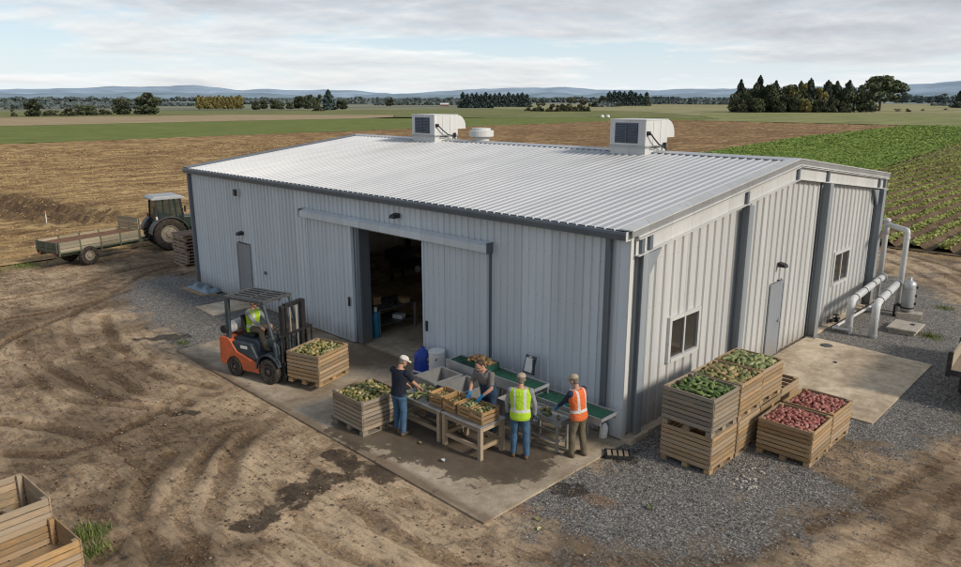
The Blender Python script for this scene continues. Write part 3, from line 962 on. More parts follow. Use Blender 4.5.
# rows continue to the left of the first, filling the wedge beside the lush strip
for i in range(1, 11):
    x0 = -15.0 - i * 1.22
    y0 = np.interp(-x0, [15.2, 15.7, 19.5, 23.6, 26.5], [30, 70, 110, 150, 175])
    n = int((176 - y0) * 10)
    yy = y0 + (176 - y0) * rng.random(n)
    P.append(np.stack([x0 + rng.normal(0, .16, n), yy, .18 + rng.random(n) * .25], 1))
    Tn.append(np.clip(.45 + rng.normal(0, .2, n), 0, 1))
P = np.concatenate(P)
Tn = np.concatenate(Tn)
sz = .060 + .0006 * (P[:, 1] - 27)
MAT['rowleaf'] = leaf_mat('row_leaves', (0.11, 0.135, 0.030), (0.225, 0.255, 0.060), (0.39, 0.385, 0.13))
o = link('crop_plants', quads('crop_plants', P, sz * rng.uniform(.6, 1.35, len(P)), np.array([[0.25, -.1, 1.0]]), Tn, .75, 1.0), 'rowleaf')
tag(o, 'low leafy crop plants in long straight ridges beside the dirt track', 'crop', kind='stuff')
o = link('soil_ridges', fast_mesh('soil_ridges', np.array(SV), np.array(SF)), B2)
o['kind'] = 'structure'

# lush plants of the green strip
n = 150000
yy = 27 + 175 * rng.random(n) ** 1.0
l_ = np.interp(yy, [27, 30, 60, 89, 122, 156, 206], [-30, -29.5, -36.9, -41.4, -45.4, -46.9, -48.8])
r_ = np.interp(yy, [27, 70, 110, 150, 206], [-15.9, -16.2, -20.0, -24.2, -30])
xx = l_ + (r_ - l_) * rng.random(n)
pat = vnoise(xx, yy, 2.0, 33)
P = np.stack([xx, yy, .05 + .30 * rng.random(n) * (.4 + pat)], 1)
MAT['beetleaf'] = leaf_mat('lush_leaves', (0.135, 0.195, 0.038), (0.215, 0.30, 0.062), (0.30, 0.39, 0.10))
o = link('leafy_crop', quads('leafy_crop', P, (.055 + .0008 * (yy - 27)) * rng.uniform(.6, 1.3, n), np.array([[0, 0, 1.0]]), np.clip(.38 + .25 * pat + rng.normal(0, .12, n), 0, 1), .7, .6), 'beetleaf')
tag(o, 'lush bright green leafy crop behind the shed', 'crop', kind='stuff')

# stalks and clods littering the near part of the harvested field
n = 46000
xx = -29 - 75 * rng.random(n) ** 1.7
yy = -30 + 110 * rng.random(n)
xr_ = np.interp(yy, [-80, 22, 60, 89], [-29.5, -29.5, -37.2, -41.6])
ok = xx < xr_
xx, yy = xx[ok], yy[ok]
P = np.stack([xx, yy, .04 + .10 * rng.random(len(xx))], 1)
MAT['stalk'] = leaf_mat('stalks', (0.16, 0.10, 0.052), (0.36, 0.24, 0.115), (0.50, 0.37, 0.19))
o = link('crop_residue', quads('crop_residue', P, (.055 + .0011 * (-29 - xx)) * rng.uniform(.5, 1.3, len(xx)), np.array([[0.0, 0, 1.0]]), rng.random(len(xx)), .35, 1.3), 'stalk')
tag(o, 'pale dry stalks littering the harvested field', 'crop residue', kind='stuff')

# loose stones
n = 15000
xx = rng.uniform(.1, 6.2, n)
yy = rng.uniform(-4.2, 9, n) ** 1.0
gz = np.maximum(poly_sd(xx, yy, GRAV[0]), -3)
ok = (rng.random(n) < sstep(-1.3, .3, gz)) & ~((xx < 3.65) & (yy > 4.5))
xx, yy = xx[ok], yy[ok]
n2 = 600
xx = np.concatenate([xx, rng.uniform(-12, 6, n2)])
yy = np.concatenate([yy, rng.uniform(-10, -4.5, n2)])
n3 = 2600
x3, y3 = rng.uniform(-21, -12.4, n3), rng.uniform(-3.6, -.1, n3)
ok = (poly_sd(x3, y3, GRAV[1]) > 0) & ~((x3 > -16.6) & (x3 < -14.8) & (y3 > -1.9))
xx = np.concatenate([xx, x3[ok]])
yy = np.concatenate([yy, y3[ok]])
N = len(xx)
s_ = .009 + .014 * rng.random(N) ** 2.6
s_[rng.random(N) < .006] *= 2.0
base = np.array([(1, 0, 0), (-1, 0, 0), (0, 1, 0), (0, -1, 0), (0, 0, .7), (0, 0, -.7)], float)
fc = np.array([(0, 2, 4), (2, 1, 4), (1, 3, 4), (3, 0, 4), (2, 0, 5), (1, 2, 5), (3, 1, 5), (0, 3, 5)])
V = base[None] * s_[:, None, None] * rng.uniform(.65, 1.35, (N, 6, 1))
ang = rng.random(N) * 6.28
ca, sa = np.cos(ang)[:, None], np.sin(ang)[:, None]
V = np.stack([V[..., 0] * ca - V[..., 1] * sa, V[..., 0] * sa + V[..., 1] * ca, V[..., 2]], -1)
V += np.stack([xx, yy, .003 + 0 * xx], 1)[:, None, :]
Ff = (fc[None] + (np.arange(N) * 6)[:, None, None]).reshape(-1, 3)
MAT['stone'] = leaf_mat('loose_stone', (0.075, 0.074, 0.073), (0.165, 0.162, 0.155), (0.38, 0.365, 0.34))
o = link('gravel', fast_mesh('gravel', V.reshape(-1, 3), Ff, np.repeat(rng.random(N), 6)), 'stone')
tag(o, 'loose grey crushed stone scattered over the yard', 'gravel', kind='stuff')

# clods and crumbs of earth over the trodden yard
N = 16000
xx = rng.uniform(-27, 9, N)
yy = np.where(rng.random(N) < .7, rng.uniform(-10.5, -3.2, N), rng.uniform(-10, 24, N))
ok = ~((xx > -20) & (xx < 3.8) & (yy > -4.45) & (yy < 16)) & (fbm(xx, yy, 1.2, 700) + .25 * rng.random(N) > .52)
xx, yy = xx[ok], yy[ok]
N = len(xx)
s_ = .010 + .026 * rng.random(N) ** 3
V = base[None] * s_[:, None, None] * rng.uniform(.6, 1.4, (N, 6, 1))
V += np.stack([xx, yy, .0 * xx + .002], 1)[:, None, :]
MAT['clod'] = leaf_mat('clods', (0.060, 0.040, 0.026), (0.145, 0.100, 0.064), (0.27, 0.20, 0.135), .95)
o = link('earth_clods', fast_mesh('earth_clods', V.reshape(-1, 3), (fc[None] + (np.arange(N) * 6)[:, None, None]).reshape(-1, 3), np.repeat(rng.random(N), 6)), 'clod')
tag(o, 'crumbs and clods of earth scattered over the trodden yard', 'soil', kind='stuff')

# grass tufts
P, Tn = [], []
for (a, b_), w, n in [((-4.35, -9.15), .40, 260), ((-3.75, -9.25), .35, 170), ((-28.0, -3.8), .9, 220), ((-27.6, -5.0), .8, 180), ((2.75, 12.6), .5, 160), ((2.2, 16.4), .5, 70), ((-29.2, 1), 1.2, 160), ((-28.9, -8), 1.4, 200), ((-13.0, -3.7), .25, 30), ((-26.6, 4), 1.0, 90)]:
    rr = w * np.sqrt(rng.random(n)) * rng.choice([.35, .7, 1.0], n)
    th = rng.random(n) * 6.28
    P.append(np.stack([a + rr * np.cos(th), b_ + rr * np.sin(th), np.full(n, .0)], 1))
P = np.concatenate(P)
N = len(P)
hgt = rng.uniform(.05, .15, N)
dirx = rng.random(N) * 6.28
d2 = np.stack([np.cos(dirx), np.sin(dirx), 0 * dirx], 1)
pd = np.stack([-np.sin(dirx), np.cos(dirx), 0 * dirx], 1)
V = np.stack([P - pd * .010, P + pd * .010, P + d2 * (hgt * .6)[:, None] + np.array([0, 0, 1]) * hgt[:, None]], 1).reshape(-1, 3)
MAT['grass'] = leaf_mat('grass_blades', (0.055, 0.085, 0.02), (0.13, 0.17, 0.04), (0.25, 0.26, 0.09))
o = link('grass', fast_mesh('grass', V, np.arange(3 * N).reshape(N, 3), np.repeat(rng.random(N), 3)), 'grass')
tag(o, 'small tufts of grass growing at the edges of the yard', 'grass', kind='stuff')

# --- hills: two ranges, distance haze put into their colour
def hills(name, dist, depth, prof, colr, seed):
    az = np.radians(np.linspace(-112, 22, 240))
    deg = np.degrees(az)
    h = np.interp(deg, [p[0] for p in prof], [p[1] for p in prof])
    h = h * 1.38 * (1 + .25 * (fbm(deg * 1.0, deg * 0, 5, seed, 4) - .5)) + 52 * (fbm(deg, deg * 0 + 3, 2.6, seed + 9, 4) - .5)
    rows = []
    for k, (dd, f) in enumerate([(0, 0), (.2, .45), (.55, .85), (1, 1.0), (1.5, .5), (2.0, 0)]):
        r = dist + depth * dd
        rows.append(np.stack([np.sin(az) * r, np.cos(az) * r, h * f * (1 if f in (0, 1.0) else 1) - (5 if f == 0 else 0) + (0 if f in (0, 1.0) else 12 * (fbm(deg, deg * 0 + k, 1.0, seed + k) - .5))], 1))
    V = np.concatenate(rows)
    n = len(az)
    i = np.arange(n - 1)
    F = np.concatenate([np.stack([k * n + i, k * n + i + 1, (k + 1) * n + i + 1, (k + 1) * n + i], 1) for k in range(5)])
    m, t, b = new_mat(name, 1.0, 0, 0.0)
    g = nd(t, 'ShaderNodeNewGeometry').outputs['Position']
    nn = noise(t, g, 0.0035, 5, 0.6)
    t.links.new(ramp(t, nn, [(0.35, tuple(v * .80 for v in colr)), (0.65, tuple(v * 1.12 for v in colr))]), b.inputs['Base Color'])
    return set_struct(link(name, fast_mesh(name, V, F), m, smooth=True))


YAW = -44.3
def az_of(px):
    return YAW + math.degrees(math.atan((px - 480.5) / 741 / math.cos(.2456)))
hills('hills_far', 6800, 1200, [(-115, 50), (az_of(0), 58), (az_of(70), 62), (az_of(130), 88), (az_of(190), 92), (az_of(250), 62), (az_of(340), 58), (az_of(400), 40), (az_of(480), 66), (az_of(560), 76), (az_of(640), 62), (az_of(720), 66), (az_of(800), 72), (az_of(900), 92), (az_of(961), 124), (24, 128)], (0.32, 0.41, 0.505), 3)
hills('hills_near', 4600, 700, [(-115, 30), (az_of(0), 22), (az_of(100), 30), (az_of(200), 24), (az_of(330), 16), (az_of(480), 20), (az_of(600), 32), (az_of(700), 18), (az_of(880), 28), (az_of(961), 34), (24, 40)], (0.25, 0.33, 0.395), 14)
# ------------------------------------------------------------------ concrete
def conc_mat(name, wetattr=False, gain=1.0):
    m, t, b = new_mat(name, 0.85, 0, 0.25)
    g = nd(t, 'ShaderNodeNewGeometry').outputs['Position']
    a = noise(t, g, 0.7, 6, 0.62, 0.3)
    f = noise(t, g, 4.5, 6, 0.65)
    ff = noise(t, g, 28.0, 4, 0.7)
    fm = noise(t, g, 2.3, 6, 0.68, 0.5)
    k = mathn(t, 'ADD', mathn(t, 'ADD', mathn(t, 'MULTIPLY', a, .5), mathn(t, 'MULTIPLY', f, .32)), mathn(t, 'MULTIPLY', ff, .18))
    c = ramp(t, k, [(0.36, (0.21, 0.165, 0.115)), (0.47, (0.345, 0.283, 0.207)), (0.56, (0.47, 0.40, 0.305)), (0.68, (0.58, 0.51, 0.41))])
    c = mixc(t, 1.0, c, (gain, gain * .985, gain * .96), 'MULTIPLY')
    # brown dirt tracked in
    c = mixc(t, ramp(t, noise(t, vscale(t, g, (.8, .35, 1)), 1.1, 6, 0.66, .4), [(0.50, 0.0), (0.72, 0.60)]), c, (0.17, 0.12, 0.08))
    if wetattr:
        w = mathn(t, 'ADD', attr(t, 'wet'), mathn(t, 'MULTIPLY', mathn(t, 'SUBTRACT', f, .5), 2.0))
        w = mathn(t, 'ADD', w, mathn(t, 'MULTIPLY', mathn(t, 'SUBTRACT', ff, .5), 0.7))
        w = mathn(t, 'ADD', w, mathn(t, 'MULTIPLY', mathn(t, 'SUBTRACT', fm, .5), 2.4))
        wm = ramp(t, w, [(0.42, 0.0), (0.53, 0.85), (0.9, 1.0)])
        d = mathn(t, 'ADD', attr(t, 'soil'), mathn(t, 'MULTIPLY', mathn(t, 'SUBTRACT', f, .5), 1.3))
        c = mixc(t, ramp(t, d, [(0.40, 0.0), (0.85, 0.75)]), c, (0.150, 0.105, 0.070))
        c = mixc(t, wm, c, mixc(t, 0.18, (0.064, 0.047, 0.034), c, 'MIX'))
        t.links.new(ramp(t, w, [(0.40, 0.88), (0.58, 0.50), (0.95, 0.36)]), b.inputs['Roughness'])
    t.links.new(c, b.inputs['Base Color'])
    bump(t, b, mathn(t, 'ADD', mathn(t, 'MULTIPLY', f, .5), mathn(t, 'MULTIPLY', ff, .6)), 0.35, 0.012)
    return m


CW = conc_mat('concrete_wet', True)
MAT['conc'] = conc_mat('concrete', False, 1.3)
ST = 0.032                                     # top of the slabs


def slab(name, pts, mat, z0, z1, step=None, fn=None):
    xs = [p[0] for p in pts]
    ys = [p[1] for p in pts]
    mb = MB()
    n = len(pts)
    if step is None:
        mb.prism(pts, 'z', z0, z1)
        return set_struct(mb.build(name, mat))
    X, Y, F = grid(0, 1, 0, 1, step)          # bilinear patch over the four corners, with a skirt
    (ax, ay), (bx, by), (cx_, cy_), (dx, dy) = pts
    PX = (1 - X) * (1 - Y) * ax + X * (1 - Y) * bx + X * Y * cx_ + (1 - X) * Y * dx
    PY = (1 - X) * (1 - Y) * ay + X * (1 - Y) * by + X * Y * cy_ + (1 - X) * Y * dy
    top = np.stack([PX, PY, np.full(PX.shape, z1)], -1)
    ny, nx = X.shape
    bord = [top[0, :], top[:, -1], top[-1, ::-1], top[::-1, 0]]
    V = [top.reshape(-1, 3)]
    Fs = [F]
    off = nx * ny
    for bd in bord:
        k = len(bd)
        # chipped, slightly wavering edge
        lo_ = bd.copy()
        lo_[:, 2] = z0
        V += [bd, lo_]
        i = np.arange(k - 1) + off
        Fs.append(np.stack([i, i + k, i + k + 1, i + 1], 1))
        off += 2 * k
    V = np.concatenate(V)
    F = np.concatenate(Fs)
    a = fn(V[:, 0], V[:, 1])
    return set_struct(link(name, fast_mesh(name, V, F, None, a), mat))


def front_attr(x, y):
    w = np.maximum.reduce([
        1 - sstep(.45, 1.5, np.hypot((x + 2.6) / 1.75, (y + 2.75) / 1.0)),
        1 - sstep(.45, 1.45, np.hypot((x + 1.3) / 1.25, (y + 2.3) / .95)),
        .9 * (1 - sstep(.5, 1.2, np.hypot((x + 3.9) / 1.9, (y + 1.4) / 1.0))),
        .85 * (1 - sstep(.4, 1.2, np.hypot((x + 4.2) / 1.3, (y + 3.6) / .75)))])
    w = w * 1.4 - .08 + .9 * (fbm(x, y, 1.0, 300, 5) - .50)
    w = w * sstep(.15, -.5, x) 
    s = .50 * sstep(-5.2, -8.5, x) * sstep(-3.0, -1.0, y) + .22 * sstep(.5, -4, x) + .8 * (fbm(x, y, 1.7, 301) - .5)
    s = np.maximum(s, .95 - .75 * np.abs(y + 4.2 + .10 * (x / 12)) / .3 + .6 * (fbm(x, y, .7, 303) - .5))
    return {'wet': w, 'soil': s}


slab('concrete_apron', [(-12.32, -4.08), (0.16, -4.31), (0.16, -0.02), (-12.32, -0.02)], CW, -.2, ST, 1 / 220, front_attr)
slab('doorstep_slab', [(-16.35, -1.63), (-14.97, -1.68), (-14.95, -.02), (-16.30, -.02)], 'conc', -.2, ST)
slab('side_concrete', [(0.1, 4.55), (3.57, 4.58), (3.49, 9.72), (0.1, 9.92)], 'conc', -.2, ST)
mb = MB()
mb.box(-19.40, -.04, .04, 15.65, -.25, .05)
set_struct(mb.build('shed_floor', 'conc'))

# ------------------------------------------------------------------ THE SHED
LB, WB, HE, HR = 19.44, 15.69, 4.47, 5.40
SL = (HR - HE) / (WB / 2)
shed = thing('packing_shed', 'long pale grey ribbed metal packing shed with its front sliding door open', 'building')


def zroof(y):
    return HE + SL * (y if y < WB / 2 else WB - y)


def clad(mb, u0, u1, z0, ztop, place, per=0.215, dep=0.034, phase=0.0):
    """A ribbed sheet from u0 to u1; ztop is a number or a function of u; place(u, depth, z) gives the point."""
    us = []
    k = math.floor((u0 - phase) / per)
    while True:
        base = phase + k * per
        if base > u1:
            break
        for f, d in ((0.0, 0), (0.60, 0), (0.66, 1), (0.84, 1), (0.90, 0)):
            us.append((base + f * per, d * dep))
        # a shallow stiffening crease in the pan
        k += 1
    us = [(u, d) for u, d in us if u0 + 1e-4 < u < u1 - 1e-4]
    def dat(u):
        f = ((u - phase) / per) % 1
        return dep * float(np.interp(f, [0, .60, .66, .84, .90, 1], [0, 0, 1, 1, 0, 0]))
    us = [(u0, dat(u0))] + us + [(u1, dat(u1))]
    vs, fs = [], []
    for u, d in us:
        zt = ztop(u) if callable(ztop) else ztop
        vs += [place(u, d, z0), place(u, d, zt)]
    for i in range(len(us) - 1):
        fs.append((2 * i, 2 * i + 2, 2 * i + 3, 2 * i + 1))
    mb.add(vs, fs, .5)


front = lambda u, d, z: (u, -d, z)
rear = lambda u, d, z: (u, WB + d, z)
right = lambda u, d, z: (d, u, z)
leftw = lambda u, d, z: (-LB - d, u, z)

DO0, DO1, DOZ = -9.05, -6.0, 3.50              # big doorway
mb = MB()
clad(mb, -LB, -16.06, 0.05, HE - .02, front)
clad(mb, -15.16, DO0, 0.05, HE - .02, front)
clad(mb, -16.06, -15.16, 2.16, HE - .02, front)
clad(mb, DO0, DO1, DOZ, HE - .02, front)
clad(mb, DO1, 0.0, 0.05, HE - .02, front)
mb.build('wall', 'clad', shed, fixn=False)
gz = lambda y: zroof(y) - .10
mb = MB()
W1 = (1.72, 2.98, 1.36, 2.30)
W2 = (11.58, 12.86, 1.33, 2.30)
PER, PH = 0.36, 0.05
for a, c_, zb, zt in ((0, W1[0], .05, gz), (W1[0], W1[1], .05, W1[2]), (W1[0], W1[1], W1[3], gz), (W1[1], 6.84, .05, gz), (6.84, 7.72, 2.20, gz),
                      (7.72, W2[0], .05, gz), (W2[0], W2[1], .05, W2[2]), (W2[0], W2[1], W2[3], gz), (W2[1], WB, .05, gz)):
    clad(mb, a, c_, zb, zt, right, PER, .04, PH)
mb.build('wall', 'clad_gable_lit', shed, fixn=False)
mb = MB()
clad(mb, -LB, -8.6, 0.05, HE - .02, rear)
clad(mb, -8.6, -6.4, 2.6, HE - .02, rear)  # leaves a rear opening out of view, added to let daylight inside
clad(mb, -6.4, 0, 0.05, HE - .02, rear)
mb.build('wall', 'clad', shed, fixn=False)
mb = MB()
clad(mb, 0, WB, 0.05, gz, leftw, PER, .04, PH)
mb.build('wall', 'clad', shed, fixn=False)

# inside lining, a little behind the outer sheets
mb = MB()
ti = .12
for a, c_, zb, zt in ((-LB + ti, DO0, .05, HE - .1), (DO0, DO1, DOZ, HE - .1), (DO1, -ti, .05, HE - .1)):
    mb.add([(a, ti, zb), (c_, ti, zb), (c_, ti, zt), (a, ti, zt)], [(0, 1, 2, 3)])
for a, c_, zb in ((-LB + ti, -8.6, .05), (-8.6, -6.4, 2.6), (-6.4, -ti, .05)):
    mb.add([(a, WB - ti, zb), (c_, WB - ti, zb), (c_, WB - ti, HE - .1), (a, WB - ti, HE - .1)], [(0, 1, 2, 3)])
mb.add([(-LB + ti, ti, .05), (-LB + ti, WB - ti, .05), (-LB + ti, WB - ti, HE - .1), (-LB + ti, WB / 2, HR - .15), (-LB + ti, ti, HE - .1)], [(0, 1, 2, 3, 4)])
for a, c_, zb, zt in ((ti, W1[0], .05, 4.3), (W1[0], W1[1], .05, W1[2]), (W1[0], W1[1], W1[3], 4.3), (W1[1], W2[0], .05, 4.3), (W2[0], W2[1], .05, W2[2]), (W2[0], W2[1], W2[3], 4.3), (W2[1], WB - ti, .05, 4.3)):
    mb.add([(-ti, a, zb), (-ti, c_, zb), (-ti, c_, zt), (-ti, a, zt)], [(0, 1, 2, 3)])
mb.build('inside_lining', 'liner', shed, fixn=False)
for y in (2.6, 5.2, 7.8, 10.4, 13.0):
    MB().box(-LB + .14, -LB + .34, y - .09, y + .09, .05, zroof(y) - .12).build('column', 'truck_dark', shed)
for x in (-16.2, -13, -3.2):
    MB().box(x - .09, x + .09, WB - .34, WB - .14, .05, HE - .12).build('column', 'truck_dark', shed)

# roof: two ribbed slopes running over the walls
m, t, b = new_mat('roof_sheet', 0.36, 0.25, 0.5)
g = nd(t, 'ShaderNodeNewGeometry').outputs['Position']
n1 = noise(t, vscale(t, g, (1.2, .10, 1)), 1.0, 5, .6)
n2 = noise(t, g, .35, 4, .6)
sp = nd(t, 'ShaderNodeSeparateXYZ')
t.links.new(g, sp.inputs[0])
fr = mathn(t, 'FRACT', mathn(t, 'DIVIDE', mathn(t, 'ADD', sp.outputs[0], 100), 0.915))
seam = ramp(t, fr, [(0.0, 0.55), (0.018, 0.55), (0.03, 0.0)], 'LINEAR')
c = mixc(t, ramp(t, mathn(t, 'ADD', mathn(t, 'MULTIPLY', n1, .6), mathn(t, 'MULTIPLY', n2, .4)), [(0.35, 0.0), (0.65, 1.0)]), (0.45, 0.463, 0.475), (0.53, 0.54, 0.546))
c = mixc(t, mathn(t, 'MULTIPLY', seam, .6), c, (0.34, 0.35, 0.36))
for ux in (-4.89, -14.28):                     # dull run-off marks below the cooling units
    gx_ = ramp(t, mathn(t, 'ABSOLUTE', mathn(t, 'ADD', sp.outputs[0], -ux)), [(0.45, 1.0), (0.95, 0.0)])
    gy_ = ramp(t, mathn(t, 'DIVIDE', sp.outputs[1], 10.0), [(0.30, 0.0), (0.70, 1.0), (0.74, 0.0)])
    st_ = ramp(t, noise(t, vscale(t, g, (5.5, .25, 1)), 1.0, 5, .65), [(0.38, 0.0), (0.66, 0.55)])
    c = mixc(t, mathn(t, 'MULTIPLY', mathn(t, 'MULTIPLY', gx_, gy_), st_), c, (0.23, 0.22, 0.20))
t.links.new(c, b.inputs['Base Color'])
t.links.new(mathn(t, 'ADD', 0.28, mathn(t, 'MULTIPLY', n2, .2)), b.inputs['Roughness'])
MAT['roof'] = m
OV = .10
mb = MB()
for side in (0, 1):
    us = []
    u = -LB - OV
    per = 0.235
    while u < OV - .01:
        for f, d in ((0.0, 0), (0.66, 0), (0.73, .030), (0.87, .030), (0.94, 0)):
            if u + f * per <= OV:
                us.append((u + f * per, d))
        u += per
    us.append((OV, 0))
    vs, fs = [], []
    for x, d in us:
        if side == 0:
            vs += [(x, -.14, HE - SL * .14 + .035 + d), (x, WB / 2, HR + .035 + d)]
        else:
            vs += [(x, WB + .14, HE - SL * .14 + .035 + d), (x, WB / 2, HR + .035 + d)]
    for i in range(len(us) - 1):
        fs.append((2 * i, 2 * i + 2, 2 * i + 3, 2 * i + 1))
    mb.add(vs, fs, .5)
mb.build('roof', 'roof', shed, fixn=False)
mb = MB()                                       # sheet closing the roof from below
mb.add([(-LB, 0, HE + .005), (0, 0, HE + .005), (0, WB / 2, HR + .005), (-LB, WB / 2, HR + .005)], [(0, 1, 2, 3)])
mb.add([(-LB, WB, HE + .005), (0, WB, HE + .005), (0, WB / 2, HR + .005), (-LB, WB / 2, HR + .005)], [(0, 1, 2, 3)])
mb.build('roof_lining', 'liner', shed, fixn=False)
mb = MB()
zc_ = HR + .035 + .043
for s in (-1, 1):
    mb.add([(-LB - OV - .02, WB / 2, zc_ + .012), (OV + .02, WB / 2, zc_ + .012), (OV + .02, WB / 2 + s * .27, zc_ - SL * .27), (-LB - OV - .02, WB / 2 + s * .27, zc_ - SL * .27)], [(0, 1, 2, 3)])
    mb.add([(-LB - OV - .02, WB / 2 + s * .27, zc_ - SL * .27), (OV + .02, WB / 2 + s * .27, zc_ - SL * .27), (OV + .02, WB / 2 + s * .272, zc_ - SL * .27 - .018), (-LB - OV - .02, WB / 2 + s * .272, zc_ - SL * .27 - .018)], [(0, 1, 2, 3)])
mb.build('ridge_cap', 'roof', shed, fixn=False)
for y0, z0 in ((-.135, HE - SL * .14 + .034), (WB / 2 - .255, HR + .034 - SL * .255)):     # foam closers, one toothed strip each
    pl = [(-LB - OV, z0 - .012)]
    x = -LB - OV
    while x < OV - .2:
        pl += [(x + .02, z0 - .002), (x + .02, z0 + .028), (x + .14, z0 + .028), (x + .14, z0 - .002)]
        x += .235
    pl += [(OV, z0 - .002), (OV, z0 - .012)]
    mb = MB()
    n = len(pl)
    vs = [(p[0], y0, p[1]) for p in pl] + [(p[0], y0 + .02, p[1]) for p in pl]
    mb.add(vs, [tuple(range(n)), tuple(range(2 * n - 1, n - 1, -1))] + [(k, k + n, (k + 1) % n + n, (k + 1) % n) for k in range(n)])
    mb.build('foam_closer', 'trim_dark', shed)

# eaves gutters
for s, y0 in ((-1, 0.0), (1, WB)):
    mb = MB()
    y_ = y0 + s * .04
    prof = [(y_, HE + .02), (y_ + s * .17, HE + .02), (y_ + s * .18, HE - .03), (y_ + s * .14, HE - .15), (y_, HE - .15)]
    mb.prism(prof, 'x', -LB - .08, .05)
    g_ = mb.build('gutter', 'trim_dark', shed)
    mb = MB()
    mb.box(.051, .062, min(y_ - .01, y_ + s * .19), max(y_ - .01, y_ + s * .19), HE - .155, HE + .035)
    mb.build('end_cap', 'trim_lite', g_)
for x in (-.42, -LB + .12):
    MB().box(x - .055, x + .055, -.14, -.042, .12, HE - .15).build('downspout', 'trim_dark', shed)
# corner trims
for a in ((-.24, .045, -.052, .0), (-LB - .05, -LB + .02, -.052, .0)):
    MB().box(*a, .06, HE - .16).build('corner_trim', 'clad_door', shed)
MB().box(.047, .075, -.055, .075, .06, HE - .06).build('corner_trim', 'trim_lite', shed)
MB().box(.0, .075, WB - .10, WB + .05, .06, HE - .06).build('corner_trim', 'trim_lite', shed)
# gable end: rafter beam, rake fascia, columns
def rake(u0, u1, up0, up1, x0, x1, mb):
    """a strip under the roof slope between y=u0 and u1, from up0 to up1 below the roof line, x0..x1"""
    P0 = [(x0, u0, zroof(u0) - up0), (x0, u0, zroof(u0) - up1), (x0, u1, zroof(u1) - up1), (x0, u1, zroof(u1) - up0)]
    P1 = [(x1, p[1], p[2]) for p in P0]
    mb.add(P0 + P1, [(0, 1, 2, 3), (7, 6, 5, 4), (0, 4, 5, 1), (1, 5, 6, 2), (2, 6, 7, 3), (3, 7, 4, 0)])
for u0, u1 in ((-.14, WB / 2 + .002), (WB / 2 - .002, WB + .14)):
    for gx, sg in ((0, 1), (-LB, -1)):
        mb = MB()
        e = .002 if u0 < 0 else 0
        rake(u0, u1, -.085, -.06 - e, gx + sg * .16, gx - sg * .16, mb)
        mb.build('rake_cap', 'trim_lite' if sg > 0 else 'trim_dark', shed)
        mb = MB()
        rake(u0, u1, -.058, .065, gx + sg * (.145 + e), gx + sg * .12, mb)
        mb.build('rake_fascia', 'rake_shade' if sg > 0 else 'trim_dark', shed)
    mb = MB()
    e = .003 if u0 < 0 else 0
    a0, a1 = max(u0, .06), min(u1, WB - .06)
    rake(a0, a1, .070, .105, .045, .175 + e, mb)
    mb.build('rake_soffit', 'trim_lite', shed)
    mb = MB()
    rake(a0, a1, .125, .145, .043, .20 + e, mb)
    rake(a0, a1, .145, .46, .10, .115 + e, mb)
    rake(a0, a1, .46, .482, .043, .20 + e, mb)
    mb.build('rafter', 'trim_lite', shed)
for y in (.22, .52, 4.78, 7.75, 9.95, 14.72, 15.30):
    MB().box(.118, .185, y - .055, y + .055, zroof(y) - .45, zroof(y) - .15).build('stiffener', 'trim_dark', shed)
for y in (.36, 4.78, 9.95, 14.95):
    mb = MB()
    zt = zroof(y) - .49
    dx = .30 if y > 1 else .20
    mb.box(.046, .062, y - .13, y + .13, ST + .02, zt)
    mb.box(.062, dx - .016, y - .014, y + .014, ST + .02, zt - .001)
    mb.box(dx - .016, dx, y - .13, y + .13, ST + .02, zt)
    mb.box(.047, dx + .05, y - .19, y + .19, ST - .02, ST + .019)
    if y in (.36, 14.95):
        s = 1 if y < 1 else -1
        mb.prism([(y + s * .14, zt - .02), (y + s * .62, zt - .02 + SL * .40), (y + s * .14, zt - .55)], 'x', .11, .16)
    mb.build('column', 'column', shed)
# plinth strip along the gable wall
for a in ((0.0, .22, .63, 4.54, -.2, .045), (0.0, .20, 9.93, WB, -.2, .045), (.05, .30, -.05, .62, -.2, .10)):
    MB().box(*a).build('plinth', 'conc', shed)


# doors
def leaf_door(M, w, h, wallv):
    """hinged steel door in the local plane y=0, x 0..w"""
    d = MB()
    d.box(0, w, -.045, 0.02, 0, h, M)
    dd = d.build('door', 'door_grey', shed)
    f = MB()
    f.box(-.05, 0, -.06, .03, 0, h + .05, M)
    f.box(w, w + .05, -.06, .03, 0, h + .05, M)
    f.box(0, w, -.06, .03, h, h + .05, M)
    f.build('door_frame', 'door_grey', dd)
    k = MB()
    k.box(w - .13, w - .06, -.062, -.046, .93, 1.10, M)
    k.bar(M @ Vector((w - .10, -.10, 1.02)), M @ Vector((w - .22, -.10, 1.02)), .022, .022)
    k.bar(M @ Vector((w - .10, -.05, 1.02)), M @ Vector((w - .10, -.10, 1.02)), .022, .022)
    k.build('handle', 'galv', dd)
    return dd


leaf_door(Matrix.Translation((-16.02, -.01, ST)), .82, 2.04, 0)
Mg = Matrix.Translation((.03, 6.88, ST)) @ Matrix.Rotation(PI / 2, 4, 'Z')
leaf_door(Mg, .80, 2.08, 0)
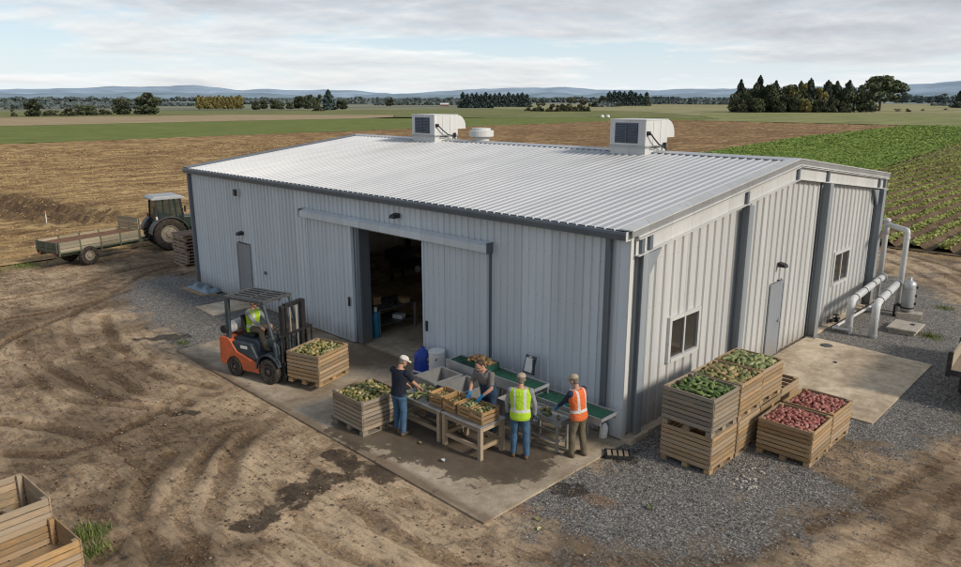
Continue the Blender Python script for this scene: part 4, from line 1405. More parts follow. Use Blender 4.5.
# windows in the gable wall
for y0, y1, z0, z1 in (W1, W2):
    w = MB()
    for a in ((y0 - .06, y0 + .03, z0 - .06, z1 + .06), (y1 - .03, y1 + .06, z0 - .06, z1 + .06)):
        w.box(-.06, .075, *a)
    w.box(-.06, .076, y0 + .031, y1 - .031, z1 - .03, z1 + .06)
    w.box(-.06, .095, y0 + .031, y1 - .031, z0 - .06, z0 + .03)
    ym = (y0 + y1) / 2
    w.box(-.02, .060, ym - .03, ym + .03, z0 + .03, z1 - .03)
    wo_ = w.build('window', 'trim_lite', shed)
    for a, c_ in ((y0 + .03, ym - .03), (ym + .03, y1 - .03)):
        p = MB()
        p.add([(.02, a, z0 + .03), (.02, c_, z0 + .03), (.02, c_, z1 - .03), (.02, a, z1 - .03)], [(0, 1, 2, 3)])
        p.build('pane', 'glass', wo_, fixn=False)

# sliding doors, rail cover, jambs
for x0, x1 in ((-11.38, -9.16), (-6.06, -3.80)):
    mb = MB()
    clad(mb, x0, x1, .10, 3.54, lambda u, d, z: (u, -.125 - d, z), .205, .024, x0)
    mb.box(x0, x1, -.115, -.075, .10, 3.54)
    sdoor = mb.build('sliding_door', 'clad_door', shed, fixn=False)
    e = MB()
    e.box(x0 - .025, x0 + .03, -.16, -.07, .08, 3.55)
    e.box(x1 - .03, x1 + .025, -.16, -.07, .08, 3.55)
    e.box(x0 + .03, x1 - .03, -.158, -.07, .07, .12)
    e.build('edge_trim', 'clad_door', sdoor)
    hx = x1 - .16 if x0 < -8 else x0 + .14
    MB().box(hx - .03, hx + .03, -.19, -.16, 1.15, 1.42).build('handle', 'fork_black', sdoor)
mb = MB()
mb.prism([(-.04, 3.78), (-.24, 3.72), (-.25, 3.55), (-.235, 3.55), (-.235, 3.70), (-.04, 3.76)], 'x', -11.62, -3.70)
rl = mb.build('door_rail', 'rail', shed)
for x in (-11.63, -3.69):
    MB().box(x - .012, x + .012, -.255, -.04, 3.53, 3.785).build('end_plate', 'trim_dark', rl)
mb = MB()
mb.box(DO0, DO0 + .17, -.06, .30, .05, DOZ)
mb.box(DO0 + .05, DO0 + .08, .30, .35, .05, DOZ)
mb.build('jamb', 'trim_dark', shed)
MB().box(DO1 - .12, DO1, -.055, .30, .05, DOZ).build('jamb', 'trim_dark', shed)
MB().box(DO0, DO1, -.05, .26, DOZ - .03, DOZ + .12).build('lintel', 'trim_dark', shed)
MB().box(-3.765, -3.725, -.07, -.034, .08, 3.52).build('door_stop', 'trim_dark', shed)

# lamps and small boxes on the walls
def wall_lamp(M):
    l = MB()
    l.box(-.05, .05, -.03, .0, -.06, .06, M)
    l.prism([(-.02, .07), (-.20, .03), (-.24, -.05), (-.02, -.05)], 'x', -.10, .10)
    if M is not None:
        n8 = 8
        l.v = l.v[:8] + [tuple(M @ Vector(p)) for p in l.v[8:]]
    lamp = l.build('wall_lamp', 'fork_black', shed)
    return lamp
wall_lamp(Matrix.Translation((-15.62, -.03, 2.50)))
wall_lamp(Matrix.Translation((-7.15, -.03, 4.03)))
wall_lamp(Matrix.Translation((.04, 7.30, 2.66)) @ Matrix.Rotation(PI / 2, 4, 'Z'))
M = Matrix.Translation((-15.72, -.03, 3.90))
l = MB()
l.box(-.13, .13, -.12, .0, -.09, .11, M)
fl = l.build('floodlight', 'acwhite', shed)
MB().box(-.03, .13, -.17, -.121, -.10, .12, M).build('lens', 'fork_black', fl)
MB().box(-13.56, -13.42, -.10, -.02, .52, .68).build('junction_box', 'fork_black', shed)
MB().box(-14.28, -14.19, -.075, -.03, 1.26, 1.36).build('socket', 'trim_dark', shed)


# ------------------------------------------------------------------ rooftop equipment
def roof_unit(x0, x1, label):
    yf = 7.18
    zb = zroof(yf) - .03
    u = thing('cooling_unit', label, 'cooling unit', (x0, yf, zb))
    w = x1 - x0
    d = 1.25
    mb = MB()                                    # curb with a sloping flashing
    mb.box(.02, w - .02, .03, d - .05, -.0, .30)
    mb.prism([(.0, -.02), (w, -.02), (w - .03, .09), (.03, .09)], 'y', -.02, d)
    mb.build('curb', 'acwhite', u)
    mb = MB()
    mb.box(-.03, w + .03, -.02, d, .30, .335)
    mb.build('base_tray', 'galv', u)
    mb = MB()
    mb.box(0, w, 0, d, .335, 1.10)
    cs = mb.build('casing', 'acwhite', u, bevel=.02)
    mb = MB()
    mb.box(-.012, w + .012, -.012, d + .012, 1.092, 1.125)
    mb.build('lid', 'acwhite', cs, bevel=.01)
    mb = MB()
    for s in (.33, .66):
        mb.box(w + .000, w + .006, d * s - .006, d * s + .006, .36, 1.08)
    mb.build('panel_seam', 'galv', cs)
    g_ = MB()
    gx0, gx1 = .15 * w, .79 * w
    g_.box(gx0, gx1, -.012, -.002, .42, 1.02)
    gr = g_.build('intake_grille', 'acdark', u)
    s_ = MB()
    for k in range(11):
        z = .45 + k * .053
        s_.prism([(-.035, z), (-.013, z + .03), (-.013, z + .036), (-.035, z + .006)], 'x', gx0 + .02, gx1 - .02)
    s_.box((gx0 + gx1) / 2 - .015, (gx0 + gx1) / 2 + .015, -.045, -.012, .42, 1.02)
    s_.build('louvres', paint('louvre_blade', (0.13, 0.15, 0.18), .5, .2, .2) if 'louvre_blade' not in bpy.data.materials else bpy.data.materials['louvre_blade'], gr)
    h = MB()                                      # down-turned hood at the back
    prof = [(d + .002, 1.10)] + [(d + .46 * math.sin(a), .64 + .46 * math.cos(a)) for a in [R(v) for v in range(0, 91, 15)]] + [(d + .46, .56), (d + .002, .56)]
    h.prism(prof, 'x', .03, w - .03)
    h.build('hood', 'acwhite', u, bevel=.012)
    p = MB()
    p.tube([(w + .02, .10, .72), (w + .10, .11, .72), (w + .13, .30, .55), (w + .14, .55, .38), (w + .15, .85, .30), (w + .16, 1.05, .10), (w + .16, 1.10, .02)], .022, 8)
    p.box(w + .003, w + .07, .05, .17, .66, .78)
    p.tube([(w + .005, .30, .30), (w + .09, .30, .30), (w + .12, .62, .30)], .02, 8)
    p.box(w + .03, w + .10, .98, 1.06, .24, .42)
    p.build('conduit', 'fork_black', u)
    return u


roof_unit(-5.53, -4.25, 'white rooftop cooling unit nearer the gable end of the shed')
roof_unit(-14.95, -13.62, 'white rooftop cooling unit further along the ridge, beside the round vent')
v = thing('roof_vent', 'round white mushroom vent on the roof ridge', 'vent', (-11.95, 8.05, zroof(8.05) - .02))
MB().lathe([(.30, 0), (.30, .30)], (0, 0, 0), n=24).build('pipe', 'acwhite', v, True)
mb = MB()
mb.lathe([(.30, .27), (.46, .27), (.47, .29), (.47, .48), (.45, .50), (.36, .51), (.35, .58), (.10, .60)], (0, 0, 0), n=28)
mb.build('cap', 'acwhite', v)
# ------------------------------------------------------------------ WOODEN BINS
def make_bin(w, d, h, mat, loc, rz, label, group, rows=7):
    """Slatted potato bin on skids, centred on its base."""
    o = thing('wooden_bin', label, 'bin', loc, rz, group)
    z0 = .115
    ph = (h - z0) / rows
    gap = .021
    for s in (-1, 1):
        for ax in 'xy':
            mb = MB()
            for k in range(rows):
                za, zb = z0 + k * ph + gap * .5, z0 + (k + 1) * ph - gap * .5
                j = random.uniform(-.004, .004)
                if ax == 'y':
                    y = s * (d / 2)
                    mb.box(-w / 2 + random.uniform(0, .008), w / 2 - random.uniform(0, .008), min(y, y - s * .024) + j, max(y, y - s * .024) + j, za, zb)
                else:
                    x = s * (w / 2 - .0)
                    mb.box(min(x, x - s * .024) + j, max(x, x - s * .024) + j, -d / 2 + .030, d / 2 - .030, za, zb)
            mb.build('side_panel', mat, o)
    for sx in (-1, 1):
        for sy in (-1, 1):
            mb = MB()
            x, y = sx * (w / 2 - .070), sy * (d / 2 - .070)
            mb.box(x - .038, x + .038, y - .038, y + .038, z0 + .0, h - .004)
            mb.build('corner_post', mat, o)
    mb = MB()
    n = 7
    for k in range(n):
        x = -w / 2 + .03 + (w - .06) * (k + .5) / n
        mb.box(x - (w - .06) / n * .46, x + (w - .06) / n * .46, -d / 2 + .03, d / 2 - .03, z0 - .022, z0 - .002)
    mb.build('floor_boards', mat, o)
    for k in (-1, 0, 1):
        mb = MB()
        x = k * (w / 2 - .075)
        for y in (-d / 2 + .08, 0, d / 2 - .08):
            mb.box(x - .06, x + .06, y - .07, y + .07, .022, z0 - .023)
        mb.box(x - .065, x + .065, -d / 2 + .005, d / 2 - .005, 0, .021)
        mb.build('skid', mat, o)
    return o


BW, BD, BH = 1.10, 1.02, .79
G0 = -.015
SX = 1.55
ys = [.43, 1.48, 2.54]
stack_names = ['nearest the camera side', 'in the middle of the row', 'farthest along the wall']
BIN = {}
low = 'bins standing beside the gable wall'
BIN['s1l'] = make_bin(BW, BD, BH, 'wood', (SX, ys[0], G0), 0, 'tan slatted bin at the foot of the front stack, under the cucumber bin', low)
BIN['s1u'] = make_bin(BW, BD, BH, 'wood_old', (SX, ys[0] - .02, G0 + BH + .003), R(-1), 'weathered grey slatted bin heaped with green cucumbers, on top of the front stack', low)
BIN['s2l'] = make_bin(BW, BD, BH, 'wood', (SX + .01, ys[1], G0), R(.5), 'tan bin at the foot of the middle stack, under the bin of mixed squash', low)
BIN['s2u'] = make_bin(BW, BD, BH, 'wood', (SX, ys[1], G0 + BH + .003), R(.5), 'slatted bin of mixed tan and green squash on top of the middle stack', low)
BIN['s3l'] = make_bin(BW, BD, BH, 'wood', (SX, ys[2], G0), 0, 'tan bin at the foot of the rear stack, under the bin of pale marrows', low)
BIN['s3u'] = make_bin(BW, BD, BH, 'wood', (SX - .02, ys[2] + .01, G0 + BH + .003), R(-.7), 'slatted bin of pale green marrows on top of the rear stack by the concrete', low)
BIN['small'] = make_bin(1.02, 1.0, BH, 'wood', (1.50, 3.76, G0), R(.5), 'single bin with no produce showing, behind the stacks next to the side concrete', low)
BIN['p1'] = make_bin(1.10, 1.08, .77, 'wood', (2.80, 2.09, G0), R(1.0), 'single slatted bin of red potatoes nearer the camera', low)
BIN['p2'] = make_bin(1.06, 1.08, .77, 'wood', (2.80, 3.27, G0), R(-.6), 'single slatted bin of red potatoes farther back, close to the concrete', low)
HF = R(17)
fw = Vector((math.cos(HF), math.sin(HF), 0))
lf = Vector((-math.sin(HF), math.cos(HF), 0))
FK = Vector((-8.10, -3.50, ST)) + lf * .48        # forklift front axle centre on the slab
fbc = FK + fw * 1.05 + lf * .10
BIN['fork'] = make_bin(1.0, 1.18, .80, 'wood', (fbc.x, fbc.y, ST + .17), HF, 'slatted bin of green and yellow gourds carried on the forklift forks', 'bins on the front apron')
BIN['b'] = make_bin(1.10, 1.06, .78, 'wood_old', (-4.50, -3.22, ST), R(-.8), 'weathered bin of yellow green gourds on the apron beside the man in navy', 'bins on the front apron')
bl = 'empty bins at the lower left corner'
BIN['bl_lo'] = make_bin(1.02, 1.15, .56, 'wood', (-3.81, -10.11, G0), R(4.5), 'empty low weathered bin in the lower corner, beside the grass tuft', bl, 4)
BIN['bl_u'] = make_bin(1.24, 1.2, .88, 'wood_pale', (-4.97, -10.22, G0), R(3.5), 'taller empty bin with loose boards inside, cut by the lower corner', bl, 6)
for k in range(4):
    br = thing('loose_board', ('topmost ' if k == 3 else 'lower ' if k == 0 else 'middle ') + 'weathered board dropped inside the taller corner bin, ' + ORD[k] + ' from the bottom', 'board', (-4.97, -10.22, G0), R(3.5), 'loose boards in the corner bin')
    a = Vector((-.52 + .05 * k, -.30 + .17 * k, .26 + .06 * k))
    MB().bar(a, a + Vector((.98, .14 * (k - 1), .14 - .05 * k)), .10, .024).build('plank', 'wood_pale', br)

# ------------------------------------------------------------------ PRODUCE
def produce_mesh(name, kind, seed):
    r = random.Random(seed)
    mb = MB()
    if kind == 'cucumber':
        L, rad, bend = .21, .030, r.uniform(-.05, .05)
        pts = [(L * (u - .5), bend * (1 - (2 * u - 1) ** 2), 0) for u in (0, .06, .16, .35, .55, .75, .9, .97, 1)]
        mb.tube(pts, [.006, .017, .026, rad, rad * 1.05, rad, .026, .015, .005], 8)
    elif kind == 'marrow':
        L, rad, bend = .24, .042, r.uniform(-.03, .03)
        pts = [(L * (u - .5), bend * (1 - (2 * u - 1) ** 2), 0) for u in (0, .05, .16, .35, .6, .8, .93, 1)]
        mb.tube(pts, [.007, .020, .033, .039, rad * 1.12, rad, .026, .006], 9)
    elif kind == 'potato':
        mb.ball((0, 0, 0), (.058 * r.uniform(.9, 1.2), .040 * r.uniform(.9, 1.15), .036), 9, 7)
    elif kind == 'gourd':
        mb.lathe([(.004, -.055), (.03, -.052), (.046, -.03), (.048, 0), (.036, .03), (.022, .05), (.012, .068), (.008, .078)], (0, 0, 0), (1, .1, .2), 9)
    else:
        mb.ball((0, 0, 0), (.048, .046, .042), 9, 7)
    vs = []
    for p in mb.v:
        k = 1 + .10 * math.sin(p[0] * 60 + seed) * math.cos(p[1] * 70 + seed * 2)
        vs.append((p[0], p[1] * k, p[2] * k))
    mb.v = vs
    return mb


def prod_mat(name, stops, rough=.5):
    m, t, b = new_mat(name, rough, 0, .35)
    oi = nd(t, 'ShaderNodeObjectInfo')
    c = ramp(t, oi.outputs['Random'], stops, 'CONSTANT' if False else 'LINEAR')
    n = noise(t, coord(t), 28.0, 3, .6)
    c = mixc(t, ramp(t, n, [(.35, .45), (.62, 0.0)]), c, (0.10, 0.085, 0.04))
    t.links.new(c, b.inputs['Base Color'])
    return m


MAT['p_cuke'] = prod_mat('cucumber_skin', [(0, (0.035, 0.085, 0.02)), (.4, (0.085, 0.155, 0.035)), (.75, (0.14, 0.21, 0.055)), (1, (0.26, 0.30, 0.11))])
MAT['p_squash'] = prod_mat('squash_skin', [(0, (0.07, 0.11, 0.03)), (.25, (0.20, 0.20, 0.06)), (.5, (0.36, 0.27, 0.12)), (.7, (0.27, 0.18, 0.08)), (.85, (0.44, 0.36, 0.17)), (1, (0.13, 0.17, 0.05))])
MAT['p_marrow'] = prod_mat('marrow_skin', [(0, (0.10, 0.15, 0.045)), (.35, (0.25, 0.29, 0.11)), (.65, (0.41, 0.41, 0.20)), (.85, (0.17, 0.21, 0.07)), (1, (0.50, 0.46, 0.27))])
MAT['p_potato'] = prod_mat('red_potato_skin', [(0, (0.24, 0.065, 0.062)), (.45, (0.37, 0.115, 0.105)), (.8, (0.45, 0.18, 0.15)), (1, (0.50, 0.27, 0.21))], .65)
MAT['p_gourd'] = prod_mat('gourd_skin', [(0, (0.045, 0.075, 0.02)), (.25, (0.12, 0.14, 0.035)), (.5, (0.34, 0.26, 0.075)), (.65, (0.54, 0.44, 0.19)), (.8, (0.07, 0.09, 0.025)), (1, (0.56, 0.49, 0.28))])

PROD = {}
for kind, pm in (('cucumber', 'p_cuke'), ('marrow', 'p_marrow'), ('squash', 'p_squash'), ('red_potato', 'p_potato'), ('gourd', 'p_gourd')):
    lst = []
    for s in range(3):
        k = {'cucumber': 'cucumber', 'marrow': 'marrow', 'squash': ('marrow', 'round', 'gourd')[s], 'red_potato': 'potato', 'gourd': ('gourd', 'round', 'gourd')[s]}[kind]
        me = produce_mesh(kind, k, s + 3).mesh(kind)
        me.materials.append(MAT[pm])
        me.polygons.foreach_set('use_smooth', [True] * len(me.polygons))
        lst.append(me)
    PROD[kind] = lst


def put(kind, M, label, cat, group):
    o = bpy.data.objects.new(kind, random.choice(PROD[kind]))
    COL.objects.link(o)
    o.matrix_world = M
    return tag(o, label, cat, group)


def heap(bo, w, d, z, kind, n, size, label, cat, dome=.05, under=(0.1, 0.1, 0.05), scale=1.0):
    """n pieces over a close-packed mass, in the frame of a bin or crate."""
    Mb = Matrix.Translation(bo.location) @ Matrix.Rotation(bo.rotation_euler.z, 4, 'Z')
    nx = max(2, round(math.sqrt(n * w / d)))
    ny = max(2, round(n / nx))
    hz_ = lambda x, y: z + dome * (1 - (2 * x / w) ** 2) * (1 - (2 * y / d) ** 2)
    for i in range(nx):
        for j in range(ny):
            x = (-w / 2 + w * (i + .5) / nx) + random.uniform(-.4, .4) * w / nx
            y = (-d / 2 + d * (j + .5) / ny) + random.uniform(-.4, .4) * d / ny
            m_ = .5 * size if kind in ('cucumber', 'marrow') else .4 * size
            x = max(-w / 2 + m_, min(w / 2 - m_, x))
            y = max(-d / 2 + m_, min(d / 2 - m_, y))
            M = Mb @ Matrix.Translation((x, y, hz_(x, y) + random.uniform(-.012, .03))) @ Euler((random.uniform(0, 6.3), random.uniform(-.45, .45), random.uniform(0, 6.3))).to_matrix().to_4x4() @ Matrix.Scale(scale * random.uniform(.82, 1.18), 4)
            put(kind, M, label, cat, label)
    # the mass below: many more of the same, one object
    mb = MB()
    src = [produce_mesh('x', {'cucumber': 'cucumber', 'marrow': 'marrow', 'squash': 'round', 'red_potato': 'potato', 'gourd': 'round'}[kind], s) for s in range(2)]
    nx2, ny2 = int(nx * 1.15) + 1, int(ny * 1.15) + 1
    for i in range(nx2):
        for j in range(ny2):
            x = max(-w / 2 + .5 * size, min(w / 2 - .5 * size, -w / 2 + w * (i + .5) / nx2))
            y = max(-d / 2 + .5 * size, min(d / 2 - .5 * size, -d / 2 + d * (j + .5) / ny2))
            E_ = Matrix.Translation((x, y, hz_(x, y) - .055 * scale)) @ Euler((random.uniform(0, 6.3), random.uniform(-.3, .3), random.uniform(0, 6.3))).to_matrix().to_4x4() @ Matrix.Scale(scale, 4)
            s = random.choice(src)
            mb.add([E_ @ Vector(p) for p in s.v], s.f)
    mb.add([(-w / 2, -d / 2, z - .09), (w / 2, -d / 2, z - .09), (w / 2, d / 2, z - .09), (-w / 2, d / 2, z - .09)], [(0, 1, 2, 3)], 0)
    name = kind + '_heap'
    mt = name + '_mat'
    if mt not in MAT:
        lo_, mid, hi_ = [tuple(v * k for v in under) for k in (.2, .5, .9)]  # under layer darkened: shade between the pieces put into its colour
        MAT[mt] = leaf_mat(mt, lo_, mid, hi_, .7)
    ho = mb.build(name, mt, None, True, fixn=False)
    ho.matrix_world = Mb
    tag(ho, 'close packed layer under the ' + label, cat, kind='stuff')


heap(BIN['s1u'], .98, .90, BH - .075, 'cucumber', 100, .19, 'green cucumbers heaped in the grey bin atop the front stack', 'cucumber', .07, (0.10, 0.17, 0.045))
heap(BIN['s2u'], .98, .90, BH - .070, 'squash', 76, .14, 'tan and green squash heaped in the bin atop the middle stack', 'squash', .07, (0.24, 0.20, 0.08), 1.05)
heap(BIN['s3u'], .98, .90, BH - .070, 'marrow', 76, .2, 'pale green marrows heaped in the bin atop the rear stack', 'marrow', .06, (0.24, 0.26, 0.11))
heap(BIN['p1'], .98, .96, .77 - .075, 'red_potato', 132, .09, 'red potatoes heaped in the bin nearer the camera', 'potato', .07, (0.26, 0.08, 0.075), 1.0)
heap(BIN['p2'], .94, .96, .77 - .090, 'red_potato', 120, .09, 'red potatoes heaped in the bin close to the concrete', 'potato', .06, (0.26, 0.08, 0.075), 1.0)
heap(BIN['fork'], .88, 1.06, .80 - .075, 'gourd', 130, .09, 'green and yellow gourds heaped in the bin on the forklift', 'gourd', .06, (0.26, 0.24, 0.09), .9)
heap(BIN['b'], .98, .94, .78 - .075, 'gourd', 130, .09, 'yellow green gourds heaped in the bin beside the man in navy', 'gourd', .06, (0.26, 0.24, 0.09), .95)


# ------------------------------------------------------------------ PACKING TABLES AND CRATES
def make_table(x0, x1, y0, y1, h, label):
    o = thing('packing_table', label, 'table', ((x0 + x1) / 2, (y0 + y1) / 2, ST), 0, 'packing tables on the apron')
    w, d = (x1 - x0) / 2, (y1 - y0) / 2
    mb = MB()
    mb.box(-w, w, -d, d, h - .035, h)
    mb.build('table_top', 'steel', o, bevel=.006)
    for sx in (-1, 1):
        for sy in (-1, 1):
            x, y = sx * (w - .06), sy * (d - .06)
            MB().box(x - .042, x + .042, y - .042, y + .042, 0, h - .036).build('leg', 'wood_pale', o)
    mb = MB()
    for sy in (-1, 1):
        mb.box(-w + .10, w - .10, sy * (d - .06) - .02, sy * (d - .06) + .02, h - .13, h - .038)
    for sx in (-1, 1):
        mb.box(sx * (w - .06) - .02, sx * (w - .06) + .02, -d + .10, d - .10, h - .13, h - .038)
    mb.build('apron_rail', 'wood_pale', o)
    for sy in (-1, 1):
        MB().box(-w + .10, w - .10, sy * (d - .06) - .022, sy * (d - .06) + .022, .20, .28).build('stretcher', 'wood_pale', o)
    for sx in (-1, 1):
        MB().box(sx * (w - .06) - .022, sx * (w - .06) + .022, -d + .10, d - .10, .20, .28).build('stretcher', 'wood_pale', o)
    return o


TH = .72
make_table(-3.95, -2.60, -2.80, -2.06, TH, 'packing table with loose vegetables, in front of the man in navy')
make_table(-2.55, -1.40, -2.80, -2.06, TH, 'packing table carrying four crates, between the apron man and the camera')


def make_crate(w, d, h, loc, rz, label):
    o = thing('wooden_crate', label, 'crate', loc, rz, 'small crates on the packing tables')
    for sx in (-1, 1):
        for sy in (-1, 1):
            x, y = sx * (w / 2 - .022), sy * (d / 2 - .022)
            MB().box(x - .018, x + .018, y - .018, y + .018, 0.0, h - .004).build('corner_post', 'wood_crate', o)
    for s in (-1, 1):
        a, b_ = MB(), MB()
        for k in range(3):
            z0 = .006 + k * h / 3
            a.box(-w / 2, w / 2, min(s * d / 2, s * (d / 2 - .012)) + s * .009, max(s * d / 2, s * (d / 2 - .012)) + s * .009, z0, z0 + h / 3 - .020)
            b_.box(min(s * w / 2, s * (w / 2 - .012)) + s * .009, max(s * w / 2, s * (w / 2 - .012)) + s * .009, -d / 2 + .005, d / 2 - .005, z0, z0 + h / 3 - .020)
        a.build('side_slats', 'wood_crate', o)
        b_.build('end_slats', 'wood_crate', o)
    MB().box(-w / 2 + .01, w / 2 - .01, -d / 2 + .01, d / 2 - .01, .0, .012).build('bottom', 'wood_crate', o)
    return o


TZ = ST + TH
CR = [make_crate(.36, .46, .27, (-2.86, -2.44, TZ), R(2), 'small wooden crate on the table beside the man in navy'),
      make_crate(.36, .46, .27, (-2.43, -2.45, TZ), R(-2), 'small wooden crate between the two tables, second from the man in navy'),
      make_crate(.34, .46, .25, (-2.03, -2.42, TZ), R(1), 'small wooden crate of pale produce under the blue gloved hands'),
      make_crate(.36, .46, .27, (-1.64, -2.44, TZ), R(-3), 'small wooden crate at the near end of the table, by the yellow vest')]
heap(CR[0], .30, .40, .12, 'squash', 20, .08, 'brown green squash in the crate beside the man in navy', 'squash', .02, (0.14, 0.11, 0.05), .72)
heap(CR[1], .30, .40, .15, 'squash', 20, .08, 'brown green squash in the second crate along the tables', 'squash', .02, (0.14, 0.11, 0.05), .72)
heap(CR[2], .28, .40, .19, 'marrow', 20, .08, 'pale marrows in the crate under the gloved hands', 'marrow', .03, (0.3, 0.3, 0.15), .55)
heap(CR[3], .30, .40, .19, 'gourd', 30, .08, 'green and cream gourds in the crate by the yellow vest', 'gourd', .03, (0.2, 0.2, 0.08), .72)
# loose produce on the table in front of the man in navy
for k in range(46):
    x, y = -3.47 + random.gauss(0, .19), -2.40 + random.gauss(0, .15)
    x = max(-3.88, min(-3.10, x))
    y = max(-2.74, min(-2.12, y))
    dz = .12 * math.exp(-((x + 3.45) / .22) ** 2 - ((y + 2.35) / .2) ** 2) * random.random()
    kd = random.choice(['gourd', 'squash', 'marrow', 'gourd'])
    M = Matrix.Translation((x, y, TZ + .035 + dz)) @ Euler((random.uniform(0, 6), random.uniform(-.3, .3), random.uniform(0, 6.3))).to_matrix().to_4x4() @ Matrix.Scale(.72, 4)
    put(kd, M, 'loose ' + {'gourd': 'yellow green gourds', 'squash': 'brown squash', 'marrow': 'pale marrows'}[kd] + ' piled on the table before the man in navy', kd, 'loose ' + kd + ' pile on the table')

# ------------------------------------------------------------------ CONVEYORS, TROUGHS
def conveyor(x0, x1, y0, y1, z, label, legs, side_h=.16):
    o = thing('belt_conveyor', label, 'conveyor', ((x0 + x1) / 2, (y0 + y1) / 2, ST))
    w, d = (x1 - x0) / 2, (y1 - y0) / 2
    z -= ST
    mb = MB()
    mb.box(-w + .03, w - .03, -d + .035, d - .035, z - .045, z - .004)
    n = int((x1 - x0) / .16)
    for k in range(n):
        x = -w + .06 + k * .16
        mb.box(x, x + .012, -d + .04, d - .04, z - .004, z + .008)
    mb.build('belt', 'beltgreen', o)
    for s in (-1, 1):
        y = s * (d - .012)
        MB().box(-w, w, y - .012, y + .012, z - side_h, z + .035).build('side_rail', 'galv', o)
    mb = MB()
    for x in (-w + .03, w - .03):
        mb.lathe([(.035, -d + .026), (.035, d - .026)], (x, 0, z - .03), (0, 1, 0), 12)
    mb.build('roller', 'galv', o, True)
    mb = MB()
    mb.box(w - .0, w + .025, -d, d, z - .03, z + .035)
    mb.build('end_plate', 'galv', o)
    for x in legs:
        for s in (-1, 1):
            y = s * (d - .05)
            MB().box(x - (x0 + x1) / 2 - .02, x - (x0 + x1) / 2 + .02, y - .02, y + .02, 0, z - .05).build('leg', 'steel', o)
    return o


conveyor(-4.30, -1.55, -1.02, -.52, .98, 'upper green belt conveyor along the shed wall, with a heap of onions on it', (-4.1, -2.9, -1.75), .20)
conveyor(-1.70, .12, -.92, -.36, .78, 'lower green belt conveyor ending at the shed corner', (-1.45, -.55), .12)
# inspection table in front of the belts
o = thing('sorting_table', 'stainless sorting table with raised rim, between the belt and the two men in vests', 'table', (-1.18, -1.25, ST))
mb = MB()
mb.box(-.98, .74, -.24, .18, .66, .69)
mb.build('table_top', 'steel', o)
mb = MB()
for a in ((-.98, .74, -.258, -.241), (-.98, .74, .181, .198)):
    mb.box(*a, .62, .745)
for a in ((-.998, -.981, -.24, .18), (.741, .758, -.24, .18)):
    mb.box(*a, .62, .745)
mb.build('rim', 'steel', o)
for x in (-.90, -.1, .62):
    for y in (-.19, .13):
        MB().box(x - .022, x + .022, y - .022, y + .022, 0, .659).build('leg', 'steel', o)
for y in (-.19, .13):
    MB().box(-.87, .59, y - .016, y + .016, .22, .26).build('stretcher', 'steel', o)
MB().box(.604, .636, -.165, .105, .22, .26).build('stretcher', 'steel', o)
for k in range(26):
    x, y = -1.15 + random.uniform(-.75, .62), -1.28 + random.uniform(-.14, .14)
    kd = random.choice(['gourd', 'squash'])
    M = Matrix.Translation((x, y, ST + .725)) @ Euler((random.uniform(0, 6), 0, random.uniform(0, 6.3))).to_matrix().to_4x4() @ Matrix.Scale(.7, 4)
    put(kd, M, {'gourd': 'yellow green gourds', 'squash': 'brown squash'}[kd] + ' lying on the stainless sorting table', kd, kd + ' on the sorting table')


def trough(x0, x1, y0, y1, z, dep, label):
    o = thing('wash_trough', label, 'trough', ((x0 + x1) / 2, (y0 + y1) / 2, ST), R(-2), 'steel wash troughs')
    w, d = (x1 - x0) / 2, (y1 - y0) / 2
    mb = MB()
    for s in (-1, 1):
        mb.box(-w, w, min(s * d, s * (d - .014)), max(s * d, s * (d - .014)), z - dep, z - .002)
        mb.box(min(s * w, s * (w - .014)), max(s * w, s * (w - .014)), -d + .0145, d - .0145, z - dep, z - .002)
    mb.box(-w + .015, w - .015, -d + .015, d - .015, z - dep, z - dep + .012)
    mb.build('basin', 'steel', o)
    mb = MB()
    for s in (-1, 1):
        mb.box(-w - .03, w + .03, min(s * (d + .03), s * (d - .02)), max(s * (d + .03), s * (d - .02)), z - .001, z + .022)
        mb.box(min(s * (w + .03), s * (w - .02)), max(s * (w + .03), s * (w - .02)), -d + .021, d - .021, z - .001, z + .021)
    mb.build('rim', 'steel', o)
    for sx in (-1, 1):
        for sy in (-1, 1):
            x, y = sx * (w - .05), sy * (d - .05)
            MB().box(x - .02, x + .02, y - .02, y + .02, 0, z - dep - .001).build('leg', 'steel', o)
    return o


trough(-4.30, -3.62, -1.98, -1.18, .80, .34, 'deep grey wash trough next to the blue sack')
trough(-3.50, -2.78, -1.94, -1.14, .78, .34, 'deep grey wash trough behind the crates, next to the apron man')

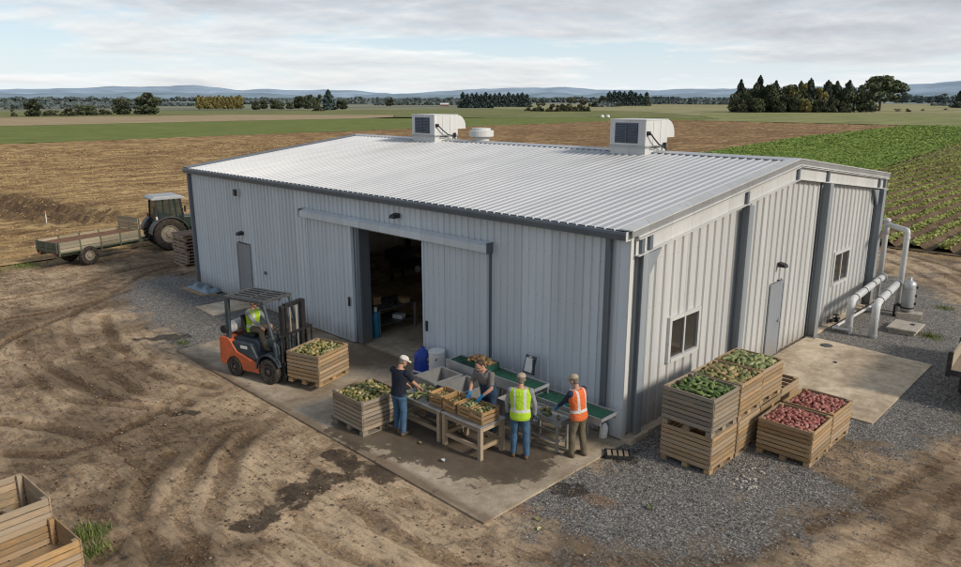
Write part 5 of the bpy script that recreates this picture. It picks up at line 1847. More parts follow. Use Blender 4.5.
# green tub heaped with onions standing on the upper belt
o = thing('produce_tub', 'green tub heaped with brown onions standing on the upper belt', 'tub', (-3.36, -.78, .99))
mb = MB()
for s in (-1, 1):
    mb.box(-.38, .38, min(s * .22, s * .205), max(s * .22, s * .205), 0, .15)
    mb.box(min(s * .38, s * .365), max(s * .38, s * .365), -.204, .204, 0, .15)
mb.box(-.364, .364, -.204, .204, 0, .012)
mb.build('body', 'beltgreen', o)
MAT['p_onion'] = prod_mat('onion_skin', [(0, (0.20, 0.10, 0.04)), (.5, (0.33, 0.19, 0.08)), (.8, (0.42, 0.27, 0.12)), (1, (0.16, 0.13, 0.05))])
om = MB().ball((0, 0, 0), (.05, .05, .045), 10, 7).mesh('onion')
om.materials.append(MAT['p_onion'])
om.polygons.foreach_set('use_smooth', [True] * len(om.polygons))
PROD['onion'] = [om]
for k in range(84):
    x, y = random.uniform(-.33, .33), random.uniform(-.17, .17)
    z = .14 + .17 * (1 - (x / .40) ** 2) * (1 - (y / .25) ** 2) * random.uniform(.55, 1)
    put('onion', Matrix.Translation((-3.36 + x, -.78 + y, .93 + z)) @ Euler((random.uniform(0, 6), random.uniform(0, 6), 0)).to_matrix().to_4x4() @ Matrix.Scale(random.uniform(.8, 1.15), 4),
        'brown onions heaped in the green tub on the belt', 'onion', 'onions in the tub')

# blue sack, white drum, white can, clipboard
o = thing('blue_sack', 'rounded upright blue sack bulging with yellow produce, beside the open doorway', 'sack', (-5.72, -.50, ST), R(20))
mb = MB()
mb.loft([((0, 0, 0), (.20, 0, 0), (0, .17, 0)), ((0, 0, .05), (.25, 0, 0), (0, .21, 0)), ((.01, 0, .25), (.26, 0, 0), (0, .22, 0)), ((0, .01, .48), (.245, 0, 0), (0, .20, 0)),
         ((-.01, .01, .60), (.22, 0, .0), (0, .18, 0)), ((-.01, .01, .68), (.17, 0, .0), (0, .14, 0)), ((-.01, .01, .72), (.11, 0, .0), (0, .09, 0)), ((0, .01, .75), (.05, 0, 0), (0, .05, 0)), ((0, .01, .80), (.055, 0, 0), (0, .055, 0))], 18)
mb.v = [(p[0] + .014 * math.sin(p[2] * 30 + p[1] * 14), p[1] + .012 * math.sin(p[0] * 26 + p[2] * 18), p[2]) for p in mb.v]
mb.build('bag', 'blue_p', o, True)
mb = MB()
mb.prism([(-.17, .20), (.10, .17), (.10, .205), (-.17, .235)], 'y', -.262, -.225)
mb.build('printed_band', 'white', o)
for k in range(14):
    a = random.uniform(-.3, .9)
    M = Matrix.Translation((-5.72 + .24 * math.cos(a) + .05, -.50 + .20 * math.sin(a) - .02, ST + random.uniform(.18, .62))) @ Euler((random.uniform(0, 6), random.uniform(0, 6), 0)).to_matrix().to_4x4()
    put('gourd', M, 'yellow gourds bulging out of the side of the blue sack', 'gourd', 'gourds in the blue sack')
o = thing('plastic_drum', 'white plastic drum with a lid standing against the sliding door', 'drum', (-5.28, -.42, ST))
mb = MB()
mb.lathe([(.19, 0), (.205, .02), (.205, .30), (.21, .31), (.21, .34), (.205, .35), (.205, .70), (.19, .74)], (0, 0, 0), n=24)
mb.build('body', 'white', o, bevel=.004)
mb = MB()
mb.lathe([(.205, .741), (.215, .745), (.215, .79), (.20, .805), (.17, .80)], (0, 0, 0), n=24)
mb.build('lid', 'white', o)
mb = MB()
mb.tube([(.14, -.16, .60), (.17, -.20, .63), (.20, -.17, .66)], .012, 8)
mb.build('handle', 'fork_black', o)
o = thing('white_can', 'small white plastic can hanging below the end of the lower belt', 'can', (-.30, -.20, ST), R(25))
mb = MB()
mb.loft([((0, 0, 0), (.075, 0, 0), (0, .06, 0)), ((.0, 0, .02), (.09, 0, 0), (0, .07, 0)), ((.02, 0, .24), (.09, 0, 0), (0, .07, 0)), ((.03, 0, .29), (.06, 0, 0), (0, .05, 0)), ((.035, 0, .34), (.03, 0, 0), (0, .03, 0))], 14)
mb.build('body', 'white', o, True)
o = thing('clipboard', 'dark framed clipboard holding a white sheet, leaning on the wall behind the belt', 'clipboard', (-2.28, -.36, .99), R(0))
M = Matrix.Rotation(R(-16), 4, 'X')
MB().box(-.15, .15, -.012, .012, 0, .42, M).build('board', 'fork_dark', o)
MB().box(-.12, .10, -.018, -.013, .04, .36, M).build('sheet', 'white', o)
MB().box(-.05, .05, -.026, -.013, .37, .41, M).build('clip', 'galv', o)
MB().box(.10, .15, .03, .055, -.02, .36).build('prop', 'fork_dark', o)
o = thing('drain_grate', 'dark channel grate with greenish bars lying in the gravel by the shed corner', 'grate', (.36, -.62, -.01), R(38))
mb = MB()
for s in (-1, 1):
    mb.box(-.26, .26, min(s * .17, s * .14), max(s * .17, s * .14), 0, .08)
    mb.box(min(s * .26, s * .23), max(s * .26, s * .23), -.139, .139, 0, .08)
mb.build('frame', 'fork_black', o)
mb = MB()
for k in range(4):
    x = -.17 + k * .115
    mb.box(x - .040, x + .040, -.139, .139, .05, .072)
mb.build('bars', 'wood_old', o)

# ------------------------------------------------------------------ INSIDE THE DOORWAY
o = thing('workbench', 'dark workbench just inside the doorway', 'workbench', (-9.62, 1.45, .05), R(0))
MB().box(-.55, .55, -.75, .75, .80, .84).build('bench_top', 'fork_grey', o)
MB().box(-.50, .50, -.70, .70, .30, .33).build('shelf', 'fork_grey', o)
for sx in (-1, 1):
    for sy in (-1, 1):
        MB().box(sx * .50 - .025, sx * .50 + .025, sy * .70 - .025, sy * .70 + .025, 0, .799).build('leg', 'galv', o)
for k, (x, y, z, s, mm_, lb) in enumerate([(-9.75, 1.1, .89, (.34, .26, .22), 'cardboard', 'brown cardboard box at the back of the workbench'), (-9.28, 1.85, .89, (.34, .22, .14), 'cardboard', 'flat tan cardboard box at the near edge of the workbench'),
                                         (-9.32, 1.45, .89, (.18, .18, .20), 'fork_black', 'black tool case on the workbench'), (-9.35, 1.7, .38, (.34, .24, .13), 'white', 'pale storage box on the shelf under the workbench')]):
    q = thing('storage_box', lb, 'box', (x, y, z), R(12 * k - 15))
    MB().box(-s[0] / 2, s[0] / 2, -s[1] / 2, s[1] / 2, 0, s[2]).build('carton', mm_, q, bevel=.008)
    MB().box(-s[0] / 2 - .006, s[0] / 2 + .006, -s[1] / 2 - .006, s[1] / 2 + .006, s[2] - .03, s[2] + .006).build('lid', mm_, q)
o = thing('gas_cylinder', 'slim blue gas cylinder with a white cap standing by the door jamb', 'cylinder', (-9.12, .62, .05))
MB().lathe([(.10, 0), (.115, .02), (.115, .66), (.09, .76), (.05, .81)], (0, 0, 0), n=18).build('body', 'cyan', o, True)
MB().lathe([(.05, .80), (.05, .93), (.03, .95)], (0, 0, 0), n=14).build('cap', 'white', o)
o = thing('grading_machine', 'dark grading machine standing deep inside the shed', 'machine', (-13.4, 6.2, .05), R(20))
mb = MB()
mb.box(-1.2, 1.2, -.45, .45, .55, .85)
mb.box(-1.35, -.6, -.5, .5, .85, 1.25)
mb.build('body', 'truck_dark', o)
mb = MB()
mb.bar((-.6, 0, 1.15), (1.5, 0, 1.55), .6, .12)
mb.build('elevator', 'fork_grey', o)
for x in (-1.1, 1.1):
    for y in (-.4, .4):
        MB().box(x - .04, x + .04, y - .04, y + .04, 0, .55).build('leg', 'fork_black', o)
MB().lathe([(.13, 0), (.13, .05)], (.1, -.452, .62), (0, -1, 0), 16).build('pulley', 'white', o)
o = thing('wall_sign', 'long dark sign board on the inside wall', 'sign', (-19.02, 8.9, 2.35))
MB().box(-.02, .02, -.75, .75, 0, .28).build('board', 'truck_dark', o)
o = thing('wooden_bin', 'dim slatted bin stored inside the shed behind the doorway', 'bin', (-15.2, 4.6, .05), R(8))
for s in (-1, 1):
    a = MB()
    for k in range(6):
        a.box(-.55, .55, min(s * .52, s * .496), max(s * .52, s * .496), .12 + k * .11, .215 + k * .11)
        a.box(min(s * .55, s * .526), max(s * .55, s * .526), -.49, .49, .12 + k * .11, .215 + k * .11)
    a.build('side_panel', 'wood_old', o)
MB().box(-.52, .52, -.49, .49, .09, .115).build('floor_boards', 'wood_old', o)
for k in (-1, 1):
    MB().box(k * .45 - .06, k * .45 + .06, -.5, .5, 0, .089).build('skid', 'wood_old', o)
# ------------------------------------------------------------------ WHEELS
def wheel(parent, c, r, w, axis, rimr, tyre_mat='tyre', rim_mat='rim_dark', lugs=0, side=1, name='wheel'):
    ax = Vector(axis).normalized()
    mb = MB()
    h = w / 2
    mb.lathe([(rimr, -h * .75), (rimr * 1.05, -h * .9), (r * .80, -h), (r * .94, -h * .92), (r, -h * .6), (r, h * .6), (r * .94, h * .92), (r * .80, h), (rimr * 1.05, h * .9), (rimr, h * .75), (rimr * .98, 0), (rimr, -h * .75)], c, ax, 32, caps=False)
    if lugs:
        a = ax.orthogonal().normalized()
        b_ = ax.cross(a)
        for k in range(lugs):
            for s in (-1, 1):
                th = 2 * PI * (k + (.5 if s > 0 else 0)) / lugs
                rad = a * math.cos(th) + b_ * math.sin(th)
                th2 = th + .20
                rad2 = a * math.cos(th2) + b_ * math.sin(th2)
                mb.bar(Vector(c) + rad * (r * 1.00) + ax * s * h * .95, Vector(c) + rad2 * (r * 1.015) + ax * s * h * .02, r * .055, r * .07, rad)
    wh = mb.build(name, tyre_mat, parent, fixn=True)
    for p in wh.data.polygons:
        p.use_smooth = len(p.vertices) == 4 and not lugs
    mb = MB()
    o = h * .42 * side
    mb.lathe([(rimr * 1.0, o - .04 * side), (rimr * 1.0, o + .05 * side), (rimr * .88, o + .05 * side), (rimr * .80, o - .01 * side), (rimr * .45, o - .0 * side), (rimr * .40, o + .05 * side), (rimr * .22, o + .06 * side)], c, ax, 24)
    for k in range(6):
        a = ax.orthogonal().normalized()
        b_ = ax.cross(a)
        th = 2 * PI * k / 6
        q = Vector(c) + (a * math.cos(th) + b_ * math.sin(th)) * rimr * .58 + ax * o
        mb.lathe([(rimr * .06, -.02 * side), (rimr * .06, .03 * side)], q, ax, 6)
    mb.build('rim', rim_mat, wh)
    return wh


# ------------------------------------------------------------------ FORKLIFT (front axle at the origin, facing +X)
fk = thing('forklift', 'orange and dark grey gas forklift lifting a bin of gourds on the apron', 'forklift', FK, HF)
mb = MB()
side_poly = [(-1.78, .30), (-1.80, .55), (-1.78, .98), (-1.70, 1.04), (-1.46, 1.03), (-1.36, .94), (-1.16, .70), (-.72, .56), (-.36, .46), (-.34, .24), (-.40, .21), (-.98, .21), (-1.02, .36), (-1.12, .50), (-1.27, .55), (-1.44, .50), (-1.55, .38), (-1.58, .28)]
for s in (-1, 1):
    y0, y1 = (-.54, -.36) if s < 0 else (.36, .54)
    mb.prism(side_poly, 'y', y0, y1)
mb.build('body_side', 'fork_orange', fk, bevel=.022)
mb = MB()
mb.prism([(-1.82, .34), (-1.83, .96), (-1.72, 1.05), (-1.48, 1.04), (-1.44, .90), (-1.44, .60), (-1.58, .42), (-1.60, .30)], 'y', -.358, .358)
mb.build('counterweight', 'fork_orange', fk, bevel=.025)
mb = MB()
mb.prism([(-1.43, .30), (-1.43, .98), (-1.38, 1.02), (-.62, 1.02), (-.52, .94), (-.46, .50), (.02, .46), (.02, .26), (-.98, .25)], 'y', -.357, .357)
mb.build('hood', 'fork_dark', fk, bevel=.02)
mb = MB()
mb.box(-1.34, -.60, -.50, .50, .70, .95)
mb.prism([(-1.30, .72), (-.42, .50), (-.40, .56), (-.66, .96), (-1.30, .96)], 'y', -.515, .515)
mb.build('engine_cover', 'fork_dark', fk, bevel=.03)
mb = MB()
mb.box(-1.02, -.78, .516, .524, .80, .88)
mb.box(-1.02, -.78, -.524, -.516, .80, .88)
mb.build('side_badge', 'white', fk)
mb = MB()
mb.box(-.46, .30, -.50, .50, .44, .475)
mb.build('floor_plate', 'fork_black', fk)
mb = MB()
mb.prism([(.14, .48), (.34, .48), (.30, 1.02), (.16, 1.08), (.08, 1.00)], 'y', -.46, .46)
mb.build('dash', 'fork_dark', fk, bevel=.02)
for s in (-1, 1):
    mb = MB()
    arc = [(.40 * math.cos(R(a)), .36 + .40 * math.sin(R(a))) for a in range(20, 181, 20)]
    arc2 = [(.43 * math.cos(R(a)), .36 + .43 * math.sin(R(a))) for a in range(180, 19, -20)]
    mb.prism(arc + arc2, 'y', s * .36, s * .60)
    mb.build('fender', 'fork_dark', fk)
for s in (-1, 1):
    wheel(fk, (0, s * .50, .335), .335, .22, (0, s, 0), .17, 'tyre', 'rim_dark')
    wheel(fk, (-1.28, s * .46, .265), .265, .18, (0, s, 0), .13, 'tyre', 'rim_dark')
mb = MB()
mb.box(-1.22, -.78, -.25, .25, 1.03, 1.13)
mb.prism([(-1.20, 1.13), (-1.08, 1.13), (-1.18, 1.58), (-1.26, 1.58)], 'y', -.24, .24)
mb.build('seat', 'black', fk, bevel=.025)
for s in (-1, 1):
    MB().bar((-1.47, s * .47, .98), (-1.43, s * .47, 2.06), .085, .11, (1, 0, 0)).build('guard_post', 'fork_dark', fk)
    mb = MB()
    mb.tube([(.22, s * .47, .50), (.20, s * .47, .98), (-.02, s * .47, 1.70), (-.10, s * .47, 2.0), (-.18, s * .47, 2.07)], .042, 8)
    mb.build('guard_post', 'fork_dark', fk)
mb = MB()
for s in (-1, 1):
    mb.box(-1.52, -.08, s * .47 - .04, s * .47 + .04, 2.06, 2.13)
mb.box(-1.52, -1.43, -.429, .429, 2.06, 2.13)
mb.box(-.17, -.08, -.429, .429, 2.06, 2.13)
mb.box(-.80, -.76, -.429, .429, 2.065, 2.12)
for k in range(5):
    y = -.34 + k * .17
    mb.box(-1.429, -.801, y - .036, y + .036, 2.085, 2.125)
    mb.box(-.759, -.171, y - .036, y + .036, 2.085, 2.125)
mb.build('overhead_guard', 'fork_grey', fk)
mb = MB()
for s in (-1, 1):
    mb.box(.36, .47, s * .38 - .05, s * .38 + .05, .10, 2.06)
mb.box(.37, .46, -.329, .329, 1.98, 2.06)
mb.box(.37, .46, -.329, .329, .45, .55)
mb.build('outer_mast', 'fork_black', fk)
mb = MB()
for s in (-1, 1):
    mb.box(.40, .50, s * .285 - .04, s * .285 + .04, .14, 2.10)
mb.box(.41, .49, -.244, .244, 2.03, 2.10)
mb.build('inner_mast', 'fork_black', fk)
for s in (-1, 1):
    mb = MB()
    mb.tube([(.39, s * .19, .2), (.39, s * .19, 1.25)], .035, 10)
    mb.tube([(.39, s * .19, 1.25), (.39, s * .19, 1.96)], .020, 10)
    mb.build('lift_cylinder', 'galv', fk)
mb = MB()
for s in (-1, 1):
    mb.box(.425, .445, s * .11 - .02, s * .11 + .02, .5, 2.0)
mb.build('lift_chain', 'rim_pale', fk)
mb = MB()
mb.box(.505, .55, -.50, .50, .24, .34)
mb.box(.505, .55, -.50, .50, .56, .66)
mb.box(.505, .545, -.25, -.17, .34, .56)
mb.box(.505, .545, .17, .25, .34, .56)
mb.build('fork_carriage', 'fork_black', fk)
mb = MB()
mb.box(.51, .545, -.58, .58, 1.30, 1.36)
for k in range(7):
    y = -.56 + k * 1.12 / 6
    mb.box(.512, .54, y - .020, y + .020, .661, 1.30)
mb.build('load_backrest', 'fork_black', fk)
for s in (-1, 1):
    mb = MB()
    mb.box(.551, .585, s * .28 - .055, s * .28 + .055, .19, .70)
    mb.prism([(.551, .195), (1.50, .215), (1.50, .225), (.551, .24)], 'y', s * .28 - .055, s * .28 + .055)
    mb.build('fork', 'fork_black', fk)
mb = MB()
mb.capsule((-1.56, -.30, 1.24), (-1.56, .30, 1.24), .155, .155, 18)
tk = mb.build('gas_tank', 'acwhite', fk, True)
mb = MB()
mb.lathe([(.11, 0), (.11, .07)], (-1.56, -.50, 1.24), (0, -1, 0), 14)
mb.lathe([(.10, 0), (.10, .05)], (-1.56, .46, 1.24), (0, 1, 0), 14)
mb.build('collar', 'fork_black', tk)
mb = MB()
mb.box(-1.70, -1.42, -.24, -.19, 1.05, 1.085)
mb.box(-1.70, -1.42, .19, .24, 1.05, 1.085)
mb.build('cradle', 'fork_black', tk)
mb = MB()
mb.tube([(.04, 0, 1.04), (-.20, 0, 1.24)], .02, 8)
n_ = Vector((-.24, 0, .20)).normalized()
a_ = Vector((0, 1, 0))
b_ = n_.cross(a_)
mb.tube([Vector((-.20, 0, 1.24)) + (a_ * math.cos(2 * PI * k / 20) + b_ * math.sin(2 * PI * k / 20)) * .15 for k in range(21)], .014, 6)
mb.build('steering_wheel', 'fork_black', fk)
fk.scale = (.93, 1, 1)

# ------------------------------------------------------------------ TRAILER
th = R(104)
tr = thing('farm_trailer', 'old green flat farm trailer with weathered board sides, parked at the field edge', 'trailer', (-27.05, -1.35, .0), th)
L2, W2_ = 1.92, .80
TZ0, TZ1 = .74, 1.17
mb = MB()
for s in (-1, 1):
    mb.box(-L2, L2 + .0, s * .55 - .05, s * .55 + .05, .55, .66)
for k in range(6):
    x = -L2 + .1 + k * (2 * L2 - .2) / 5
    mb.box(x - .04, x + .04, -W2_ + .02, W2_ - .02, .661, .715)
mb.build('chassis', 'trailer_green', tr)
MB().box(-L2, L2, -W2_, W2_, .716, .75).build('deck', 'rust', tr)
X, Y, F = grid(-L2 + .03, L2 - .03, -W2_ + .035, W2_ - .035, .06)
Z = 1.06 + .07 * (fbm(X, Y, .5, 611) - .5)
MAT['load'] = paint('soil_load', (0.20, 0.105, 0.060), .95, 0, .45, .35, (.10, .06, .04), 6)
link('soil_load', fast_mesh('soil_load', np.stack([X, Y, Z], -1).reshape(-1, 3), F), 'load', tr)
for s in (-1, 1):
    mb = MB()
    y = s * (W2_ - .012)
    n = 4
    for k in range(n):
        xa, xb = -L2 + .05 + (2 * L2 - .1) * k / n + .02, -L2 + .05 + (2 * L2 - .1) * (k + 1) / n - .02
        for z in (.755, .90, 1.035):
            mb.box(xa, xb, y - .014, y + .014, z, z + .128)
    sb = mb.build('side_boards', 'wood_trailer', tr)
    mb = MB()
    for k in range(n + 1):
        x = -L2 + .05 + (2 * L2 - .1) * k / n
        mb.box(x - .030, x + .030, y - .030, y + .030, .60, TZ1 + .02)
    mb.box(-L2, L2, y + s * .016, y + s * .035, .69, .75)
    mb.build('post', 'trailer_green', sb)
mb = MB()
for z in (.755, .90, 1.035):
    mb.box(-L2 - .02, -L2 + .008, -W2_ + .05, W2_ - .05, z, z + .128)
tb = mb.build('tailboard', 'trailer_green', tr)
mb = MB()
for y in (-W2_ + .05, -.03, W2_ - .11):
    mb.box(-L2 - .045, -L2 - .021, y, y + .06, .70, TZ1)
mb.build('hinge', 'fork_grey', tb)
mb = MB()
for z in (.755, .90, 1.035, 1.19, 1.33, 1.47, 1.60):
    mb.box(L2 - .01, L2 + .02, -W2_ + .06, W2_ - .06, z, z + .12)
hb = mb.build('headboard', 'wood_trailer', tr)
mb = MB()
for y in (-W2_ + .02, -.03, W2_ - .08):
    mb.box(L2 + .021, L2 + .065, y, y + .06, .66, 1.74)
mb.build('post', 'trailer_green', hb)
for s in (-1, 1):
    wheel(tr, (-.58, s * .72, .42), .42, .26, (0, s, 0), .22, 'mud_tyre', 'rim_pale')
mb = MB()
mb.tube([(-.58, -.60, .42), (-.58, .60, .42)], .055, 10)
mb.box(-.66, -.50, -.45, -.35, .42, .55)
mb.box(-.66, -.50, .35, .45, .42, .55)
mb.build('axle', 'trailer_green', tr)
mb = MB()
mb.bar((L2 - .1, -.45, .58), (L2 + 1.0, 0, .50), .08, .10)
mb.bar((L2 - .1, .45, .58), (L2 + 1.0, 0, .50), .08, .10)
mb.bar((L2 + .9, 0, .50), (L2 + 1.25, 0, .48), .10, .06)
mb.build('drawbar', 'trailer_green', tr)
mb = MB()
for y in (-.6, .55):
    mb.box(-L2 - .05, -L2 - .02, y, y + .10, .60, .66)
mb.build('tail_lamp', 'red_lamp', tr)

# ------------------------------------------------------------------ TRACTOR (rear axle at the origin, facing +X)
tt = thing('tractor', 'dark green cab tractor with muddy rear tyres, hitched ahead of the farm trailer', 'tractor', (-27.62, 2.25, 0), R(82))
for s in (-1, 1):
    wheel(tt, (0, s * .74, .78), .76, .42, (0, s, 0), .42, 'mud_tyre', 'rim_pale', 18)
    wheel(tt, (2.15, s * .72, .52), .51, .32, (0, s, 0), .28, 'mud_tyre', 'rim_pale', 14)
mb = MB()
mb.box(-.45, .6, -.30, .30, .50, 1.05)
mb.box(.6, 2.2, -.22, .22, .55, .95)
mb.lathe([(.09, -.9), (.09, .9)], (2.15, 0, .52), (0, 1, 0), 10)
mb.build('chassis', 'fork_black', tt)
mb = MB()
mb.prism([(.78, .95), (.78, 1.50), (1.4, 1.50), (2.45, 1.36), (2.60, 1.22), (2.60, .80), (2.2, .78)], 'y', -.36, .36)
mb.build('bonnet', 'tractor', tt, bevel=.04)
mb = MB()
mb.box(2.601, 2.615, -.28, .28, .85, 1.20)
mb.build('grille', 'fork_black', tt)
for s in (-1, 1):
    MB().lathe([(.07, 0), (.08, .04)], (2.59, s * .22, 1.26), (1, 0, 0), 12).build('headlight', 'white', tt)
for s in (-1, 1):
    mb = MB()
    arc = [(.90 * math.cos(R(a)), .76 + .86 * math.sin(R(a))) for a in range(5, 176, 12)]
    arc2 = [(.85 * math.cos(R(a)), .76 + .81 * math.sin(R(a))) for a in range(175, 4, -12)]
    mb.prism(arc + arc2, 'y', s * .50, s * .99)
    mb.prism(arc + [(-.4, 1.2), (.4, 1.2)], 'y', s * .49, s * .515)
    mb.build('fender', 'fender', tt)
cb_ = [(-.52, 1.45), (.55, 1.45), (.80, .95)]
mb = MB()
for s in (-1, 1):
    mb.bar((-.50, s * .60, 1.30), (-.44, s * .58, 2.38), .07, .07, (1, 0, 0))
    mb.bar((.16, s * .64, 1.05), (.16, s * .60, 2.38), .05, .06, (1, 0, 0))
    mb.bar((.80, s * .60, .95), (.66, s * .58, 2.38), .07, .07, (1, 0, 0))
    mb.bar((-.47, s * .59, 1.34), (.76, s * .60, 1.34), .05, .05)
mb.bar((-.50, -.60, 1.34), (-.50, .60, 1.34), .05, .05)
mb.bar((-.44, -.58, 2.36), (-.44, .58, 2.36), .05, .05)
mb.bar((.66, -.58, 2.36), (.66, .58, 2.36), .05, .05)
cf = mb.build('cab_frame', 'fork_black', tt)
for pts in ([(-.49, -.58, 1.36), (.14, -.62, 1.36), (.14, -.59, 2.36), (-.44, -.57, 2.36)], [(.19, -.62, 1.0), (.77, -.60, 1.0), (.66, -.57, 2.36), (.19, -.59, 2.36)],
            [(-.49, .58, 1.36), (.14, .62, 1.36), (.14, .59, 2.36), (-.44, .57, 2.36)], [(.19, .62, 1.0), (.77, .60, 1.0), (.66, .57, 2.36), (.19, .59, 2.36)],
            [(-.50, -.57, 1.36), (-.50, .57, 1.36), (-.445, .55, 2.35), (-.445, -.55, 2.35)], [(.79, -.57, 1.0), (.79, .57, 1.0), (.665, .55, 2.35), (.665, -.55, 2.35)]):
    MB().add(pts, [(0, 1, 2, 3)]).build('window', 'cabglass', tt, fixn=False)
mb = MB()
mb.prism([(-.66, 2.39), (-.68, 2.46), (-.50, 2.55), (.62, 2.56), (.86, 2.47), (.86, 2.39)], 'y', -.70, .70)
mb.build('cab_roof', 'cabroof', tt, bevel=.03)
mb = MB()
mb.box(-.28, .10, -.26, .26, 1.10, 1.42)
mb.prism([(-.34, 1.40), (-.22, 1.40), (-.30, 1.95), (-.40, 1.95)], 'y', -.24, .24)
mb.build('seat', 'fork_black', tt)
mb = MB()
mb.tube([(1.55, .33, 1.45), (1.55, .33, 2.2), (1.62, .33, 2.32)], .045, 10)
mb.build('exhaust', 'fork_grey', tt)
mb = MB()
mb.bar((-.45, -.30, .62), (-1.05, -.32, .52), .06, .08)
mb.bar((-.45, .30, .62), (-1.05, .32, .52), .06, .08)
mb.bar((-.45, 0, 1.1), (-1.0, 0, .85), .05, .05)
mb.bar((-.45, -.28, 1.18), (-.85, -.32, .60), .035, .035)
mb.bar((-.45, .28, 1.18), (-.85, .32, .60), .035, .035)
mb.box(-1.1, -.4, -.05, .05, .42, .50)
mb.build('hitch', 'fork_black', tt)
for s in (-1, 1):
    MB().box(-.56, -.50, s * .80 - .06, s * .80 + .06, 1.50, 1.64).build('tail_lamp', 'red_lamp' if s > 0 else 'white', tt)
    MB().box(.78, .84, s * .78 - .02, s * .78 + .10, 1.75, 2.05).build('mirror', 'fork_black', tt)

# ------------------------------------------------------------------ PALLET STACK, each pallet its own thing
def make_pallet(label):
    o = thing('wooden_pallet', label, 'pallet', (0, 0, 0), 0, 'pallets stacked by the shed corner')
    mb = MB()
    for k in range(7):
        x = -.58 + k * 1.16 / 6
        mb.box(x - .055, x + .055, -.5, .5, .115, .137)
    mb.build('deck_boards', 'wood_pallet', o)
    for y in (-.44, 0, .44):
        mb = MB()
        mb.box(-.6, .6, y - .05, y + .05, .022, .114)
        mb.build('stringer', 'wood_pallet', o)
    mb = MB()
    for x in (-.53, 0, .53):
        mb.box(x - .06, x + .06, -.5, .5, 0, .021)
    mb.build('bottom_boards', 'wood_pallet', o)
    return o


pal0 = make_pallet('x')
for k in range(10):
    p = pal0 if k == 0 else copy_tree(pal0)
    p['label'] = 'wooden pallet, ' + (('bottom one' if k == 0 else 'topmost one' if k == 9 else ORD[k] + ' from the ground') + ' of the stack by the far shed corner')
    p.location = (-23.25 + random.uniform(-.05, .05), 1.45 + random.uniform(-.05, .05), -.01 + k * .1385)
    p.rotation_euler = (0, 0, R(random.uniform(-4, 4)))

# folded sheet and board lying by the far corner of the front wall
o = thing('plywood_sheet', 'warped tan plywood offcut lying under a crumpled sheet by the far front corner', 'board', (-18.35, -.42, 0), R(4))
MB().prism([(-.95, -.32), (.62, -.38), (.95, .05), (.2, .30), (-.9, .22)], 'z', .0, .035).build('board', 'cardboard', o)
X, Y, F = grid(-.85, .75, -.28, .30, .04)
Z = .09 + .13 * (fbm(X, Y, .35, 400, 3) - .3) + .05 * np.sin(X * 9 + Y * 12)
e = np.minimum.reduce([X + .85, .75 - X, Y + .28, .30 - Y])
Z = np.maximum(Z * sstep(0, .12, e), .0) + .045
o = thing('plastic_sheet', 'crumpled pale blue plastic sheet against the wall by the far front corner', 'sheet', (-18.30, -.36, .0), R(2))
link('sheet', fast_mesh('sheet', np.stack([X, Y, Z], -1).reshape(-1, 3), F), 'tarp', o)

# ------------------------------------------------------------------ PIPEWORK BESIDE THE GABLE
def pipework(name, label, pts, r, mats, bend=.26, cat='pipe'):
    o = thing(name, label, cat, pts[0])
    b0 = Vector(pts[0])
    mb = MB()
    P = [Vector(p) - b0 for p in pts]
    # round every bend
    Q = [P[0]]
    for i in range(1, len(P) - 1):
        a, c_, d = P[i - 1], P[i], P[i + 1]
        k = min(bend, (a - c_).length * .45, (d - c_).length * .45)
        s, e = c_ + (a - c_).normalized() * k, c_ + (d - c_).normalized() * k
        for u in (0, .17, .33, .5, .67, .83, 1):
            Q.append(s * (1 - u) ** 2 + c_ * 2 * u * (1 - u) + e * u * u)
    Q.append(P[-1])
    mb.tube(Q, r, 16)
    mb.build('pipe', mats, o, True)
    return o, P


def flange(o, c, ax, r, w=.05, mat='galv', name='flange'):
    MB().lathe([(r, -w / 2), (r, w / 2)], c, ax, 18).build(name, mat, o)


o, P = pipework('standpipe', 'white bent pipe rising from the gravel and running back close along the gable', [(.78, 11.32, -.1), (.78, 11.32, 1.0), (.47, 15.32, 1.0)], .115, 'pipe')
dv = (P[2] - P[1]).normalized()
for q in (.42, 1.5, 2.6):
    flange(o, P[1] + dv * q, dv, .130, .035, 'black', 'clamp')
flange(o, P[2] - dv * .1, dv, .17, .07, 'galv', 'flange')
flange(o, P[0] + Vector((0, 0, .26)), (0, 0, 1), .135, .06, 'galv', 'flange')
o, P = pipework('standpipe', 'white bent pipe farther out in the gravel, ending at the grey filter tank', [(1.52, 11.22, -.1), (1.52, 11.22, 1.06), (1.20, 14.40, 1.06)], .115, 'pipe')
dv = (P[2] - P[1]).normalized()
for q in (.42, 1.5):
    flange(o, P[1] + dv * q, dv, .130, .035, 'black', 'clamp')
flange(o, P[2] - dv * .1, dv, .15, .06, 'galv', 'flange')
flange(o, P[0] + Vector((0, 0, .16)), (0, 0, 1), .135, .05, 'galv', 'flange')
o, P = pipework('tall_pipe', 'tall white square arch of pipe behind the filter tank', [(.30, 15.62, .85), (.30, 15.62, 2.80), (1.20, 14.72, 2.80), (1.20, 14.72, -.1)], .088, 'pipe', .10)
flange(o, Vector((0, 0, .10)), (0, 0, 1), .13, .05, 'galv')
flange(o, P[3] + Vector((0, 0, .34)), (0, 0, 1), .115, .06, 'galv')
flange(o, P[2] + Vector((0, 0, -.24)), (0, 0, 1), .105, .08, 'pipe')
mb = MB()
mb.tube([(0, 0, 1.6), (0, 0, 2.12)], .093, 14)
mb.lathe([(.11, 2.04), (.11, 2.13), (.06, 2.16)], (0, 0, 0), n=14)
mb.build('vent_stub', 'pipe', o, True)
mb = MB()
mb.box(-.05, .05, -.05, .05, -.85, .0)
mb.build('support', 'galv', o)
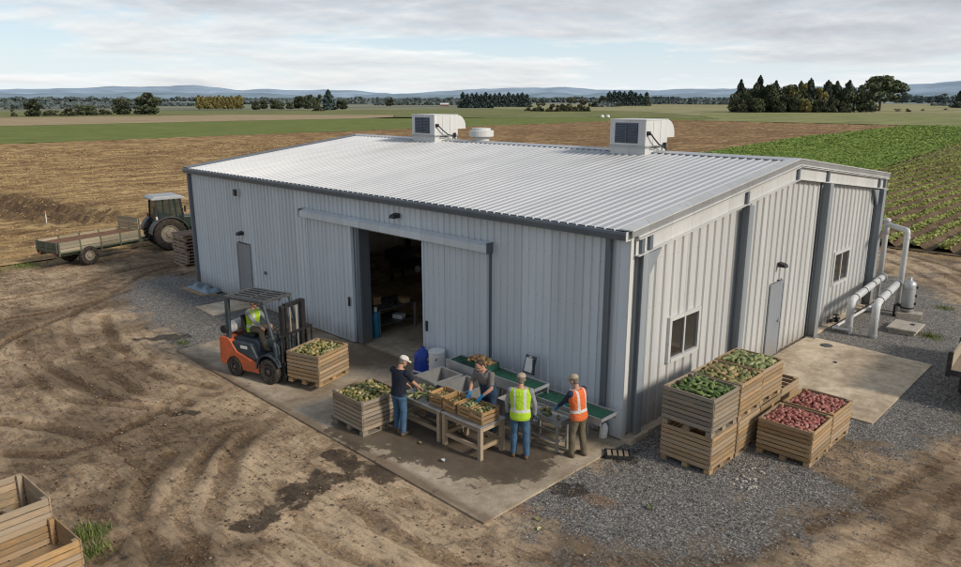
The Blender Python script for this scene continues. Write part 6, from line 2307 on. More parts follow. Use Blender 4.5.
o = thing('filter_tank', 'grey filter tank on a concrete block beside the tall pipe', 'tank', (1.58, 14.32, 0), R(10))
MB().lathe([(.12, .20), (.19, .24), (.20, .28), (.20, 1.10), (.18, 1.18), (.10, 1.24), (.05, 1.26), (.05, 1.36)], (0, 0, 0), n=22).build('body', 'galv', o, True)
flange(o, (0, 0, .34), (0, 0, 1), .215, .05, 'black', 'clamp')
flange(o, (0, 0, 1.0), (0, 0, 1), .21, .03, 'galv', 'clamp')
mb = MB()
for z in (.45, .72, 1.0):
    mb.box(.19, .25, -.05, .05, z, z + .07)
mb.build('fitting', 'fork_black', o)
mb = MB()
mb.tube([(-.20, -.05, .40), (-.34, -.12, .40), (-.34, -.12, .0)], .035, 8)
mb.lathe([(.06, 0), (.06, .06)], (-.28, -.10, .40), (1, .5, 0), 12)
mb.build('drain_valve', 'fork_black', o)
q = thing('concrete_block', 'pale concrete block under the grey filter tank', 'block', (1.66, 14.35, -.02), R(20))
mb = MB()
mb.prism([(-.38, -.20), (.36, -.22), (.40, .16), (-.30, .22)], 'z', 0, .205)
mb.build('block', 'conc_bit', q, bevel=.02)
o = thing('inspection_cover', 'square concrete inspection cover raised above the gravel near the filter tank', 'cover', (2.02, 12.68, -.02), R(2))
mb = MB()
mb.box(-.36, .36, -.50, .50, 0, .12)
mb.build('plinth', 'conc_bit', o, bevel=.015)
mb = MB()
mb.box(-.42, .42, -.55, .55, .121, .19)
mb.build('lid', 'conc_bit', o, bevel=.015)
mb = MB()
mb.box(.10, .20, .12, .26, .191, .215)
mb.build('handle', 'fork_black', o)
o = thing('drain_line', 'thin white pipe lying along the foot of the gable wall', 'pipe', (.42, 11.05, .05))
mb = MB()
mb.tube([(0, 0, .05), (.02, 4.7, .05)], .045, 10)
mb.tube([(-.02, .02, .05), (.45, .10, .05), (.47, .10, -.1)], .045, 10)
mb.build('pipe', 'pipe', o)
flange(o, (.40, .09, .05), (1, .2, 0), .06, .06, 'pipe')
o = thing('valve', 'small dark valve cluster by the foot of the gable wall', 'valve', (.26, 11.75, .05))
mb = MB()
mb.tube([(-.1, -.2, .12), (0, .25, .12)], .05, 10)
mb.lathe([(.09, 0), (.09, .05)], (-.02, 0, .12), (.2, 1, 0), 14)
mb.tube([(-.02, .03, .12), (-.02, .03, .28)], .02, 8)
mb.build('body', 'fork_black', o)
mb = MB()
mb.lathe([(.09, .27), (.09, .29)], (-.02, .03, 0), n=14)
mb.build('hand_wheel', 'fork_black', o)
o = thing('manhole_lid', 'small round dark drain lid in the side concrete by the wall', 'lid', (.85, 9.35, ST))
MB().lathe([(.17, 0), (.17, .012), (.13, .03)], (0, 0, 0), n=20).build('lid', 'fork_grey', o)
o = thing('bolt_plug', 'small dark plug in the middle of the side concrete', 'plug', (1.55, 8.05, ST))
MB().lathe([(.05, 0), (.05, .02)], (0, 0, 0), n=12).build('plug', 'fork_black', o)

# ------------------------------------------------------------------ FLATBED TRUCK cut by the frame
o = thing('flatbed_trailer', 'dark flatbed trailer with a low drop side, cut by the frame beside the side concrete', 'trailer', (4.40, 6.90, 0), R(4))
MB().box(0, 2.2, 0, 4.6, .86, .90).build('deck', 'wood_pallet', o)
mb = MB()
mb.box(.0, .045, .10, 4.5, .91, 1.22)
sb = mb.build('side_board', 'wood_trailer', o)
mb = MB()
mb.box(-.05, .05, .0, .10, .72, 1.32)
for y in (1.5, 3.0, 4.4):
    mb.box(-.035, -.001, y, y + .08, .80, 1.29)
mb.build('post', 'truck_dark', sb)
mb = MB()
mb.box(2.155, 2.2, .10, 4.5, .91, 1.27)
mb.build('side_board', 'wood_trailer', o)
mb = MB()
mb.box(.0, 2.2, -.03, .0, .76, .90)
mb.box(.06, .16, .05, 4.5, .74, .859)
mb.box(.55, .67, .02, 4.6, .56, .85)
mb.box(1.53, 1.65, .02, 4.6, .56, .85)
mb.bar((.6, 4.5, .70), (1.1, 6.0, .60), .08, .10)
mb.bar((1.6, 4.5, .70), (1.1, 6.0, .60), .08, .10)
for y in (.3, 1.3, 2.3, 3.3, 4.3):
    mb.box(.17, 2.15, y, y + .08, .80, .859)
mb.box(.25, 1.95, .0, .06, .46, .58)
mb.build('chassis', 'truck_dark', o)
MB().box(.36, .52, -.045, -.031, .60, .68).build('tail_lamp', 'red_lamp', o)
MB().box(1.86, 2.08, -.045, -.031, .62, .72).build('tail_lamp', 'red_lamp', o)
for x, s in ((.30, -1), (1.90, 1)):
    for y in (1.15, 2.15):
        wheel(o, (x, y, .40), .40, .28, (s, 0, 0), .22, 'tyre', 'rim_dark')
# stake in the field
o = thing('marker_stake', 'slim pale marker stake with a pink tip standing in the turned soil', 'stake', (-39.0, .25, 0))
MB().bar((0, 0, 0), (.03, 0, .62), .04, .04).build('pole', 'white', o)
MB().bar((.03, 0, .62), (.035, 0, .82), .05, .05).build('tip', paint('stake_pink', (0.5, 0.2, 0.18), .6), o)

# scraps dropped on the ground: each one a countable thing
MAT['husk'] = leaf_mat('husk', (0.30, 0.27, 0.10), (0.45, 0.42, 0.20), (0.55, 0.5, 0.32))
for k, (x, y, s, nm, lb, mt) in enumerate([(1.9, -1.88, .16, 'leaf_scrap', 'curled green leaf on the gravel below the front stack', 'p_cuke'), (.72, -3.58, .13, 'leaf_scrap', 'pale yellow leaf scrap on the dirt, beyond the apron tip', 'husk'),
                                        (.95, -3.78, .14, 'leaf_scrap', 'pair of pale husks on the dirt, nearest the bottom edge', 'husk'), (-2.62, -3.86, .07, 'leaf_scrap', 'small yellow fruit by the apron edge near the wet stain', 'husk'),
                                        (-2.85, -3.10, .12, 'leaf_scrap', 'green and white scrap on the wet apron under the tables', 'husk'), (-1.95, -3.30, .15, 'leaf_scrap', 'pale cloth scrap on the wet apron before the table leg', 'white')]):
    z = ST if (x < .1 and y > -4.1) else -.005
    o = thing(nm, lb, 'scrap', (x, y, z), random.uniform(0, 6))
    mb = MB()
    n = 6
    vs, fs = [], []
    for i in range(n + 1):
        u = i / n
        wd = s * .28 * math.sin(PI * min(.97, max(.06, u)))
        zz = .012 + s * .25 * math.sin(PI * u) * .6
        vs += [(s * (u - .5), -wd, zz + .02), (s * (u - .5), 0, zz - .006), (s * (u - .5), wd, zz + .018)]
    for i in range(n):
        for j in range(2):
            a = i * 3 + j
            fs.append((a, a + 1, a + 4, a + 3))
    mb.add(vs, fs)
    mb.build('blade', mt, o, True, fixn=False)
# chips of pale rubble by the potato bins
for cx_, cy_, n in ((2.70, .15, 20), (2.62, .75, 7)):
    mb = MB()
    for k in range(n):
        a, r_ = random.uniform(0, 6.3), .26 * math.sqrt(random.random())
        s = random.uniform(.018, .05)
        mb.ball((cx_ + r_ * math.cos(a), cy_ + r_ * math.sin(a), s * .4 - .01), (s, s * .8, s * .6), 6, 4, Matrix.Rotation(random.uniform(0, 6), 3, 'Z'))
    o = mb.build('rubble', 'conc_bit')
    tag(o, ('larger' if n > 10 else 'smaller') + ' scatter of pale broken chips on the gravel in front of the potato bins', 'rubble', kind='stuff')
# ------------------------------------------------------------------ TREES
def crown_conifer(seed, n=1500):
    r = np.random.default_rng(seed)
    h = .0 + 1.0 * r.random(n) ** 1.2
    tier = .55 + .55 * np.abs(np.sin(h * (13 + seed % 5) + seed)) * r.uniform(.6, 1.2, n)
    rad = .5 * np.minimum(1.0, 1.10 * (1 - h) ** .55) * tier * (0.25 + .75 * r.random(n) ** .5)
    a = r.random(n) * 6.283
    lob = 1 + .42 * np.sin(a * 3 + seed) * np.sin(h * 9 + a) + .2 * np.sin(a * 5 + h * 17)
    rad *= lob
    P = np.stack([rad * np.cos(a), rad * np.sin(a), h - .25 * rad * .3], 1)
    t_ = np.clip(.45 + .9 * (rad - .22) + r.normal(0, .2, n), 0, 1)  # inner needles darker: shade within the crown put into the tint
    return P, t_, .040 + .028 * (1 - h)


def crown_round(seed, n=1700, lobes=12, z0=.02, squash=1.0):
    r = np.random.default_rng(seed)
    P, T = [], []
    for k in range(lobes):
        a, rr = r.random() * 6.283, .30 * math.sqrt(r.random())
        cz = z0 + .16 + (.80 - z0) * (.15 + .72 * r.random()) * squash
        if k < lobes * .45:
            a, rr, cz = k * 6.283 / (lobes * .45) + r.random(), .16 + .08 * r.random(), z0 + .13 + .16 * r.random()
        c = np.array([rr * math.cos(a), rr * math.sin(a), cz])
        R_ = .14 + .13 * r.random()
        m_ = n // lobes
        d = r.normal(size=(m_, 3))
        d /= np.linalg.norm(d, axis=1, keepdims=True)
        q = c + d * R_ * (.55 + .5 * r.random((m_, 1)) ** .5) * np.array([1, 1, .85])
        P.append(q)
        T.append(.42 + .34 * d[:, 2] + r.normal(0, .17, m_) + .12 * (r.random() - .5))  # lobe tops lighter, undersides darker: light and shade put into the tint
    P = np.concatenate(P)
    T = np.clip(np.concatenate(T), 0, 1)
    P[:, 2] = np.clip(P[:, 2], .05, 1.02)
    return P, T, np.full(len(P), .040)


def crown_poplar(seed, n=1000):
    r = np.random.default_rng(seed)
    h = .08 + .92 * r.random(n)
    prof = np.interp(h, [0, .1, .3, .6, .85, 1.0], [.1, .35, .5, .46, .28, .06])
    a = r.random(n) * 6.283
    rad = prof * (.45 + .6 * r.random(n) ** .5) * (1 + .3 * np.sin(a * 2 + h * 8 + seed))
    P = np.stack([rad * np.cos(a), rad * np.sin(a), h], 1)
    return P, np.clip(.5 + r.normal(0, .22, n) + .4 * (rad - .3), 0, 1), np.full(n, .05)  # inner leaves darker: crown shade put into the tint


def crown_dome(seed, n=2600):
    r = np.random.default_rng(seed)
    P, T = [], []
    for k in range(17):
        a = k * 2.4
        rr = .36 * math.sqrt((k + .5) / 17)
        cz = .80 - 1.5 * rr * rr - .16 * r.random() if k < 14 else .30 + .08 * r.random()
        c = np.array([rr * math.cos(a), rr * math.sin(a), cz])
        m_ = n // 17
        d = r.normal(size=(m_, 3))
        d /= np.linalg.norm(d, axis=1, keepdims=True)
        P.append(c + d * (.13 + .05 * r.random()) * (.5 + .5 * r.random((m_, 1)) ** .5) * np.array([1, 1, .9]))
        T.append(.42 + .36 * d[:, 2] + r.normal(0, .15, m_))  # light from above put into the tint: paler lobe tops, darker undersides
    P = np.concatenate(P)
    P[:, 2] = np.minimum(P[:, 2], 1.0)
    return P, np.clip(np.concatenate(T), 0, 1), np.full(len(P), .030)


def crown_shrub(seed, n=1000):
    r = np.random.default_rng(seed)
    P, T, s = crown_round(seed, n, 7, -.05, 1.0)
    P[:, 2] = np.clip((P[:, 2] - .06) * 1.06, .0, 1.0)
    return P, T, s * 1.15


MAT['needle'] = leaf_mat('dark_needles', (0.032, 0.043, 0.037), (0.057, 0.075, 0.056), (0.105, 0.125, 0.08), .8, 0, .22)  # leaf colours here and below paled and blued: distance haze put in
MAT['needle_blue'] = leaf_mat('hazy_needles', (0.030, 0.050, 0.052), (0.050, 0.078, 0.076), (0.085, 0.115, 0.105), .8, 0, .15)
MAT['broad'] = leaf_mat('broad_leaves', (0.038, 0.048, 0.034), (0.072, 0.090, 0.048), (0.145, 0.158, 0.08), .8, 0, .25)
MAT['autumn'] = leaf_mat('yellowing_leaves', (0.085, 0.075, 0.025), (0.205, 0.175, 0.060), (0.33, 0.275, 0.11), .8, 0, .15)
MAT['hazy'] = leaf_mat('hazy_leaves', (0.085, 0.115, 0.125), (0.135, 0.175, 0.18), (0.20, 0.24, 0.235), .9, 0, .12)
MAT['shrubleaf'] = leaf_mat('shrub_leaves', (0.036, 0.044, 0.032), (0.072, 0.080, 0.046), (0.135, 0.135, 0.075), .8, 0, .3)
CROWN, TRUNK = {}, {}
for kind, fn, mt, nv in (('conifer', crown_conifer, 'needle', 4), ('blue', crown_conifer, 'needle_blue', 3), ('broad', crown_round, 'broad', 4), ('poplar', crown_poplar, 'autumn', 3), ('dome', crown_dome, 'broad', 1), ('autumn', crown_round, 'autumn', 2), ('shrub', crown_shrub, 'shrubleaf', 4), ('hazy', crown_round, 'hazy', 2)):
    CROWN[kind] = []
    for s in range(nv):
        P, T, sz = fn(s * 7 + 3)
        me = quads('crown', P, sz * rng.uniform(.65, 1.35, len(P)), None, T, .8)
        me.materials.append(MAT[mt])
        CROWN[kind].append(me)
mb = MB()
mb.tube([(0, 0, -.02), (.004, 0, .15), (-.004, .004, .4), (.004, 0, .70), (0, 0, .93)], [.030, .022, .016, .009, .002], 8)
for k in range(9):
    a, h = k * 2.4, .25 + .06 * k
    mb.tube([(0, 0, h), (.16 * math.cos(a) * (1.2 - h), .16 * math.sin(a) * (1.2 - h), h + .06), (.30 * math.cos(a) * (1.1 - h), .30 * math.sin(a) * (1.1 - h), h + .15)], [.009, .006, .002], 5)
TRK = mb.mesh('trunk')
TRK.materials.append(MAT['bark'])
tree_n = {}


def tree(name, kind, x, y, h, w, label, group, cat='tree'):
    o = thing(name, label, cat, (x, y, -.05), random.uniform(0, 6.28), group)
    o.scale = (w * random.uniform(.98, 1.12), w * random.uniform(.98, 1.12), h)
    c = bpy.data.objects.new('crown', CROWN[kind][tree_n.get(kind, 0) % len(CROWN[kind])])
    tree_n[kind] = tree_n.get(kind, 0) + 1
    COL.objects.link(c)
    c.parent = o
    t_ = bpy.data.objects.new('trunk', TRK)
    COL.objects.link(t_)
    t_.parent = o
    return o


hedgerow = [(-327.1, 72.2, 3.5, 2.7), (-321.9, 77.3, 6.5, 6.6), (-327.2, 83.4, 3.6, 4.0), (-328.7, 86.8, 2.3, 3.2), (-322.1, 88.5, 3.6, 4.8), (-319.5, 91.0, 3.6, 4.0), (-326.2, 96.5, 4.9, 6.1), (-323.5, 99.1, 4.5, 4.5), (-329.3, 106.2, 3.8, 5.9), (-331.7, 114.4, 6.4, 7.8), (-339.2, 124.2, 3.8, 5.4), (-323.9, 122.1, 9.1, 9.9)]
for i, (x, y, h, w) in enumerate(hedgerow):
    lab = {1: 'dark rounded tree at the left end of the pale field hedgerow', 9: 'dark rounded tree next to the tallest tree of the left hedgerow', 11: 'tallest broad dark tree ending the hedgerow beyond the tan strip'}.get(i, 'low bushy hedgerow tree beyond the tan strip, ' + ORD[i] + ' from the left')
    tree('broadleaf_tree' if i in (1, 9, 11) else 'hedgerow_tree', 'broad' if i in (1, 6, 7, 9, 11) else 'shrub', x, y, h * 1.08, w * 1.2, lab, 'hedgerow trees beyond the tan strip')
for i in range(11):
    x, y = -446.1 + i * 1.82, 203.3 + i * 1.77
    tree('poplar_tree', 'poplar', x, y, (8.1, 7.6, 7.2, 7.8, 7.4)[i % 5] * 1.05, 4.2, 'yellowing poplar in the short straight row, ' + ORD[i] + ' from the left', 'row of yellowing poplars')
clump = [(-403.4, 217.9, 5.6, 5.3), (-436.5, 242.1, 6.5, 5.8), (-431.4, 247.1, 5.5, 6.5), (-410.0, 238.6, 5.0, 5.0), (-413.2, 246.9, 5.2, 5.0), (-428.1, 262.9, 9.4, 7.2), (-416.3, 261.8, 8.7, 6.5), (-377.5, 243.2, 9.2, 5.9), (-388.7, 259.3, 11.3, 6.8), (-382.9, 265.0, 6.7, 7.4), (-342.6, 220.6, 3.6, 7.6), (-519.4, 413.1, 6.8, 7.9)]
for i, (x, y, h, w) in enumerate(clump):
    lab = {8: 'tallest narrow dark tree of the clump right of the poplars', 10: 'low wide bush in front of the clump right of the poplars', 11: 'lone dark tree on the skyline before the small barn'}.get(i, 'dark tree of the loose clump right of the poplar row, ' + ORD[i] + ' from the left')
    tree('field_tree', 'shrub' if i == 10 else 'blue' if i == 8 else 'broad', x, y, h * 1.05, w * 1.15, lab, 'clump of trees right of the poplars')
for i in range(15):
    x, y = -411.9 + i * 2.514, 398.1 + i * 2.45
    tree('conifer_tree', 'blue', x, y, (10.2, 9.0, 9.5, 9.9, 8.8)[i % 5] * 1.1, 7.2, 'dark blue green conifer in the dense straight windbreak, ' + ORD[i] + ' from the left', 'straight conifer windbreak')
    tree_o = COL.objects
shrubs = [(-265.8, 304.4, 3.6, 4.4), (-253.1, 295.4, 3.4, 4.2), (-250.4, 298.0, 5.3, 4.8), (-243.4, 296.8, 4.8, 4.7), (-241.1, 299.0, 4.0, 4.2), (-242.5, 305.8, 6.6, 5.8), (-238.7, 309.5, 7.7, 5.8), (-234.9, 313.1, 7.4, 5.8), (-232.6, 315.4, 5.0, 3.2), (-345.5, 480.7, 7.9, 9.4), (-362.2, 512.5, 9.2, 7.5)]
for i, (x, y, h, w) in enumerate(shrubs):
    tree('field_shrub', 'shrub', x, y, h * 1.05, w * 1.2, 'brownish green shrub of the low thicket in the meadow, ' + ORD[i] + ' from the left', 'low thicket in the meadow', 'shrub')
stand = [(-381.0, 548.2, 12.4, 5.3), (-377.9, 551.3, 13.2, 5.3), (-374.7, 554.4, 12.8, 5.3), (-371.5, 557.5, 12.4, 5.3), (-367.8, 561.2, 13.2, 6.2), (-364.6, 564.3, 11.5, 5.3), (-361.4, 567.4, 10.6, 5.3), (-357.6, 571.1, 11.9, 4.4)]
for i, (x, y, h, w) in enumerate(stand):
    tree('conifer_tree', 'blue' if i != 7 else 'conifer', x, y, h, w * 1.7, 'blue green tree of the tall stand behind the thicket, ' + ORD[i] + ' from the left', 'tall stand behind the thicket')
grove = [(-164.3, 343.7, 9.6, 3.9), (-162.2, 345.8, 15.0, 4.4), (-160.5, 347.5, 12.1, 4.4), (-159.1, 348.9, 13.1, 4.4), (-156.6, 351.3, 13.6, 4.4), (-154.5, 353.4, 17.0, 4.4), (-152.0, 355.8, 17.0, 4.4), (-150.2, 357.5, 14.3, 4.4), (-148.5, 359.2, 14.6, 4.4), (-146.0, 361.6, 13.6, 4.4), (-140.3, 367.2, 14.3, 4.4), (-138.6, 368.9, 15.5, 4.4), (-137.2, 370.3, 13.1, 4.4), (-135.4, 372.0, 15.0, 4.4), (-132.2, 375.1, 14.6, 4.4), (-129.8, 377.5, 17.0, 4.4), (-126.9, 380.3, 14.3, 4.4), (-124.5, 382.7, 14.6, 4.4), (-122.7, 384.4, 12.6, 4.4)]
for i, (x, y, h, w) in enumerate(grove):
    k = (-.699, .715)
    j = ((i * 37) % 11) / 11 * 9
    rd = i % 3 == 0 or i in (7, 13)
    tree('broadleaf_tree' if rd else 'conifer_tree', 'broad' if rd else 'conifer', x + k[0] * j, y + k[1] * j, h * (.98 if rd else 1.04), w * (2.1 if rd else 1.75), ('tall narrow round topped tree' if rd else 'spired dark conifer') + ' of the big grove, ' + ORD[i] + ' tall tree from its left end', 'tall trees of the big grove')
for i, (x, y, h, w, kd, lab) in enumerate([
        (-143.2, 364.4, 14.6, 8.4, 'autumn', 'yellow green broad tree rising among the grove conifers'),
        (-118.1, 388.9, 13.6, 11.8, 'broad', 'rounded dark tree at the right end of the grove, in front of the largest crown'),
        (-124.6, 430.0, 20.0, 20.5, 'dome', 'largest tree with a wide domed crown at the right end of the grove'),
        (-137.6, 361.7, 8.1, 6.3, 'autumn', 'low yellowish tree at the foot of the grove, near its middle'),
        (-132.4, 366.8, 7.6, 6.8, 'broad', 'low dull green tree at the foot of the grove, right of its middle'),
        (-123.7, 375.3, 5.7, 5.8, 'shrub', 'small bush at the foot of the grove beside the rounded dark tree'),
        (-154.0, 345.7, 8.2, 7.8, 'broad', 'low dark tree at the foot of the grove, left of its middle'),
        (-146.7, 353.0, 8.6, 7.3, 'broad', 'low spreading dark tree at the foot of the grove, under the yellow green one'),
        (-127.9, 371.3, 7.6, 6.8, 'shrub', 'low brownish bush at the foot of the grove, second from its right end'),
        (-160.0, 342.0, 7.2, 6.4, 'shrub', 'low brownish bush at the left foot of the grove'),
        (-141.5, 360.0, 9.5, 6.8, 'broad', 'middle sized dark tree filling the front of the grove')]):
    tree('broadleaf_tree', kd, x, y, h * 1.02, w * (1.12 if i != 2 else 1.25), lab, 'broad trees of the big grove')
for i in range(14):                                # broad trees standing among the conifers fill the grove
    u = (i + .5) / 14
    x, y = -164 + 42 * u - 3 * ((i * 5) % 3), 346 + 40 * u + 3 * ((i * 5) % 3)
    tree('broadleaf_tree', 'autumn' if i == 9 else 'broad', x, y, (11.5, 13.5, 12.2, 14, 12.8)[i % 5], (8.5, 9.5, 8, 9, 10)[(i * 2) % 5] * 1.2, 'rounded tree crowded among the grove conifers, ' + ORD[i] + ' from the left', 'rounded trees inside the grove')
for i, (x, y, h, w) in enumerate([(-115.3, 430.0, 1.5, 3.2), (-107.2, 418.0, 2.0, 2.8), (-110.1, 456.4, 1.3, 2.4), (-110.6, 504.0, 1.4, 2.6)]):
    tree('field_bush', 'shrub', x, y, h, w * 1.2, 'tiny dark bush in the pale field right of the grove, ' + ORD[i] + ' from the grove', 'tiny bushes right of the grove', 'bush')
for i, (x, y, h, w) in enumerate([(-313.6, 1155.1, 13.9, 25.0), (-298.7, 1169.6, 11.1, 11.1), (-277, 1100, 9.5, 10.1), (-268, 1110, 10.1, 10.1), (-274.8, 1192.9, 12.5, 19.5)]):
    tree('distant_tree', 'hazy', x, y, h * 1.1, w * 1.1, 'hazy blue tree far beyond the right hand field, ' + ORD[i] + ' from the left', 'hazy distant trees')
tree('conifer_tree', 'conifer', -126.6, 612.4, 12.4, 9.5, 'dark conifer standing alone at the right edge before the hills', 'lone trees')

# far woods and hedges out on the plain, one mass
P, T = [], []
def band(px0, px1, d0, d1, hgt, n, wdt=0):
    a0, a1 = az_of(px0), az_of(px1)
    k = rng.random(n)
    az = np.radians(a0 + (a1 - a0) * k)
    d = d0 + (d1 - d0) * k + rng.normal(0, 14, n)
    hh = .58 * hgt * (.15 + 1.1 * fbm(k * abs(px1 - px0) * 1.1 + px0 * 3.1 + d0, k * 0, 7, 500, 3))
    P.append(np.stack([7.97 + np.sin(az) * d, -12.4 + np.cos(az) * d, hh * rng.random(n) ** .8], 1))
    T.append(np.clip(.5 + rng.normal(0, .10, n), 0, 1))
for a in [(-260, 40, 900, 760, 6, 2550), (30, 210, 980, 800, 4.5, 2550), (236, 470, 1000, 1050, 7, 4420), (380, 470, 820, 860, 7.5, 1360), (520, 740, 1250, 1300, 11, 4420), (640, 740, 900, 820, 6, 1530),
          (885, 1300, 1500, 1250, 15, 4420), (905, 960, 820, 800, 3.0, 500), (960, 1400, 700, 600, 8, 1800), (0, 480, 1700, 1900, 14, 5100), (480, 961, 2000, 2000, 15, 5100), (30, 170, 620, 660, 4.5, 900), (-300, 0, 420, 330, 5, 900), (590, 612, 620, 640, 7, 260)]:
    band(*a)
P = np.concatenate(P)
T = np.concatenate(T)
dist = np.hypot(P[:, 0], P[:, 1])
MAT['farwood'] = leaf_mat('far_wood', (0.082, 0.107, 0.110), (0.107, 0.135, 0.134), (0.14, 0.168, 0.155), .9)  # haze over the far woods put into the leaf colour
o = link('distant_woods', quads('distant_woods', P, (.0017 * dist + .3) * rng.uniform(.6, 1.3, len(P)), None, T, .7), 'farwood')
tag(o, 'long hazy belts of woodland far out on the plain below the hills', 'woodland', kind='stuff')

# small barn far off, white bags in the field
bn = thing('barn', 'tiny red walled barn with a white roof on the far plain', 'barn', (-484, 446, 0), R(42))
MB().box(-3.6, 3.6, -2, 2, 0, 1.3).build('wall', paint('barn_red', (0.28, 0.09, 0.07), .8), bn)
MB().prism([(-2.4, 1.2), (0, 2.4), (2.4, 1.2), (2.4, 1.36), (0, 2.6), (-2.4, 1.36)], 'x', -3.8, 3.8).build('roof', 'acwhite', bn)
for k, (x, y) in enumerate([(-151.3, 213.2), (-150.1, 215.0)]):
    q = thing('white_bag', 'plump white bulk bag on the green strip, ' + ('left' if k == 0 else 'right') + ' one of two', 'bag', (x, y, 0), 0, 'white bags in the field')
    mb = MB()
    mb.loft([((0, 0, 0), (.55, 0, 0), (0, .5, 0)), ((0, 0, .3), (.72, 0, 0), (0, .62, 0)), ((0, 0, .8), (.66, 0, 0), (0, .58, 0)), ((0, 0, 1.05), (.3, 0, 0), (0, .25, 0)), ((0, 0, 1.2), (.12, 0, 0), (0, .1, 0))], 14)
    mb.build('bag', 'white', q, True)
# ------------------------------------------------------------------ PEOPLE
MAT['skin'] = paint('skin', (0.46, 0.255, 0.175), .55, 0, .12)
MAT['hair'] = paint('hair_brown', (0.045, 0.028, 0.018), .7, 0, .3)
MAT['hair_grey'] = paint('hair_grey', (0.16, 0.14, 0.12), .7, 0, .3)
MAT['jeans'] = paint('denim', (0.050, 0.115, 0.20), .85, 0, .35, .15, (.16, .14, .12), 9, crease=.8)
MAT['jeans_dark'] = paint('denim_dark', (0.022, 0.050, 0.095), .85, 0, .35, 0, scale=9, crease=.8)
MAT['navy'] = paint('navy_cotton', (0.010, 0.014, 0.028), .9, 0, .35, 0, scale=9, crease=.8)
MAT['grey_tee'] = paint('grey_cotton', (0.16, 0.15, 0.14), .9, 0, .2, 0, scale=9, crease=.8)
MAT['grey_slv'] = paint('grey_sleeve', (0.24, 0.25, 0.27), .9, 0, .2, 0, scale=9, crease=.8)
MAT['navy_slv'] = paint('navy_sleeve', (0.018, 0.030, 0.065), .9, 0, .2, 0, scale=9, crease=.8)
MAT['khaki'] = paint('khaki_twill', (0.135, 0.115, 0.075), .9, 0, .25, .15, scale=9, crease=.8)
MAT['cap_tan'] = paint('cap_tan', (0.40, 0.33, 0.24), .9, 0, .2, 0, scale=9)
MAT['cap_white'] = paint('cap_white', (0.62, 0.58, 0.52), .9, 0, .15, 0, scale=9)
MAT['glove'] = paint('blue_glove', (0.03, 0.22, 0.46), .5, 0, .2)
MAT['glove_dark'] = paint('dark_glove', (0.05, 0.075, 0.10), .7, 0, .2)
MAT['boot'] = paint('boot_leather', (0.11, 0.075, 0.05), .8, 0, .3, .4)
MAT['eye'] = paint('eye_dark', (0.02, 0.015, 0.012), .3)


def vest_mat(name, base):
    """hi-vis cloth with reflective bands woven in: one round the waist, two over the shoulders"""
    m, t, b = new_mat(name, .75, 0, .3)
    a = attr(t, 'band')
    n = noise(t, coord(t), 11, 4, .6)
    c = mixc(t, ramp(t, n, [(.3, 0), (.7, 1)]), tuple(v * .84 for v in base), base)
    f = ramp(t, a, [(.48, 0), (.52, 1)])
    c = mixc(t, f, c, (0.55, 0.56, 0.55))
    c = mixc(t, ramp(t, noise(t, coord(t), 7, 5, .65), [(.5, 0), (.75, .45)]), c, (.22, .19, .12))
    bump(t, b, noise(t, coord(t), 13, 4, .6, .8), .8, .03)
    t.links.new(c, b.inputs['Base Color'])
    return m


MAT['vest_y'] = vest_mat('hi_vis_yellow', (0.42, 0.66, 0.03))
MAT['vest_o'] = vest_mat('hi_vis_orange', (0.72, 0.15, 0.04))


def solid(name, mb, mat, parent, vox=.012, smooth=2, attrfn=None):
    """Merge overlapping closed volumes into one continuous surface."""
    me = mb.mesh(name + '_raw')
    o = bpy.data.objects.new(name, me)
    COL.objects.link(o)
    r = o.modifiers.new('r', 'REMESH')
    r.mode = 'VOXEL'
    r.voxel_size = vox
    s = o.modifiers.new('s', 'SMOOTH')
    s.iterations = smooth
    s.factor = .5
    dg = bpy.context.evaluated_depsgraph_get()
    me2 = bpy.data.meshes.new_from_object(o.evaluated_get(dg))
    o.modifiers.clear()
    o.data = me2
    me2.name = name
    bpy.data.meshes.remove(me)
    me2.materials.clear()
    me2.materials.append(MAT[mat])
    me2.polygons.foreach_set('use_smooth', [True] * len(me2.polygons))
    if parent is not None:
        o.parent = parent
    if attrfn:
        n = len(me2.vertices)
        co = np.empty(n * 3, np.float32)
        me2.vertices.foreach_get('co', co)
        v = attrfn(co.reshape(-1, 3))
        a = me2.attributes.new('band', 'FLOAT', 'POINT')
        a.data.foreach_set('value', v.astype(np.float32))
    return o


